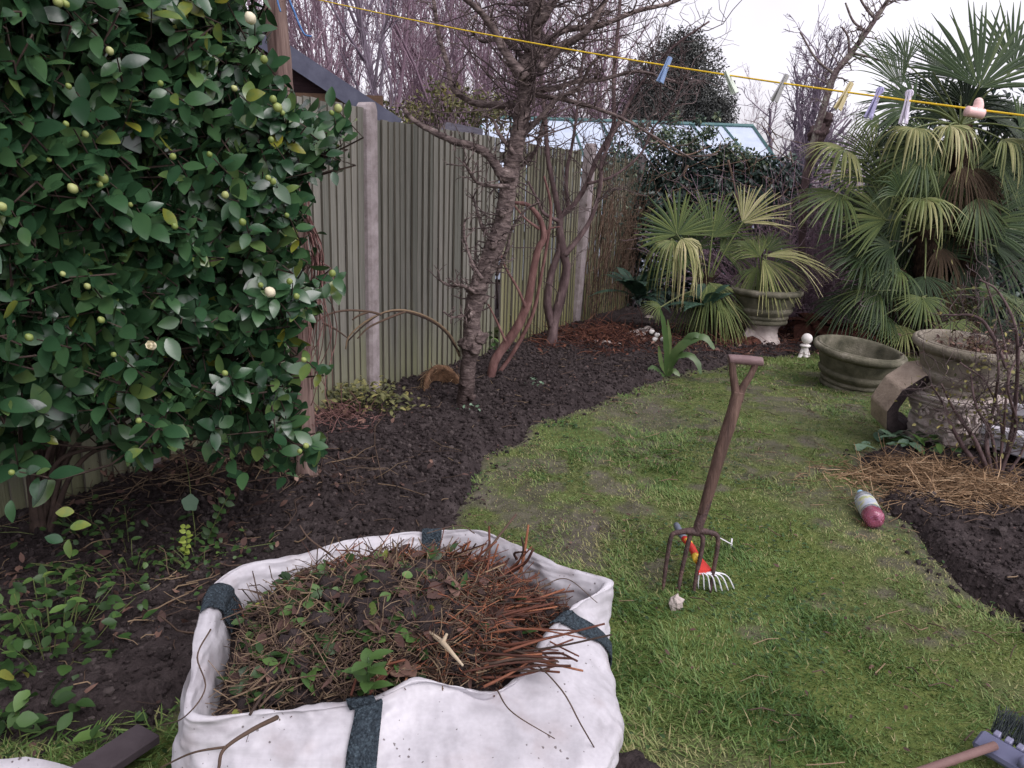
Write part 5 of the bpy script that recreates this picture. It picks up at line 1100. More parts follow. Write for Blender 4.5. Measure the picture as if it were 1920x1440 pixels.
    heap('twig_litter', (430, 905), 200, 'fallen twigs and stalks under the camellia beside the timber post', [M['stick_dull'], M['dead_leaf']], .4, .45, .25, .05, 10, 'twigs')
    heap('twig_litter', (645, 800), 120, 'little mat of broken reddish stalks at the foot of the first fence post', [M['bark_red'], M['dead_leaf']], .25, .14, .12, .07, 11, 'twigs')
    # leafy clumps: name, foot px, n, leaf length, sx, sy, height
    def clump(name, px, n, L, sx, sy, h, label, m, seed, cat='plant', up=.6, Wf=.6, shape='ellipse', stems=True):
        q = np.random.default_rng(seed); c = gpos(*px); t = empty(name, c, label, cat); mb = MB()
        f = np.column_stack([q.normal(0, sx, n), q.normal(0, sy, n)]); z = h * q.random(n) ** .8 * np.exp(-(f[:, 0] / sx / 2) ** 2)
        P = c + np.column_stack([f, z]); az = q.uniform(0, 2 * pi, n)
        mb.leaves(P, np.column_stack([np.cos(az), np.sin(az), q.normal(.1, .4, n)]), np.column_stack([q.normal(0, .4, n), q.normal(-.2, .4, n), np.full(n, up + .4)]), L * q.uniform(.6, 1.3, n), L * Wf * q.uniform(.8, 1.2, n), rows=4, curl=q.uniform(0, .4, n), rnd=np.clip(q.normal(.45, .2, n), 0, 1), shape=shape)
        mb.build('foliage', m, t)
        if stems:
            mb = MB(); i = q.integers(0, n, max(4, n // 5)); e = P[i]; b = c + np.column_stack([f[i] * .5, np.zeros(len(i)) - .01]); mb.tubes(np.stack([b, (b + e) / 2 + [0, 0, .01], e], 1), np.full((len(i), 3), .0016), 4, .5); mb.build('stem', M['petiole'], t)
    clump('groundcover_plant', (672, 775), 420, .038, .20, .12, .16, 'yellow green ground cover spilling round the first concrete fence post', M['bush'], 21)
    clump('lime_plant', (1692, 650), 190, .06, .16, .14, .17, 'lime yellow leaved plant behind the empty stone bowl', M['lime_leaf'], 22)
    clump('rosette_plant', (1690, 838), 34, .13, .10, .08, .09, 'blue green rosette of pointed leaves in front of the broken stone ring', M['blue_leaf'], 23, up=.9, Wf=.42, stems=False)
    clump('rosette_plant', (1740, 850), 24, .12, .09, .06, .07, 'dark green leaf rosette at the foot of the carved pedestal', M['weed'], 24, up=.9, Wf=.45, stems=False)
    clump('seedling', (1000, 735), 12, .035, .03, .03, .06, 'pale blue green seedling alone in the dug soil right of the reddish stem', M['blue_leaf'], 25, stems=False)
    clump('seedling', (885, 785), 9, .03, .03, .02, .05, 'tiny seedling just right of the fruit tree foot', M['blue_leaf'], 26, stems=False)
    clump('seedling', (1060, 800), 26, .03, .06, .02, .02, 'flat dark weed on the edge between soil and lawn', M['weed'], 27, stems=False)
    clump('ivy_plant', (912, 668), 40, .06, .06, .05, .22, 'bright green leafy shoot against the fence between the two trunks', M['weed'], 28)
    # tall weeds and ground cover in the bottom left corner
    clump('weed_clump', (95, 1240), 170, .045, .12, .14, .24, 'bright green weeds in the near left corner', M['weed'], 31)
    clump('weed_clump', (40, 1370), 60, .06, .12, .08, .16, 'broad leaved weeds at the near left edge below the bright green ones', M['weed'], 32)
    clump('weed_clump', (250, 1090), 90, .032, .24, .15, .07, 'low creeping weeds among dead leaves left of the white bag', M['weed'], 33)
    clump('weed_clump', (180, 1010), 70, .035, .20, .14, .08, 'sparse weeds under the camellia', M['weed'], 34)
    clump('weed_clump', (380, 1085), 90, .026, .12, .10, .07, 'small leaved weeds close behind the left corner of the bag', M['weed'], 35)
    clump('grass_tuft', (230, 1385), 300, .06, .20, .07, .03, 'tuft of grass beside the dark plank', M['grass'], 36, up=.2, Wf=.08, stems=False)
    # sprig with paired leaves
    def sprig(px, label, seed, m, L=.035):
        q = np.random.default_rng(seed); b = gpos(*px[0]); y0 = b[1]; P = spline([b] + [Y(a, c, y0 - .02) for a, c in px[1:]], 24); t = empty('sprig', b, label, 'plant'); mb = MB(); mb.tube(P, [.003, .0015], 5, None); mb.build('stem', M['petiole'], t)
        mb = MB(); i = np.arange(4, 24, 3); T = nrm(np.gradient(P, axis=0))[i]
        for sg in (-1, 1):
            sd = nrm(np.cross(T, FW) * sg + q.normal(0, .35, (len(i), 3)) - FW * .3); mb.leaves(P[i], sd + T * .3, -FW + UP * .6 + q.normal(0, .2, (len(i), 3)), L * q.uniform(.7, 1.2, len(i)), L * .75, rows=4, rnd=np.clip(q.normal(.45, .15, len(i)), 0, 1))
        mb.build('foliage', m, t)
    sprig([(392, 1040), (395, 1000), (412, 960), (432, 925)], 'upright sprig of round paired leaves left of the dug soil', 41, M['weed'])
    sprig([(345, 1060), (350, 1020), (348, 985)], 'yellowish sprig standing left of the round leaved one', 42, M['lime_leaf'], .025)
    mb = MB(); b = gpos(366, 1045); P = spline([b, Y(366, 1000, b[1]), Y(360, 950, b[1]), Y(352, 880, b[1]), Y(340, 830, b[1])], 20); mb.tube(P, [.002, .0015], 5, None, .4)
    c = Y(357, 943, b[1] - .02); a8 = np.arange(20) * 2 * pi / 20; V = [c] + [c + (RT * cos(a) + UP * sin(a)) * .033 * (1 + .1 * sin(5 * a)) - FW * .004 * cos(2 * a) for a in a8]; mb.add(V, [[[0, 1 + j, 1 + (j + 1) % 20] for j in range(20)]], .35, 1)
    tag(mb.build('round_leaf', [M['petiole'], M['blue_leaf']]), 'single round grey green leaf on a thin stalk above the soil', 'leaf')
    # tuft of bare stalks in soil
    mb = MB(); b = gpos(665, 945)
    for a, c in ((648, 880), (655, 895), (672, 870), (685, 905), (640, 915)): mb.tube([b + r.normal(0, .012, 3) * [1, 1, 0], Y((a + 665) / 2 - 3, (c + 945) / 2, b[1]), Y(a, c, b[1])], [.002, .001], 4, 10)
    tag(mb.build('stalk_tuft', M['stick_dull']), 'tuft of five thin bare stalks in the middle of the dug soil', 'stalks')
    # woody shrub on the right
    b = gpos(1868, 905); y = b[1]; k = y / FOC; t = empty('woody_shrub', b, 'bare woody shrub with many twiggy stems in front of the right planter', 'shrub'); mb = MB(); br = []
    for px in ([(1868, 905), (1880, 830), (1885, 760), (1890, 690), (1878, 620), (1860, 565), (1845, 520)], [(1872, 905), (1895, 820), (1905, 740), (1908, 660), (1900, 600), (1870, 545), (1838, 525)], [(1862, 905), (1850, 830), (1862, 770), (1872, 700), (1868, 640)], [(1860, 905), (1830, 830), (1790, 770), (1765, 720)], [(1872, 905), (1915, 850), (1940, 760), (1950, 680)], [(1866, 900), (1815, 850), (1785, 800), (1770, 760), (1745, 720)], [(1872, 900), (1878, 800), (1850, 720), (1800, 680)], [(1888, 690), (1840, 600), (1770, 590)], [(1870, 900), (1860, 820), (1830, 760), (1820, 700)], [(1875, 890), (1905, 800), (1890, 720), (1920, 640)]):
        P = [Y(a, c, y + i * r.normal(0, .03)) for i, (a, c) in enumerate(px)]; rough_tube(mb, P, [.014 * r.uniform(.5, 1.1), .004], 7, 36, .2, 25); br.append(P)
    mb.build('stem', M['bark_brown'], t); mb = MB()
    for P in br: spurs(mb, P[1:], [.01, .005], 20, r, (.08, .30), .0022, up=.2, sub=3)
    mb.build('twig', M['twig_dark'], t)
    mb = MB(); k_ = 460; i = r.integers(0, len(br), k_); f = r.random(k_); pos = np.array([np.array(br[a][1]) * (1 - q) + np.array(br[a][-1]) * q for a, q in zip(i, f)]) + r.normal(0, .09, (k_, 3))
    mb.leaves(pos, r.normal(size=(k_, 3)) + [0, 0, -.3], r.normal(size=(k_, 3)) + [0, -.3, .5], r.uniform(.012, .034, k_), r.uniform(.008, .02, k_), rows=3, rnd=r.random(k_)); mb.build('withered_foliage', M['bush'], t)
    # straw: dried ornamental grass cut down
    def straw(name, centre, n, sx, sy, label, seed, L=.17, cat='dried grass', lie=.5):
        q = np.random.default_rng(seed); c = gpos(*centre); mb = MB(); f = np.column_stack([q.normal(0, sx, n), q.normal(0, sy, n)]); z = np.array([ground_z(c[0] + a, c[1] + b_) for a, b_ in f]) + .05 * q.random(n) * np.exp(-(f[:, 0] / sx) ** 2)
        S = np.column_stack([c[:2] + f, z]); D = np.column_stack([q.normal(-.2, .9, n), q.normal(-.35, .7, n), np.where(q.random(n) < .12, .7, q.normal(lie * .15, .16, n))]); P, R = grow(S, D, q.uniform(.4, 1.1, n) * L, q.uniform(.0016, .0032, n), 6, .14, -.07, q, .5); P[:, :, 2] = np.maximum(P[:, :, 2], z[:, None] - .005); mb.tubes(P, R, 3, q.random(n))
        tag(mb.build(name, M['straw']), label, cat)
    straw('dried_grass', (1705, 898), 900, .24, .09, 'straw coloured clump of cut dried grass at the edge of the lawn', 51)
    straw('dried_grass', (1860, 950), 900, .30, .09, 'flattened straw coloured dried grass under the woody shrub', 52)
    straw('dried_grass', (1780, 925), 600, .20, .08, 'straw coloured grass lying between the lawn edge clump and the shrub', 53)
low_plants()
# ================================================================== OBJECTS
def gpt(px, py): p = G(px, py, 0); p[2] = ground_z(p[0], p[1]); return p
BOWL = [(0, .012), (.18, .012), (.21, .0), (.228, .0), (.238, .01), (.238, .032), (.228, .040), (.226, .044), (.238, .052), (.246, .064), (.242, .078), (.234, .084), (.240, .090), (.262, .108), (.276, .128), (.280, .144), (.272, .158), (.266, .163), (.272, .172), (.290, .215), (.300, .25), (.304, .268),
        (.300, .276), (.312, .282), (.335, .288), (.355, .300), (.363, .318), (.360, .336), (.350, .346), (.338, .349), (.334, .344), (.330, .346), (.329, .353), (.318, .356), (.306, .350), (.298, .338), (.290, .30), (.276, .24), (.255, .16), (.235, .09), (.2, .06), (0, .055)]
def lathe_obj(name, mat_, parent, prof, loc, n=96, tilt=(0, 0), sc=1.0, wob=.0025, seed=0, smooth=True, mod=None, label=None):
    mb = MB(); Mx = Matrix.Translation(Vector(loc)) @ Matrix.Rotation(tilt[0], 4, 'X') @ Matrix.Rotation(tilt[1], 4, 'Y')
    mb.lathe([(a * sc, b * sc) for a, b in prof], Mx, n, mod=mod)
    V = mb.v[-1]; c = np.array(loc); w = np.array([mnoise.noise(Vector(v * 9 + seed)) + .5 * mnoise.noise(Vector(v * 31 + seed)) for v in V]) * wob
    d = V - c; d[:, 2] = 0; mb.v[-1] = V + nrm(d) * w[:, None]
    return mb.build(name, mat_, parent, smooth, label)
def planters():
    # empty bowl on the lawn
    c = gpt(1617, 722); c = G(1592, 722); c[2] = ground_z(c[0], c[1]) - .01
    o = lathe_obj('stone_bowl', M['stone_green'], None, BOWL, c, tilt=(radians(6), radians(5)), seed=1); tag(o, 'empty mossy stone bowl planter standing on the lawn, lowest of the three bowls', 'planter', 'round stone bowl planters')
    # back bowl and its pedestal
    pb = gpt(1425, 650); hp = .225
    t = empty('pedestal', pb, 'broken pale stone pedestal under the back bowl', 'pedestal')
    lathe_obj('base', M['stone_pale'], t, [(0, 0), (.185, 0), (.19, .02), (.18, .05), (.165, .07), (.15, .12), (.152, .17), (.17, .19), (.175, .215), (.165, .225), (0, .225)], pb + [0, 0, -.015], 36, wob=.012, seed=3)
    mb = MB(); q = pb + [-.14, -.12, .0]; mb.prism([q + [-.10, 0, 0], q + [.12, -.01, 0], q + [.08, 0, .12], q + [-.04, .02, .16]], [.0, .05, .0]); mb.build('broken_slab', M['stone_pale'], t, smooth=False)
    bb = pb + [0, 0, hp - .018]
    tag(lathe_obj('stone_bowl', M['stone_green'], None, BOWL, bb, sc=.98, seed=5), 'mossy stone bowl planter on a pedestal holding a small palm', 'planter', 'round stone bowl planters')
    mb = MB(); mb.lathe([(0, .27), (.18, .275), (.29, .262)], Matrix.Translation(Vector(bb)), 24); tag(mb.build('compost', M['soil']), 'dark compost filling the back stone bowl', 'soil', kind='stuff')
    # white plastic tube lying on the compost
    p = Y(1436, 563, pb[1] - .22); mb = MB(); mb.tubes(np.array([[p - RT * .03, p + RT * .03]]) + UP * .01, np.array([[.016, .016]]), 12, cap=True); mb.tubes(np.array([[p - RT * .036, p - RT * .028]]) + UP * .01, np.array([[.018, .018]]), 12, cap=True)
    tag(mb.build('plastic_tube', M['white_plastic'], smooth=False), 'small white plastic tube lying on the rim of the back bowl', 'tube')
    # right planter on carved pedestal
    pr = G(1772, 838); pr[2] = ground_z(pr[0], pr[1]) - .01; h2 = .352
    t = empty('carved_pedestal', pr, 'pale carved stone pedestal with scrolls and leaf relief under the right planter', 'pedestal')
    sq = lambda a: 1 / (np.abs(np.cos(a)) ** 5 + np.abs(np.sin(a)) ** 5) ** (1 / 5)
    mb = MB(); prof = [(0, 0), (.185, 0), (.19, .02), (.183, .05), (.178, .09), (.183, .12), (.19, .16), (.186, .2), (.18, .24), (.184, .28), (.195, .31)]; prof = np.array(prof); s = np.linspace(0, 1, 60); ar = np.interp(s, np.linspace(0, 1, len(prof)), prof[:, 0]); az_ = np.interp(s, np.linspace(0, 1, len(prof)), prof[:, 1]) * .8
    mb.lathe(np.column_stack([ar, az_]), Matrix.Translation(Vector(pr)) @ Matrix.Rotation(.35, 4, 'Z'), 120, mod=sq)
    V = mb.v[-1]; d = V - pr; dd = d.copy(); dd[:, 2] = 0; ang = np.arctan2(d[:, 1], d[:, 0])
    rel = .010 * np.maximum(0, np.sin(ang * 9 + 2.0 * np.sin(d[:, 2] * 24))) * np.maximum(0, np.sin((d[:, 2] - .02) * 31 + np.sin(ang * 4.5))) + .016 * np.array([max(0, mnoise.noise(Vector(v * 19))) + .6 * mnoise.noise(Vector(v * 46)) for v in V])
    mb.v[-1] = V + nrm(dd) * (rel * (d[:, 2] > .004))[:, None]
    # scrolls, leaf tips
    r = np.random.default_rng(9)
    for a in (-2.9, -2.35, -1.85, -1.3, -.8):
        e = np.array([cos(a), sin(a), 0]); rad = .19 * float(sq(np.array([a - .35]))[0])
        q = pr + e * (rad + .012) + [0, 0, .215]; sp = [q + np.array([-sin(a), cos(a), 0]) * (.034 * (1 - f) * cos(f * 9)) + np.array([0, 0, 1]) * (.034 * (1 - f) * sin(f * 9)) + e * .004 * f for f in np.linspace(0, .85, 22)]
        mb.tube(sp, [.012, .007], 7)
        for z in (.04, .11, .165):
            q = pr + e * (rad + .004) + np.array([-sin(a), cos(a), 0]) * r.normal(0, .03) + [0, 0, z]; mb.leaves(q[None], (e * .35 + [0, 0, 1])[None], e[None], .07, .06, rows=6, fold=.3, curl=-.55)
    mb.build('carved_block', M['stone_pale'], t)
    mb = MB(); mb.lathe([(0, .248), (.20, .248), (.205, .26), (.195, .268), (.215, .276), (.225, .292), (.212, .302), (.235, .312), (.24, .328), (.225, .34), (0, .344)], Matrix.Translation(Vector(pr)) @ Matrix.Rotation(.35, 4, 'Z'), 64, mod=sq); mb.build('moulded_top', M['stone_pale'], t)
    br = pr + [0, 0, h2 - .025]
    tag(lathe_obj('stone_bowl', M['stone_pot_right'], None, [(a * .85, b * .96) for a, b in BOWL], br, sc=1.0, seed=7, tilt=(radians(5), radians(2))), 'brownish stone bowl planter on the carved pedestal at the right, nearest of the bowls', 'planter', 'round stone bowl planters')
    # twigs and dead growth in that bowl
    r = np.random.default_rng(14); mb = MB(); n = 130; S = br + np.column_stack([r.normal(.08, .10, n), r.normal(-.02, .09, n), np.full(n, .22)]); P, R = grow(S, np.column_stack([r.normal(0, .7, (n, 2)), np.ones(n)]), r.uniform(.08, .3, n), np.full(n, .0025), 6, .3, -.1, r, .5); mb.tubes(P, R, 4, r.random(n)); 
    k = 420; i = r.integers(0, n, k); mb.leaves(P[i, r.integers(2, 6, k)], r.normal(size=(k, 3)), r.normal(size=(k, 3)) + [0, 0, .6], r.uniform(.015, .04, k), r.uniform(.008, .02, k), rows=3, rnd=r.random(k), mi=1)
    tag(mb.build('dead_plant', [M['stick_dull'], M['dead_leaf']]), 'withered twiggy plant growing in the right stone bowl', 'plant')
    mb = MB(); mb.lathe([(0, .18), (.15, .19), (.21, .18)], Matrix.Translation(Vector(br)), 24); tag(mb.build('compost', M['soil']), 'dark compost filling the right stone bowl', 'soil', kind='stuff')
    # broken octagonal ring lying on edge against the pedestal
    yr = pr[1] + .10; cc = Y(1712, 748, yr); Rr = .255; mb = MB()
    ax = nrm(np.array([.30, -1, -.38])); u = nrm(np.cross([0, 0, 1], ax)); w = np.cross(ax, u)
    if w[2] < 0: w = -w
    a0 = [radians(q) for q in (78, 112, 148, 186, 222, 258, 285)]
    inr, dp = .62, .085
    pts = []
    for a in a0: pts.append((u * cos(a) + w * sin(a)))
    V = []
    for p in pts: V += [cc + p * Rr + ax * dp, cc + p * Rr * inr + ax * dp * .9, cc + p * Rr * inr - ax * dp * .9, cc + p * Rr - ax * dp]
    n = len(pts); F = [[4 * j + q, 4 * j + (q + 1) % 4, 4 * j + 4 + (q + 1) % 4, 4 * j + 4 + q] for j in range(n - 1) for q in range(4)]
    mb.add(V, [F, [[0, 3, 2, 1], [4 * n - 4, 4 * n - 3, 4 * n - 2, 4 * n - 1]]], mi=0)
    # front and inner faces coloured darker, shade painted on where they face down and inward
    o = mb.build('stone_ring', [M['stone_beige'], M['stone_shaded']], None, smooth=False)
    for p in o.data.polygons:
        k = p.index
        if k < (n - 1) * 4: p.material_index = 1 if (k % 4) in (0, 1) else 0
    bv = o.modifiers.new('bevel', 'BEVEL'); bv.width = .012; bv.segments = 2
    tag(o, 'broken half of an octagonal stone ring lying on edge between two bowls', 'stone ring')
    # white ball ornament
    b = gpt(1506, 668); y = b[1]; k = y / FOC
    t = empty('garden_ornament', b, 'small white ornament with a round ball on top at the back of the lawn', 'ornament')
    mb = MB(); c = Y(1513, 635, y); mb.ball(c, .052, 22, 16); mb.build('ball', M['white_paint'], t)
    mb = MB(); c2 = Y(1510, 647, y); mb.lathe([(0, -.02), (.035, -.02), (.05, -.01), (.05, .0), (.03, .012), (0, .014)], Matrix.Translation(Vector(c2)), 20); mb.build('collar', M['white_paint'], t)
    mb = MB()
    mb.tube([c2 + [0, 0, -.015], Y(1508, 660, y), Y(1513, 675, y - .02)], [.034, .034, .022], 8, 10); mb.tube([Y(1507, 655, y), Y(1500, 668, y - .01), Y(1495, 674, y - .03)], [.026, .02, .016], 8, 10); mb.tube([Y(1511, 655, y), Y(1516, 668, y + .02), Y(1517, 675, y + .01)], [.022, .018, .016], 8, 10)
    mb.build('stand', M['white_paint'], t)
    # pale slabs at the right edge
    b = Y(1905, 850, 4.25); g = ground_z(b[0], b[1])
    t = empty('stone_slab', (0, 0, 0), 'tilted pale grey stone slab at the right edge behind the woody shrub', 'slab'); 
    mb = MB(); ex = nrm(np.array([.8, .55, -.22])); ey = nrm(np.cross([.1, 0, 1], ex)); ez = np.cross(ex, ey); c = Y(1950, 832, 4.3); mb.box(c, ex * .30, ey * .22, ez * .03, bev=.008); mb.build('top_slab', M['slab'], t, smooth=False)
    mb = MB(); mb.box(c - ez * .06 + ex * .01, ex * .285, ey * .2, ez * .03, bev=.006); mb.build('under_slab', M['slab'], t, smooth=False)
    mb = MB(); c3 = c - ez * .09; mb.box([c3[0] + .06, c3[1] + .05, (c3[2] + g) / 2 - .03], [.22, .1, 0], [-.08, .16, 0], [0, 0, (c3[2] - g) / 2], bev=.01); mb.build('plinth', M['brown_block'], t, smooth=False)
    o = MB(); c = Y(1935, 775, 4.75); o.box(c, ex * .2, ey * .16, ez * .035 + np.array([0, 0, .0]), bev=.01); 
    o.box([c[0], c[1], c[2] * .5 - .03], [.12, .03, 0], [-.03, .12, 0], [0, 0, c[2] * .5 - .02]); tag(o.build('stone_slab', M['slab'], smooth=False), 'smaller pale slab on a block further back at the right edge', 'slab')
planters()

def tools():
    r = np.random.default_rng(3)
    # garden fork
    y0 = 2.70; b = np.array([G(1285, 1100)[0], y0, 0.0]); k = y0 / FOC
    t = empty('garden_fork', b, 'old garden fork with a wooden handle standing upright, its rusty tines stuck in the lawn', 'garden fork')
    def q(px, py, dy=0): return Y(px, py, y0 + dy + .10 * (1100 - py) / 420)
    mb = MB()
    for pts in ([(1285, 996), (1266, 999), (1258, 1008), (1252, 1040), (1246, 1080), (1241, 1125)], [(1296, 999), (1292, 1012), (1284, 1045), (1276, 1082), (1269, 1130)], [(1312, 1000), (1318, 1012), (1313, 1045), (1305, 1082), (1298, 1130)], [(1312, 996), (1336, 1000), (1346, 1008), (1344, 1035), (1337, 1075), (1330, 1125)]):
        P = spline([q(*a) for a in pts], 18); mb2 = MB(); mb2.tube(P, np.array([4.6, 5, 5, 4.6, 4.2, 2.5]) * k, 8); mb2.build('tine', M['rusty'], t)
    mb.tube([q(1262, 1001), q(1285, 996), q(1300, 997), q(1318, 996), q(1343, 1001)], np.array([4, 6.5, 9, 7, 4.5]) * k, 10, 18)
    mb.tube([q(1304, 1003), q(1310, 985), q(1322, 950), q(1330, 920)], np.array([8, 10, 10.5, 11]) * k, 12, 14); mb.build('head', M['rusty'], t)
    mb = MB(); rough_tube(mb, [q(1316, 966), q(1330, 920), q(1350, 850), q(1366, 800), q(1378, 760), q(1384, 735)], np.array([10, 11.5, 12.5, 13, 12.5, 12]) * k, 14, 50, .05, 25)
    rough_tube(mb, [q(1382, 752), q(1378, 725), q(1374, 700), q(1373, 676)], np.array([10, 8, 7, 7]) * k, 10, 24, .05, 25); rough_tube(mb, [q(1384, 752), q(1392, 728), q(1408, 702), q(1420, 676)], np.array([10, 7.5, 6.5, 6.5]) * k, 10, 24, .05, 25); mb.build('shaft', M['handle_wood'], t)
    mb = MB(); mb.tube([q(1366, 673), q(1370, 673), q(1400, 675.5), q(1426, 678), q(1430, 678)], np.array([7.5, 9.5, 9.8, 9.5, 7.5]) * k, 16, 14); mb.build('grip', M['grip'], t)
    # hand rake
    b = G(1335, 1095); t = empty('hand_rake', b, 'small hand rake, red and yellow handle, silver tines, lying behind the garden fork', 'hand rake')
    def h(px, py, z): return G(px, py, z)
    mb = MB(); mb.tube([h(1268, 984, .13), h(1274, 996, .128), h(1283, 1010, .125)], [.013, .015, .014], 12, 8); mb.build('end_cap', M['grey_plastic'], t)
    mb = MB(); mb.tube([h(1283, 1010, .125), h(1296, 1026, .12), h(1306, 1045, .11), h(1312, 1056, .10)], [.014, .0155, .0145, .013], 14, 14); hd = mb.build('handle', M['red_plastic'], t)
    for a, c in ((1288, 1014), (1303, 1042)): mb = MB(); mb.tube([h(a, c, .125), h(a + 5, c + 8, .12)], [.0158, .0165], 12); mb.build('grip_band', M['yellow_plastic'], hd)
    mb = MB(); A = h(1309, 1052, .10); B1 = h(1311, 1062, .092); L_ = h(1312, 1078, .075); R_ = h(1332, 1075, .075); 
    mb.prism([A - RT * .012, L_ - RT * .004, R_ + RT * .006, A + RT * .012], UP * .016); mb.tube([A, (L_ + R_) / 2], [.013, .008], 8, 6); mb.build('socket', M['red_plastic'], t, smooth=False)
    for i in range(7):
        f = i / 6; a = L_ * (1 - f) + R_ * f + UP * .006; e = h(1309 + 66 * f, 1100 + 6 * sin(f * 3), .015); e2 = h(1312 + 64 * f, 1104 + 5 * sin(f * 3), -.01); m1 = a * .45 + e * .55 + np.array([.012 * (f - .2), 0, .022])
        mb = MB(); mb.tube([a, m1, e, e2], [.0032, .003, .0028, .002], 6, 14); mb.build('tine', M['steel'], t)
    # white plant label by the fork
    mb = MB(); a, e = G(1334, 1000, .12), G(1371, 1020, .03); d = nrm(e - a); s = nrm(np.cross(d, [0, 0, 1])); L = np.linalg.norm(e - a) / 2; mb.box((a + e) / 2, d * L, s * .007, np.cross(d, s) * .002); mb.box(G(1371, 1022, .02), [.003, 0, 0], [0, .003, 0], [0, 0, .03])
    tag(mb.build('plant_label', M['white_plastic'], smooth=False), 'thin white plastic plant label leaning behind the fork head', 'plant label')
    # stone
    c = gpt(1271, 1140); mb = MB(); R = np.array([.030, .022, .038]); mb.ball(c + [0, 0, .022], R, 9, 6, wob=.7, axis=(.2, -.3, 1)); mb.v[-1][:, 0] += -.35 * (mb.v[-1][:, 2] - c[2])
    tag(mb.build('stone', M['stone_pale'], smooth=False), 'small pale angular stone on the grass in front of the fork', 'stone')
    # bottle
    b = gpt(1638, 995); nk = G(1606, 938); nk[2] = ground_z(nk[0], nk[1]); d = nrm((nk - b) * [1, 1, 0]); d = nrm(d + [0, 0, .03]); o = b + [0, 0, .05]
    t = empty('plastic_bottle', b, 'squashed clear plastic drink bottle with a pink base lying on the lawn', 'bottle')
    X = Matrix.Translation(Vector(o)) @ Vector(d).to_track_quat('Z', 'Y').to_matrix().to_4x4()
    def bm(name, cols, rough, tr, ior=1.45):
        m = mat(name, cols, 10, rough, spec=.5); bs = m.node_tree.nodes['Principled BSDF']; bs.inputs['Transmission Weight'].default_value = tr; bs.inputs['IOR'].default_value = ior; return m
    clear = bm('clear_plastic', [(0, (206, 214, 226)), (1, (228, 232, 240))], .12, .75); pink = bm('pink_plastic', [(0, (176, 78, 108)), (1, (206, 120, 146))], .15, .6)
    petal = lambda a: 1 + .0 * a
    mb = MB(); mb.lathe([(.0, .006), (.018, .0), (.036, .004), (.046, .018), (.0475, .035), (.0455, .048), (.0475, .060), (.047, .066)], X, 30, mod=lambda a: 1 + .03 * np.cos(5 * a)); mb.build('base', pink, t)
    mb = MB(); mb.lathe([(.047, .066), (.047, .10), (.0455, .11), (.047, .125), (.047, .2), (.0455, .215), (.047, .23), (.040, .26), (.028, .283), (.016, .297), (.0135, .305), (.0135, .318)], X, 30); mb.build('body', clear, t)
    mb = MB(); mb.lathe([(.0478, .085), (.0482, .14), (.0478, .198)], X, 30, rnd=.5); lb = mb.build('label', mat('bottle_label', [(0, (140, 158, 176)), (.5, (186, 190, 200)), (.62, (190, 188, 140)), (1, (120, 152, 116))], 26, .4, spec=.4), t)
    mb = MB(); mb.lathe([(0.0, .335), (.014, .335), (.0155, .33), (.0155, .316), (.0, .316)], X, 20); mb.build('cap', plain('cap_blue', (150, 190, 214)), t)
    # rake / broom at the bottom right
    c = G(1905, 1428, .06); t = empty('yard_broom', c, 'yard broom with a lilac grey plastic head and dark bristles lying on the grass', 'broom')
    ex = nrm(G(1960, 1460, .06) - G(1832, 1384, .06)); ey = nrm(np.cross([0, 0, 1], ex)); ez = np.cross(ex, ey); a = G(1842, 1390, .055)
    ey = nrm(ey * .8 + ez * .45); ez = np.cross(ex, ey)
    mb = MB(); mb.box(a + ex * .17, ex * .185, ey * .030, ez * .014, bev=.008); hd = mb.build('head', plain('lilac_plastic', (98, 100, 126), .5), t, smooth=False)
    mb = MB()
    for j in range(11): mb.box(a + ex * (.02 + .03 * j) + ey * .040, ex * .009, ey * .010, ez * .012, bev=.003)
    mb.build('tuft_clip', plain('lilac_pale', (128, 128, 152), .5), hd, smooth=False)
    mb = MB(); n = 620; f = r.random(n) * .35; S = a + ex * f[:, None] + ey * .042 + ez * r.uniform(-.01, .01, (n, 1)); D = ey * 1.0 + ex * r.normal(-.08, .14, (n, 1)) + ez * r.normal(.18, .12, (n, 1)); P, R = grow(S, D, r.uniform(.06, .085, n), np.full(n, .0011), 4, .05, 0, r, .8); mb.tubes(P, R, 3, r.random(n)); mb.build('bristles', plain('bristle', (50, 58, 60), .6), t)
    mb = MB(); s = G(1866, 1398, .075); e = G(1750, 1438, .05); m2 = e + (e - s) * 1.6; mb.tube([a + ex * .16 + ez * .01, s * .5 + (a + ex * .16 + ez * .012) * .5], [.02, .016], 12, 6); mb.build('socket', plain('lilac_plastic_socket', (102, 104, 130), .5), t)
    mb = MB(); mb.tube([s, e, m2], [.0115, .0115, .0115], 14, 4); mb.build('handle', plain('pink_wood', (116, 90, 86), .7), t)
    # dark plank bottom left
    mb = MB(); p0 = G(280, 1374, .05); p1 = G(165, 1450, .05); d = nrm(p1 - p0); s = nrm(np.cross(d, [0, 0, 1])); mb.box((p0 + p1) / 2 + d * .12, d * (np.linalg.norm(p1 - p0) / 2 + .12), s * .045, [0, 0, .014], bev=.004)
    tag(mb.build('plank', M['board'], smooth=False), 'dark grey plank lying on the ground left of the bag', 'plank')
    # second white bag, its edge showing bottom left
    mb = MB(); c = G(20, 1500, .10); n = 60; a = np.arange(n) * 2 * pi / n
    prof = [(1.0, -.10), (1.06, -.02), (1.03, .03), (.98, .045), (.90, .03), (.6, .02), (0, .03)]
    rr = np.interp(np.arange(n), np.arange(n), np.array([1 + .08 * mnoise.noise(Vector((cos(q) * 2, sin(q) * 2, 3))) for q in a]))
    V = []
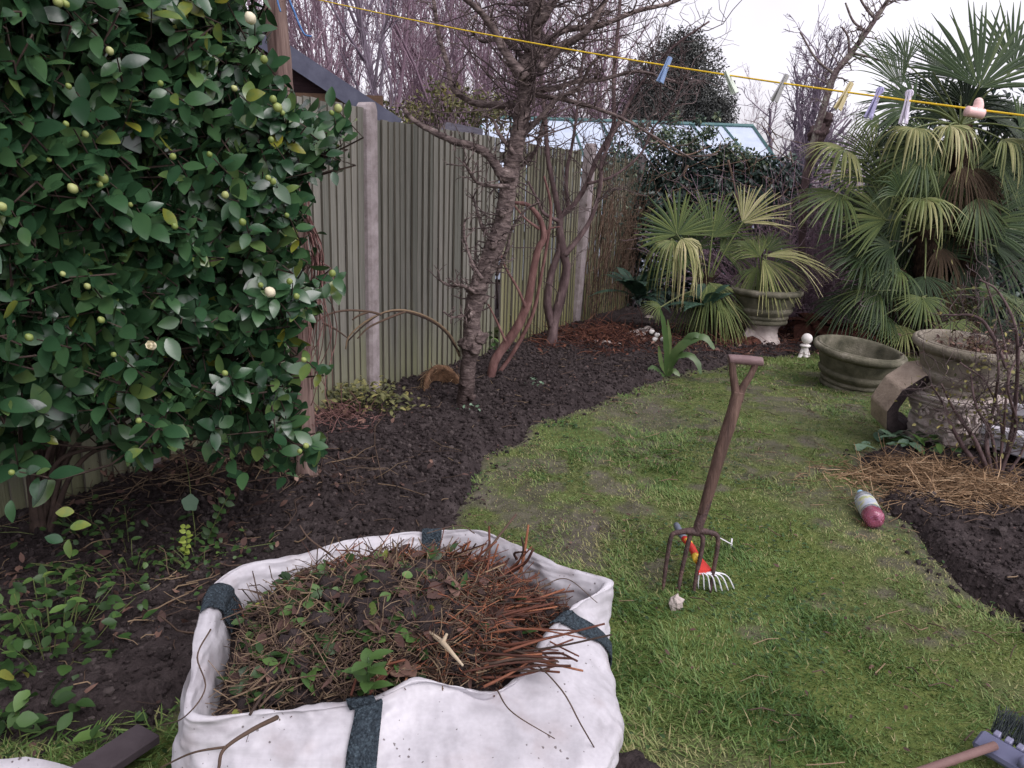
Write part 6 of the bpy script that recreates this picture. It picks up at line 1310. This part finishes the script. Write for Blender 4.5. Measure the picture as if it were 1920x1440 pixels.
    for s_, z in prof: V += [[c[0] - .05 + .40 * s_ * rr[j] * cos(a[j]), c[1] - .12 + .20 * s_ * rr[j] * sin(a[j]), c[2] + z + .012 * mnoise.noise(Vector((cos(a[j]) * 5, sin(a[j]) * 5, s_ * 4)))] for j in range(n)]
    F = [[k * n + j, k * n + (j + 1) % n, (k + 1) * n + (j + 1) % n, (k + 1) * n + j] for k in range(len(prof) - 1) for j in range(n)]
    mb.add(V, [F]); tag(mb.build('folded_bag', M['bag']), 'edge of a second flattened white woven bag in the near left corner', 'bag')
    # dark lump beside the bag
    c = gpt(1168, 1440); mb = MB(); mb.ball(c + [0.0, -.03, .0], [.085, .06, .05], 26, 18, wob=.6); mb.ball(c + [-.045, -.05, .0], [.06, .05, .04], 20, 14, wob=.6)
    for v in range(len(mb.v)): mb.v[v] = mb.v[v] + np.array([mnoise.noise(Vector(q * 40)) for q in mb.v[v]])[:, None] * .006
    tag(mb.build('earth_clod', M['soil']), 'big lump of dark earth against the right front foot of the bag', 'clod')
    # half buried coir basket by the fruit tree
    b = gpt(832, 738); b = Y(832, 722, 5.45); b[2] = .06; t = empty('coir_basket', b, 'old round coir lined basket sunk on its side behind the fruit tree foot', 'basket'); mb = MB()
    ax = nrm(np.array([.45, -.75, .55])); u = perp(ax); w = np.cross(ax, u); nn = 40
    V = []
    for s_, z in ((.13, -.09), (.155, -.04), (.165, .0), (.15, .012), (.13, 0), (.115, -.05), (.08, -.09)):
        V += [b + (u * cos(q) + w * sin(q)) * s_ * (1 + .06 * sin(3 * q + z * 20)) + ax * z for q in np.arange(nn) * 2 * pi / nn]
    mb.add(V, [[[k * nn + j, k * nn + (j + 1) % nn, (k + 1) * nn + (j + 1) % nn, (k + 1) * nn + j] for k in range(6) for j in range(nn)]]); mb.build('liner', M['coir'], t)
    mb = MB(); n = 320; q = r.uniform(0, 2 * pi, n); S = b + (u * np.cos(q)[:, None] + w * np.sin(q)[:, None]) * r.uniform(.13, .168, (n, 1)) + ax * r.uniform(-.06, .012, (n, 1)); T = -u * np.sin(q)[:, None] + w * np.cos(q)[:, None]; P, R = grow(S, T + r.normal(0, .35, (n, 3)), r.uniform(.03, .1, n), np.full(n, .0016), 5, .2, 0, r, .6); mb.tubes(P, R, 3, r.random(n)); mb.build('fibre', M['straw'], t)
    # pale split log and stones on the bed
    mb = MB(); a, e = Y(1112, 662, 7.35), Y(1166, 674, 7.3); a[2] = .06; e[2] = .05; rough_tube(mb, [a, (a + e) / 2, e], [.022, .032, .02], 9, 24, .35, 12); tag(mb.build('split_log', M['stone_pale']), 'pale weathered piece of wood lying on the soil near the brush pile', 'wood')
    for (x, y_, s_), lb in zip(((1212, 632, .05), (1192, 640, .055), (1216, 606, .035)), ('flat pale stone on the bed nearest the strap leaved plant', 'low greyish stone furthest left beside the strap leaved plant', 'small white stone behind the strap leaved plant')):
        c = gpt(x, y_); mb = MB(); mb.ball(c + [0, 0, s_ * .4], [s_ * 1.5, s_, s_ * .6], 12, 8, wob=.7); tag(mb.build('stone', M['stone_pale'], smooth=False), lb, 'stone')
tools()

def washing_line():
    pts = [(531, -16, 3.62), (600, 0, 3.44), (760, 36, 3.02), (1000, 80, 2.58), (1245, 122, 2.24), (1480, 157, 1.99), (1640, 182, 1.84), (1760, 196, 1.75), (1920, 216, 1.63), (2200, 252, 1.46)]
    iv = np.array([[a, b, 1 / c] for a, b, c in pts])
    xs = np.linspace(531, 2200, 80); yy = np.interp(xs, iv[:, 0], iv[:, 1]); c3 = np.polyfit(iv[:, 0], iv[:, 1], 3); yy = np.polyval(c3, xs); l1 = np.polyfit(iv[:, 0], iv[:, 2], 1); dd = 1 / np.polyval(l1, xs)
    P = np.array([Y(a, b, c) for a, b, c in zip(xs, yy, dd)]); P[0] = Y(528, -18, 3.64)
    mb = MB(); mb.tubes(P[None], np.full((1, len(P)), .0021), 8); tag(mb.build('washing_line', M['yellow_line']), 'bright yellow plastic washing line strung from the timber post across the garden', 'washing line')
    ldir = nrm(P[60] - P[30])
    pegs = [(1250, (1257, 107), (1237, 154), 'pale_blue', (138, 164, 204), 'pale blue clothes peg leaning right on the yellow line'), (1368, (1361, 133), (1378, 175), 'milk_green', (206, 216, 200), 'translucent whitish green clothes peg leaning left on the line'),
            (1465, (1476, 140), (1451, 190), 'dull_grey', (170, 170, 168), 'dull grey clothes peg leaning right on the line'), (1585, (1597, 155), (1570, 205), 'old_cream', (216, 202, 156), 'aged cream yellow clothes peg leaning right on the line'),
            (1640, (1652, 165), (1627, 222), 'lavender', (176, 172, 210), 'lavender clothes peg with a ring shaped eye'), (1699, (1706, 170), (1693, 232), 'pearl_white', (222, 214, 230), 'pearly white clothes peg with an eye hanging nearly straight'), ]
    for x, tp, bt, nm, col, lb in pegs:
        d = 1 / np.polyval(l1, x); A = Y(*tp, d); B = Y(*bt, d); v = nrm(B - A); L = np.linalg.norm(B - A)
        f = nrm(np.cross(v, ldir)); sd = np.cross(f, v); m = plain('peg_' + nm, col, .4)
        eye = nm in ('lavender', 'pearl_white'); t = empty('clothes_peg', A, lb, 'clothes peg', 'clothes pegs on the washing line')
        s_ = ldir - v * np.dot(ldir, v); s_ = nrm(s_); f = np.cross(s_, v)
        for sg in (-1, 1):
            mb = MB()
            # one jaw: narrow at the line, splayed at the finger end
            for a0, a1, w0, w1, o0, o1 in ((0, .22, .0056, .0060, .0022, .0026), (.22, .5, .0060, .0066, .0026, .0030), (.5, 1.0, .0066, .0076, .0030, .0060)):
                c0 = A + v * L * a0 + s_ * o0 * sg * 1.0; c1 = A + v * L * a1 + s_ * o1 * sg
                q = []
                for c, w in ((c0, w0), (c1, w1)): q += [c - f * w - s_ * .0017, c + f * w - s_ * .0017, c + f * w + s_ * .0017, c - f * w + s_ * .0017]
                mb.add(q, [[[0, 1, 5, 4], [1, 2, 6, 5], [2, 3, 7, 6], [3, 0, 4, 7], [3, 2, 1, 0], [4, 5, 6, 7]]])
            if eye:
                q = np.arange(17) * 2 * pi / 16; cc = A + v * .006 + s_ * .002 * sg; mb.tube(cc + np.outer(np.cos(q), v) * .007 + np.outer(np.sin(q), s_) * .0055, .0018, 6)
                mb.ball(A + v * L * .93 + s_ * .0065 * sg, [.0068, .0068, .0028], 12, 8, axis=s_)
            mb.build('jaw', m, t, smooth=False)
        mb = MB(); c = A + v * L * .42; q = np.arange(40) * 2 * pi / 10; mb.tube(c + np.outer(np.cos(q), s_) * .0048 + np.outer(np.sin(q), v) * .0048 + np.outer(np.linspace(-1, 1, 40), f) * .005, .0007, 5); mb.build('spring', M['steel'], t)
    d = 1 / np.polyval(l1, 1835); t = empty('clothes_peg', Y(1830, 205, d), 'stubby pale pink clothes peg with a crossbar, last on the line to the right', 'clothes peg', 'clothes pegs on the washing line'); m = plain('peg_pink', (236, 196, 190), .4)
    mb = MB(); mb.tube([Y(1835, 190, d), Y(1834, 200, d), Y(1828, 212, d)], [.0085, .0105, .0105], 12, 10); mb.ball(Y(1835, 191, d), .0085, 12, 8); mb.build('clip_body', m, t)
    mb = MB(); mb.tube([Y(1812, 208, d - .01), Y(1828, 211, d - .01), Y(1843, 214, d - .01)], [.0105, .0098, .0105], 12, 10); mb.build('crossbar', m, t)
    mb = MB(); mb.tube([Y(1833, 203, d - .016), Y(1826, 205, d - .014)], [.002, .002], 6); mb.build('hinge_pin', M['steel'], t)
washing_line()

# ------------------------------------------------------------------ the white builder's bag and its load
CREST = [(355, 1345, .43), (358, 1260, .455), (374, 1170, .475), (398, 1100, .485), (466, 1058, .475), (560, 1040, .47), (650, 1013, .475), (720, 1004, .47), (800, 997, .472), (895, 995, .478), (960, 1020, .47), (1050, 1060, .47), (1146, 1090, .475), (1092, 1130, .45), (1056, 1162, .44), (1015, 1222, .43), (980, 1268, .42), (922, 1300, .405), (850, 1288, .425), (780, 1278, .44), (700, 1312, .43), (600, 1328, .42), (480, 1338, .42)]
BC = np.array([-.22, 1.74])
def bag():
    r = np.random.default_rng(19)
    NU = 391
    W = np.array([G(a, b, c) for a, b, c in CREST]); cr = spline(W, NU, True)
    ang = np.unwrap(np.arctan2(cr[:, 1] - BC[1], cr[:, 0] - BC[0]))
    def rrect(a, xl, xr, yf, yb, p=5.0):
        c, s = np.cos(a), np.sin(a); hx = np.where(c > 0, xr - BC[0], BC[0] - xl); hy = np.where(s > 0, yb - BC[1], BC[1] - yf)
        d = (np.abs(c / hx) ** p + np.abs(s / hy) ** p) ** (-1 / p); return BC[0] + c * d, BC[1] + s * d
    bx, by = rrect(ang, -.70, .205, 1.33, 2.20); mx, my = rrect(ang, -.735, .262, 1.285, 2.235); ux, uy = rrect(ang, -.735, .285, 1.30, 2.24)
    base = np.column_stack([bx, by, np.full(NU, -.02)]); low = np.column_stack([(bx + mx) / 2, (by + my) / 2, np.full(NU, .09)]); mid = np.column_stack([mx, my, np.full(NU, .22)])
    upp = np.column_stack([ux, uy, np.full(NU, .335)])
    # never let the upper wall stick out further than the crest on the sides that stand straight; the right front slopes in
    dc = np.linalg.norm(cr[:, :2] - BC, axis=1); du = np.linalg.norm(upp[:, :2] - BC, axis=1); lim = np.minimum(du, np.maximum(dc + .035, du * .97)); upp[:, :2] = BC + (upp[:, :2] - BC) * (lim / du)[:, None]
    inw = nrm(np.column_stack([BC - cr[:, :2], np.zeros(NU)]))
    fold = .013 + .010 * np.sin(ang * 3 + 1) + .02 * np.exp(-((ang - ang[int(NU * 2 / 23)] + pi) % (2 * pi) - pi) ** 2 * 6)
    cr_in = cr + inw * fold[:, None] - [0, 0, .004]; in1 = cr + inw * (fold + .02)[:, None] - np.array([0, 0, .05]); in2 = cr + inw * (fold + .045)[:, None]; in2[:, 2] = .27; in3 = cr + inw * (fold + .09)[:, None]; in3[:, 2] = .18
    crest_out = cr - inw * .006 - [0, 0, .016]
    ctrl = np.stack([base, low, mid, upp, crest_out, cr, cr_in, in1, in2, in3]); NV = 84
    S = np.stack([spline(ctrl[:, j], NV) for j in range(NU)], 1)      # NV,NU,3
    nvec = np.zeros_like(S)
    du_ = np.roll(S, -1, 1) - np.roll(S, 1, 1); dv_ = np.gradient(S, axis=0); nvec = nrm(np.cross(du_, dv_)); 
    if ((nvec[26, :, :2] * -inw[:, :2]).sum()) < 0: nvec = -nvec
    vv = np.arange(NV) / (NV - 1)
    disp = np.zeros((NV, NU))
    for i in range(NV):
        for j in range(NU):
            p = Vector(S[i, j]); a = ang[j]
            n1 = mnoise.noise(Vector((p.x * 5, p.y * 5, p.z * 7)));
            q = p + Vector((.05 * n1, .05 * n1, .04 * n1))
            n2 = 1 - abs(mnoise.noise(Vector((q.x * 8 + 3, q.y * 8, q.z * 15))))    # creases
            n3 = 1 - abs(mnoise.noise(Vector((q.x * 20, q.y * 20 + 7, q.z * 30)))); n4 = 1 - abs(mnoise.noise(Vector((q.x * 6 + 11, q.y * 6, q.z * 38 + n1 * 2))))
            disp[i, j] = .013 * n1 + .020 * (n2 - .8) + .007 * (n3 - .8) + .017 * (n4 - .8) + .0025 * mnoise.noise(Vector(p * 60))
    amp = np.interp(vv, [0, .1, .35, .5, .6, 1], [.2, .9, 1, .5, .45, .8]); S = S + nvec * (disp * amp[:, None])[..., None]
    t = empty('bulk_bag', (BC[0], BC[1], 0), 'slumped white woven builders bulk bag with dark straps, filled with garden waste', 'bag')
    mb = MB(); i = np.arange(NV - 1)[:, None] * NU; j = np.arange(NU)[None]; j2 = (j + 1) % NU
    mb.add(S.reshape(-1, 3), [np.stack([i + j, i + j2, i + NU + j2, i + NU + j], -1).reshape(-1, 4)])
    o = mb.build('bag_body', M['bag'], t); sb = o.modifiers.new('smooth', 'SUBSURF'); sb.levels = 1; sb.render_levels = 1
    # dirt specks and mud smears on the fabric are part of the bag material
    # straps
    def strap(u0, u1, v0, v1, half, name='strap', shift=0.0):
        n = 34; us = np.linspace(u0, u1, n) * NU / 23; vs = np.linspace(v0, v1, n) * (NV - 1); L = []
        for s in np.linspace(-1, 1, 7):
            uj = us + s * half * NU / 23; j0 = np.floor(uj).astype(int); f = (uj - j0)[:, None]; i0 = np.minimum(np.floor(vs).astype(int), NV - 2); g = (vs - i0)[:, None]
            A = S[i0, j0 % NU] * (1 - f) + S[i0, (j0 + 1) % NU] * f; B = S[i0 + 1, j0 % NU] * (1 - f) + S[i0 + 1, (j0 + 1) % NU] * f; N_ = nvec[i0, j0 % NU]
            L.append(A * (1 - g) + B * g + N_ * (.0065))
        L = np.stack(L, 1); mb = MB(); q = np.arange(n - 1)[:, None] * 7; w = np.arange(6)[None]; top = L.reshape(-1, 3)
        F = np.stack([q + w, q + w + 1, q + w + 8, q + w + 7], -1).reshape(-1, 4); mb.add(top, [F]); so = mb.build('strap', M['strap'], t); sm = so.modifiers.new('thick', 'SOLIDIFY'); sm.thickness = .0035; sm.offset = -1; return so
    crest_v = 5 / 9
    strap(19.45, 20.30, .04, .60, .27); strap(8.1, 8.1, .30, .86, .20); strap(2.55, 3.0, .545, .82, .36); strap(13.35, 13.95, .12, .66, .30)
    # load: heap of earth, stalks and leaves
    inner = cr + inw * (fold + .035)[:, None]
    nr = 26; V = []
    cxy = np.array([-.25, 1.72])
    def heap_z(p):
        a = ((p[0] + .30) / .30) ** 2 + ((p[1] - 1.72) / .28) ** 2
        return .422 + .085 * exp(-a) + .03 * exp(-(((p[0] + .15) / .16) ** 2 + ((p[1] - 1.86) / .10) ** 2)) + .028 * mnoise.noise(Vector((p[0] * 9, p[1] * 9, 1))) + .018 * mnoise.noise(Vector((p[0] * 26, p[1] * 26, 4)))
    for k in range(nr + 1):
        f = k / nr
        for jj in range(0, NU, 2):
            p = cxy + (inner[jj, :2] - cxy) * f; z = heap_z(p) - (.075 * smooth01((f - .66) / .34)); V.append([p[0], p[1], float(z)])
    m = NU // 2; F = [[k * m + a, k * m + (a + 1) % m, (k + 1) * m + (a + 1) % m, (k + 1) * m + a] for k in range(nr) for a in range(m)]
    hb = MB(); hb.add(V, [F], .2, 0)
    n = 5200; rr_ = np.sqrt(r.random(n)); jj = r.integers(0, NU, n); p2 = cxy + (inner[jj, :2] - cxy) * (rr_ * .93)[:, None]; z = np.array([heap_z(p) for p in p2]) - .075 * smooth01((rr_ * .93 - .66) / .34)
    S0 = np.column_stack([p2, z + r.uniform(-.005, .02, n)])
    redz = smooth01((p2[:, 0] + .28) / .25) * .6 + .4 * smooth01((p2[:, 1] - 1.75) / .15)
    # thin tangled stalks
    D = np.column_stack([r.normal(0, 1, (n, 2)), r.normal(.02, .25, n)]); L = r.uniform(.04, .16, n); P, R = grow(S0 - nrm(D) * L[:, None] / 2, D, L, r.uniform(.0008, .0020, n), 6, .24, -.01, r, .7)
    isr = r.random(n) < redz * .8
    hb.tubes(P[isr], R[isr], 4, r.random(isr.sum()), 1); hb.tubes(P[~isr], R[~isr], 4, r.random((~isr).sum()), 2)
    # clods
    for _ in range(520):
        i_ = r.integers(0, n); s_ = r.uniform(.005, .02) + (.014 if abs(p2[i_, 0] + .28) < .16 and abs(p2[i_, 1] - 1.72) < .14 else 0); hb.ball(S0[i_], [s_, s_, s_ * .8], 7, 5, r.random(), 0, wob=.9)
    # leaves dead and green
    def lv(k, sel, L0, L1, m_, tone, wf=.6):
        i_ = r.choice(np.where(sel)[0], k); hb.leaves(S0[i_] + [0, 0, .014], r.normal(size=(k, 3)) * [1, 1, .35], r.normal(0, .45, (k, 3)) + [0, -.2, 1], r.uniform(L0, L1, k), r.uniform(L0, L1, k) * wf, rows=5, curl=r.uniform(-.3, .45, k), rnd=np.clip(r.normal(tone, .22, k), 0, 1), mi=m_)
    al = np.ones(n, bool)
    lv(300, al, .015, .05, 3, .4); lv(12, (p2[:, 0] > -.35) & (p2[:, 1] < 1.75), .05, .085, 3, .75); lv(330, (p2[:, 0] < -.18) & (p2[:, 1] < 1.9), .02, .045, 4, .5, .75); lv(60, al, .02, .05, 4, .4, .7)
    # traced sticks: bundles of cut red stems
    def bundle(n_, a, b, ja, jb, za, zb, rad=.0030, mi=1, bend=.007):
        for _ in range(max(3, int(n_ * .62))):
            A = G(a[0] + r.normal(0, ja), a[1] + r.normal(0, ja), za + r.normal(0, .012)); B = G(b[0] + r.normal(0, jb), b[1] + r.normal(0, jb), zb + r.normal(0, .015)); q = r.uniform(.55, 1.0); B = A + (B - A) * q
            hb.tube([A, (A + B) / 2 + r.normal(0, bend, 3), B], [rad * r.uniform(.7, 1.35), rad * r.uniform(.5, .9)], 6, 8, r.uniform(0, 1) ** 1.3, mi if r.random() < .8 else 2)
    bundle(36, (870, 1165), (1060, 1125), 22, 14, .455, .475); bundle(26, (840, 1150), (1040, 1090), 25, 18, .46, .50); bundle(30, (830, 1120), (980, 1075), 30, 22, .46, .50); bundle(22, (940, 1225), (1090, 1255), 22, 18, .44, .465); bundle(9, (930, 1225), (1150, 1195), 20, 10, .45, .50); bundle(14, (900, 1245), (1080, 1215), 25, 20, .44, .48)
    bundle(16, (890, 1085), (945, 985), 16, 20, .45, .60, .004); bundle(9, (960, 1070), (1010, 1005), 14, 14, .45, .58, .004); bundle(10, (850, 1060), (880, 1000), 14, 14, .44, .55, .0035); bundle(26, (690, 1095), (620, 1050), 40, 40, .45, .52, .0022); bundle(26, (760, 1110), (830, 1050), 40, 30, .46, .53, .0025)
    bundle(30, (600, 1130), (700, 1050), 50, 40, .45, .5, .0018); bundle(14, (700, 1280), (760, 1210), 30, 30, .43, .47, .0035); bundle(5, (800, 1060), (960, 990), 10, 20, .47, .62, .0022)
    bundle(20, (560, 1200), (480, 1100), 50, 50, .43, .48, .002, 2); bundle(16, (480, 1290), (600, 1200), 40, 50, .42, .47, .0025, 2)
    hb.tube([G(560, 1215, .47), G(640, 1170, .50), G(720, 1110, .51)], [.004, .003], 6, 12, .5, 2)
    # overhanging stalks
    for px, rad in (([(900, 1245, .45), (990, 1240, .45), (1050, 1290, .47), (1090, 1360, .42), (1125, 1420, .30)], .0022), ([(930, 1290, .44), (960, 1335, .445), (1040, 1385, .38)], .0018), ([(520, 1345, .44), (470, 1370, .46), (420, 1405, .445), (410, 1440, .42)], .005), ([(425, 1400, .45), (360, 1412, .43), (300, 1440, .36)], .0025), ([(395, 1180, .50), (370, 1230, .49), (385, 1290, .49), (345, 1345, .45), (300, 1360, .3)], .002), ([(620, 1040, .48), (580, 1010, .53), (562, 985, .56)], .003), ([(890, 1000, .5), (860, 985, .53), (800, 1000, .54)], .002), ([(1000, 1110, .5), (1060, 1085, .52), (1120, 1130, .5)], .0016)):
        hb.tube([G(*q) for q in px], [rad, rad * .6], 6, 24, .4, 2)
    tag(hb.build('garden_waste', [M['soil'], M['stick_red'], M['stick_dull'], M['dead_leaf'], M['weed']]), 'heap of cut stems, dead leaves, weeds and earth filling the white bag', 'garden waste', kind='stuff')
    # the pale root
    rb = MB(); rb.tube([G(805, 1185, .50), G(830, 1205, .51), G(848, 1225, .51), G(868, 1248, .50)], [.003, .006, .0045, .0025], 8, 20); rb.tube([G(830, 1205, .51), G(838, 1188, .53)], [.006, .003], 7, 8); rb.tube([G(806, 1186, .50), G(796, 1176, .505)], [.004, .001], 6, 6)
    tag(rb.build('pale_root', plain('pale_root', (176, 160, 136), .7)), 'pale cream broken root lying on top of the garden waste', 'root')
    gb = MB(); b = G(690, 1300, .45); k = 9; az = np.arange(k) * 2.4; z_ = np.linspace(.01, .075, k)
    gb.tube([b, b + [0, .01, .08]], [.003, .002], 6, 6, .4); gb.leaves(b + np.column_stack([np.zeros(k), z_ * .1, z_]), np.column_stack([np.cos(az), np.sin(az), np.full(k, .5)]), np.column_stack([-np.cos(az) * .5, -np.sin(az) * .5, np.ones(k)]), .055, .03, rows=5, rnd=.62)
    tag(gb.build('green_sprig', M['weed']), 'fresh green leafy sprig sticking up from the waste beside the front strap', 'sprig')
bag()

# bag fabric: woven sheen plus specks of earth
def bag_dirt():
    m = M['bag']; nt = m.node_tree; N = nt.nodes; Lk = nt.links; b = N['Principled BSDF']; base = b.inputs['Base Color'].links[0].from_socket
    tc = N.new('ShaderNodeTexCoord'); vo = N.new('ShaderNodeTexVoronoi'); vo.inputs['Scale'].default_value = 55; Lk.new(tc.outputs['Object'], vo.inputs['Vector'])
    nz = N.new('ShaderNodeTexNoise'); nz.inputs['Scale'].default_value = 5; nz.inputs['Detail'].default_value = 3; Lk.new(tc.outputs['Object'], nz.inputs['Vector'])
    mr = N.new('ShaderNodeMapRange'); mr.inputs[1].default_value = .50; mr.inputs[2].default_value = .75; mr.inputs[3].default_value = .05; mr.inputs[4].default_value = .30; Lk.new(nz.outputs['Fac'], mr.inputs[0])
    wn_ = N.new('ShaderNodeTexNoise'); wn_.inputs['Scale'].default_value = 160; Lk.new(tc.outputs['Object'], wn_.inputs['Vector']); ws = N.new('ShaderNodeMath'); ws.operation = 'MULTIPLY_ADD'; Lk.new(wn_.outputs['Fac'], ws.inputs[0]); ws.inputs[1].default_value = .5; Lk.new(vo.outputs['Distance'], ws.inputs[2]); ws2 = N.new('ShaderNodeMath'); ws2.operation = 'SUBTRACT'; Lk.new(ws.outputs[0], ws2.inputs[0]); ws2.inputs[1].default_value = .22
    lt = N.new('ShaderNodeMath'); lt.operation = 'LESS_THAN'; Lk.new(ws2.outputs[0], lt.inputs[0]); Lk.new(mr.outputs[0], lt.inputs[1])
    n2 = N.new('ShaderNodeTexNoise'); n2.inputs['Scale'].default_value = 11; n2.inputs['Detail'].default_value = 8; Lk.new(tc.outputs['Object'], n2.inputs['Vector'])
    m2 = N.new('ShaderNodeMapRange'); m2.inputs[1].default_value = .56; m2.inputs[2].default_value = .80; m2.inputs[4].default_value = .5; Lk.new(n2.outputs['Fac'], m2.inputs[0])
    a = N.new('ShaderNodeMix'); a.data_type = 'RGBA'; Lk.new(m2.outputs[0], a.inputs[0]); Lk.new(base, a.inputs[6]); a.inputs[7].default_value = lin((150, 134, 132))
    c = N.new('ShaderNodeMix'); c.data_type = 'RGBA'; sc = N.new('ShaderNodeMath'); sc.operation = 'MULTIPLY'; sc.inputs[1].default_value = .8; Lk.new(lt.outputs[0], sc.inputs[0]); Lk.new(sc.outputs[0], c.inputs[0]); Lk.new(a.outputs[2], c.inputs[6]); c.inputs[7].default_value = lin((70, 56, 54))
    Lk.new(c.outputs[2], b.inputs['Base Color'])
bag_dirt()

# ------------------------------------------------------------------ put each group's origin at the thing's foot
bpy.context.view_layer.update()
for o in list(COL.objects):
    if o.type == 'EMPTY' and o.parent is None and tuple(o.location) == (0, 0, 0) and o.children:
        pts = []
        for c in o.children:
            if c.type == 'MESH':
                bb = np.array([q[:] for q in c.bound_box]); pts.append(bb)
        pts = np.vstack(pts); tr = [c for c in o.children if c.name.startswith('trunk')]
        q = np.array([b[:] for b in (tr[0] if tr else o.children[0]).bound_box])
        L = Vector((float(q[:, 0].mean()), float(q[:, 1].mean()), 0.0)); o.location = L
        for c in o.children: c.matrix_parent_inverse = Matrix.Translation(-L)
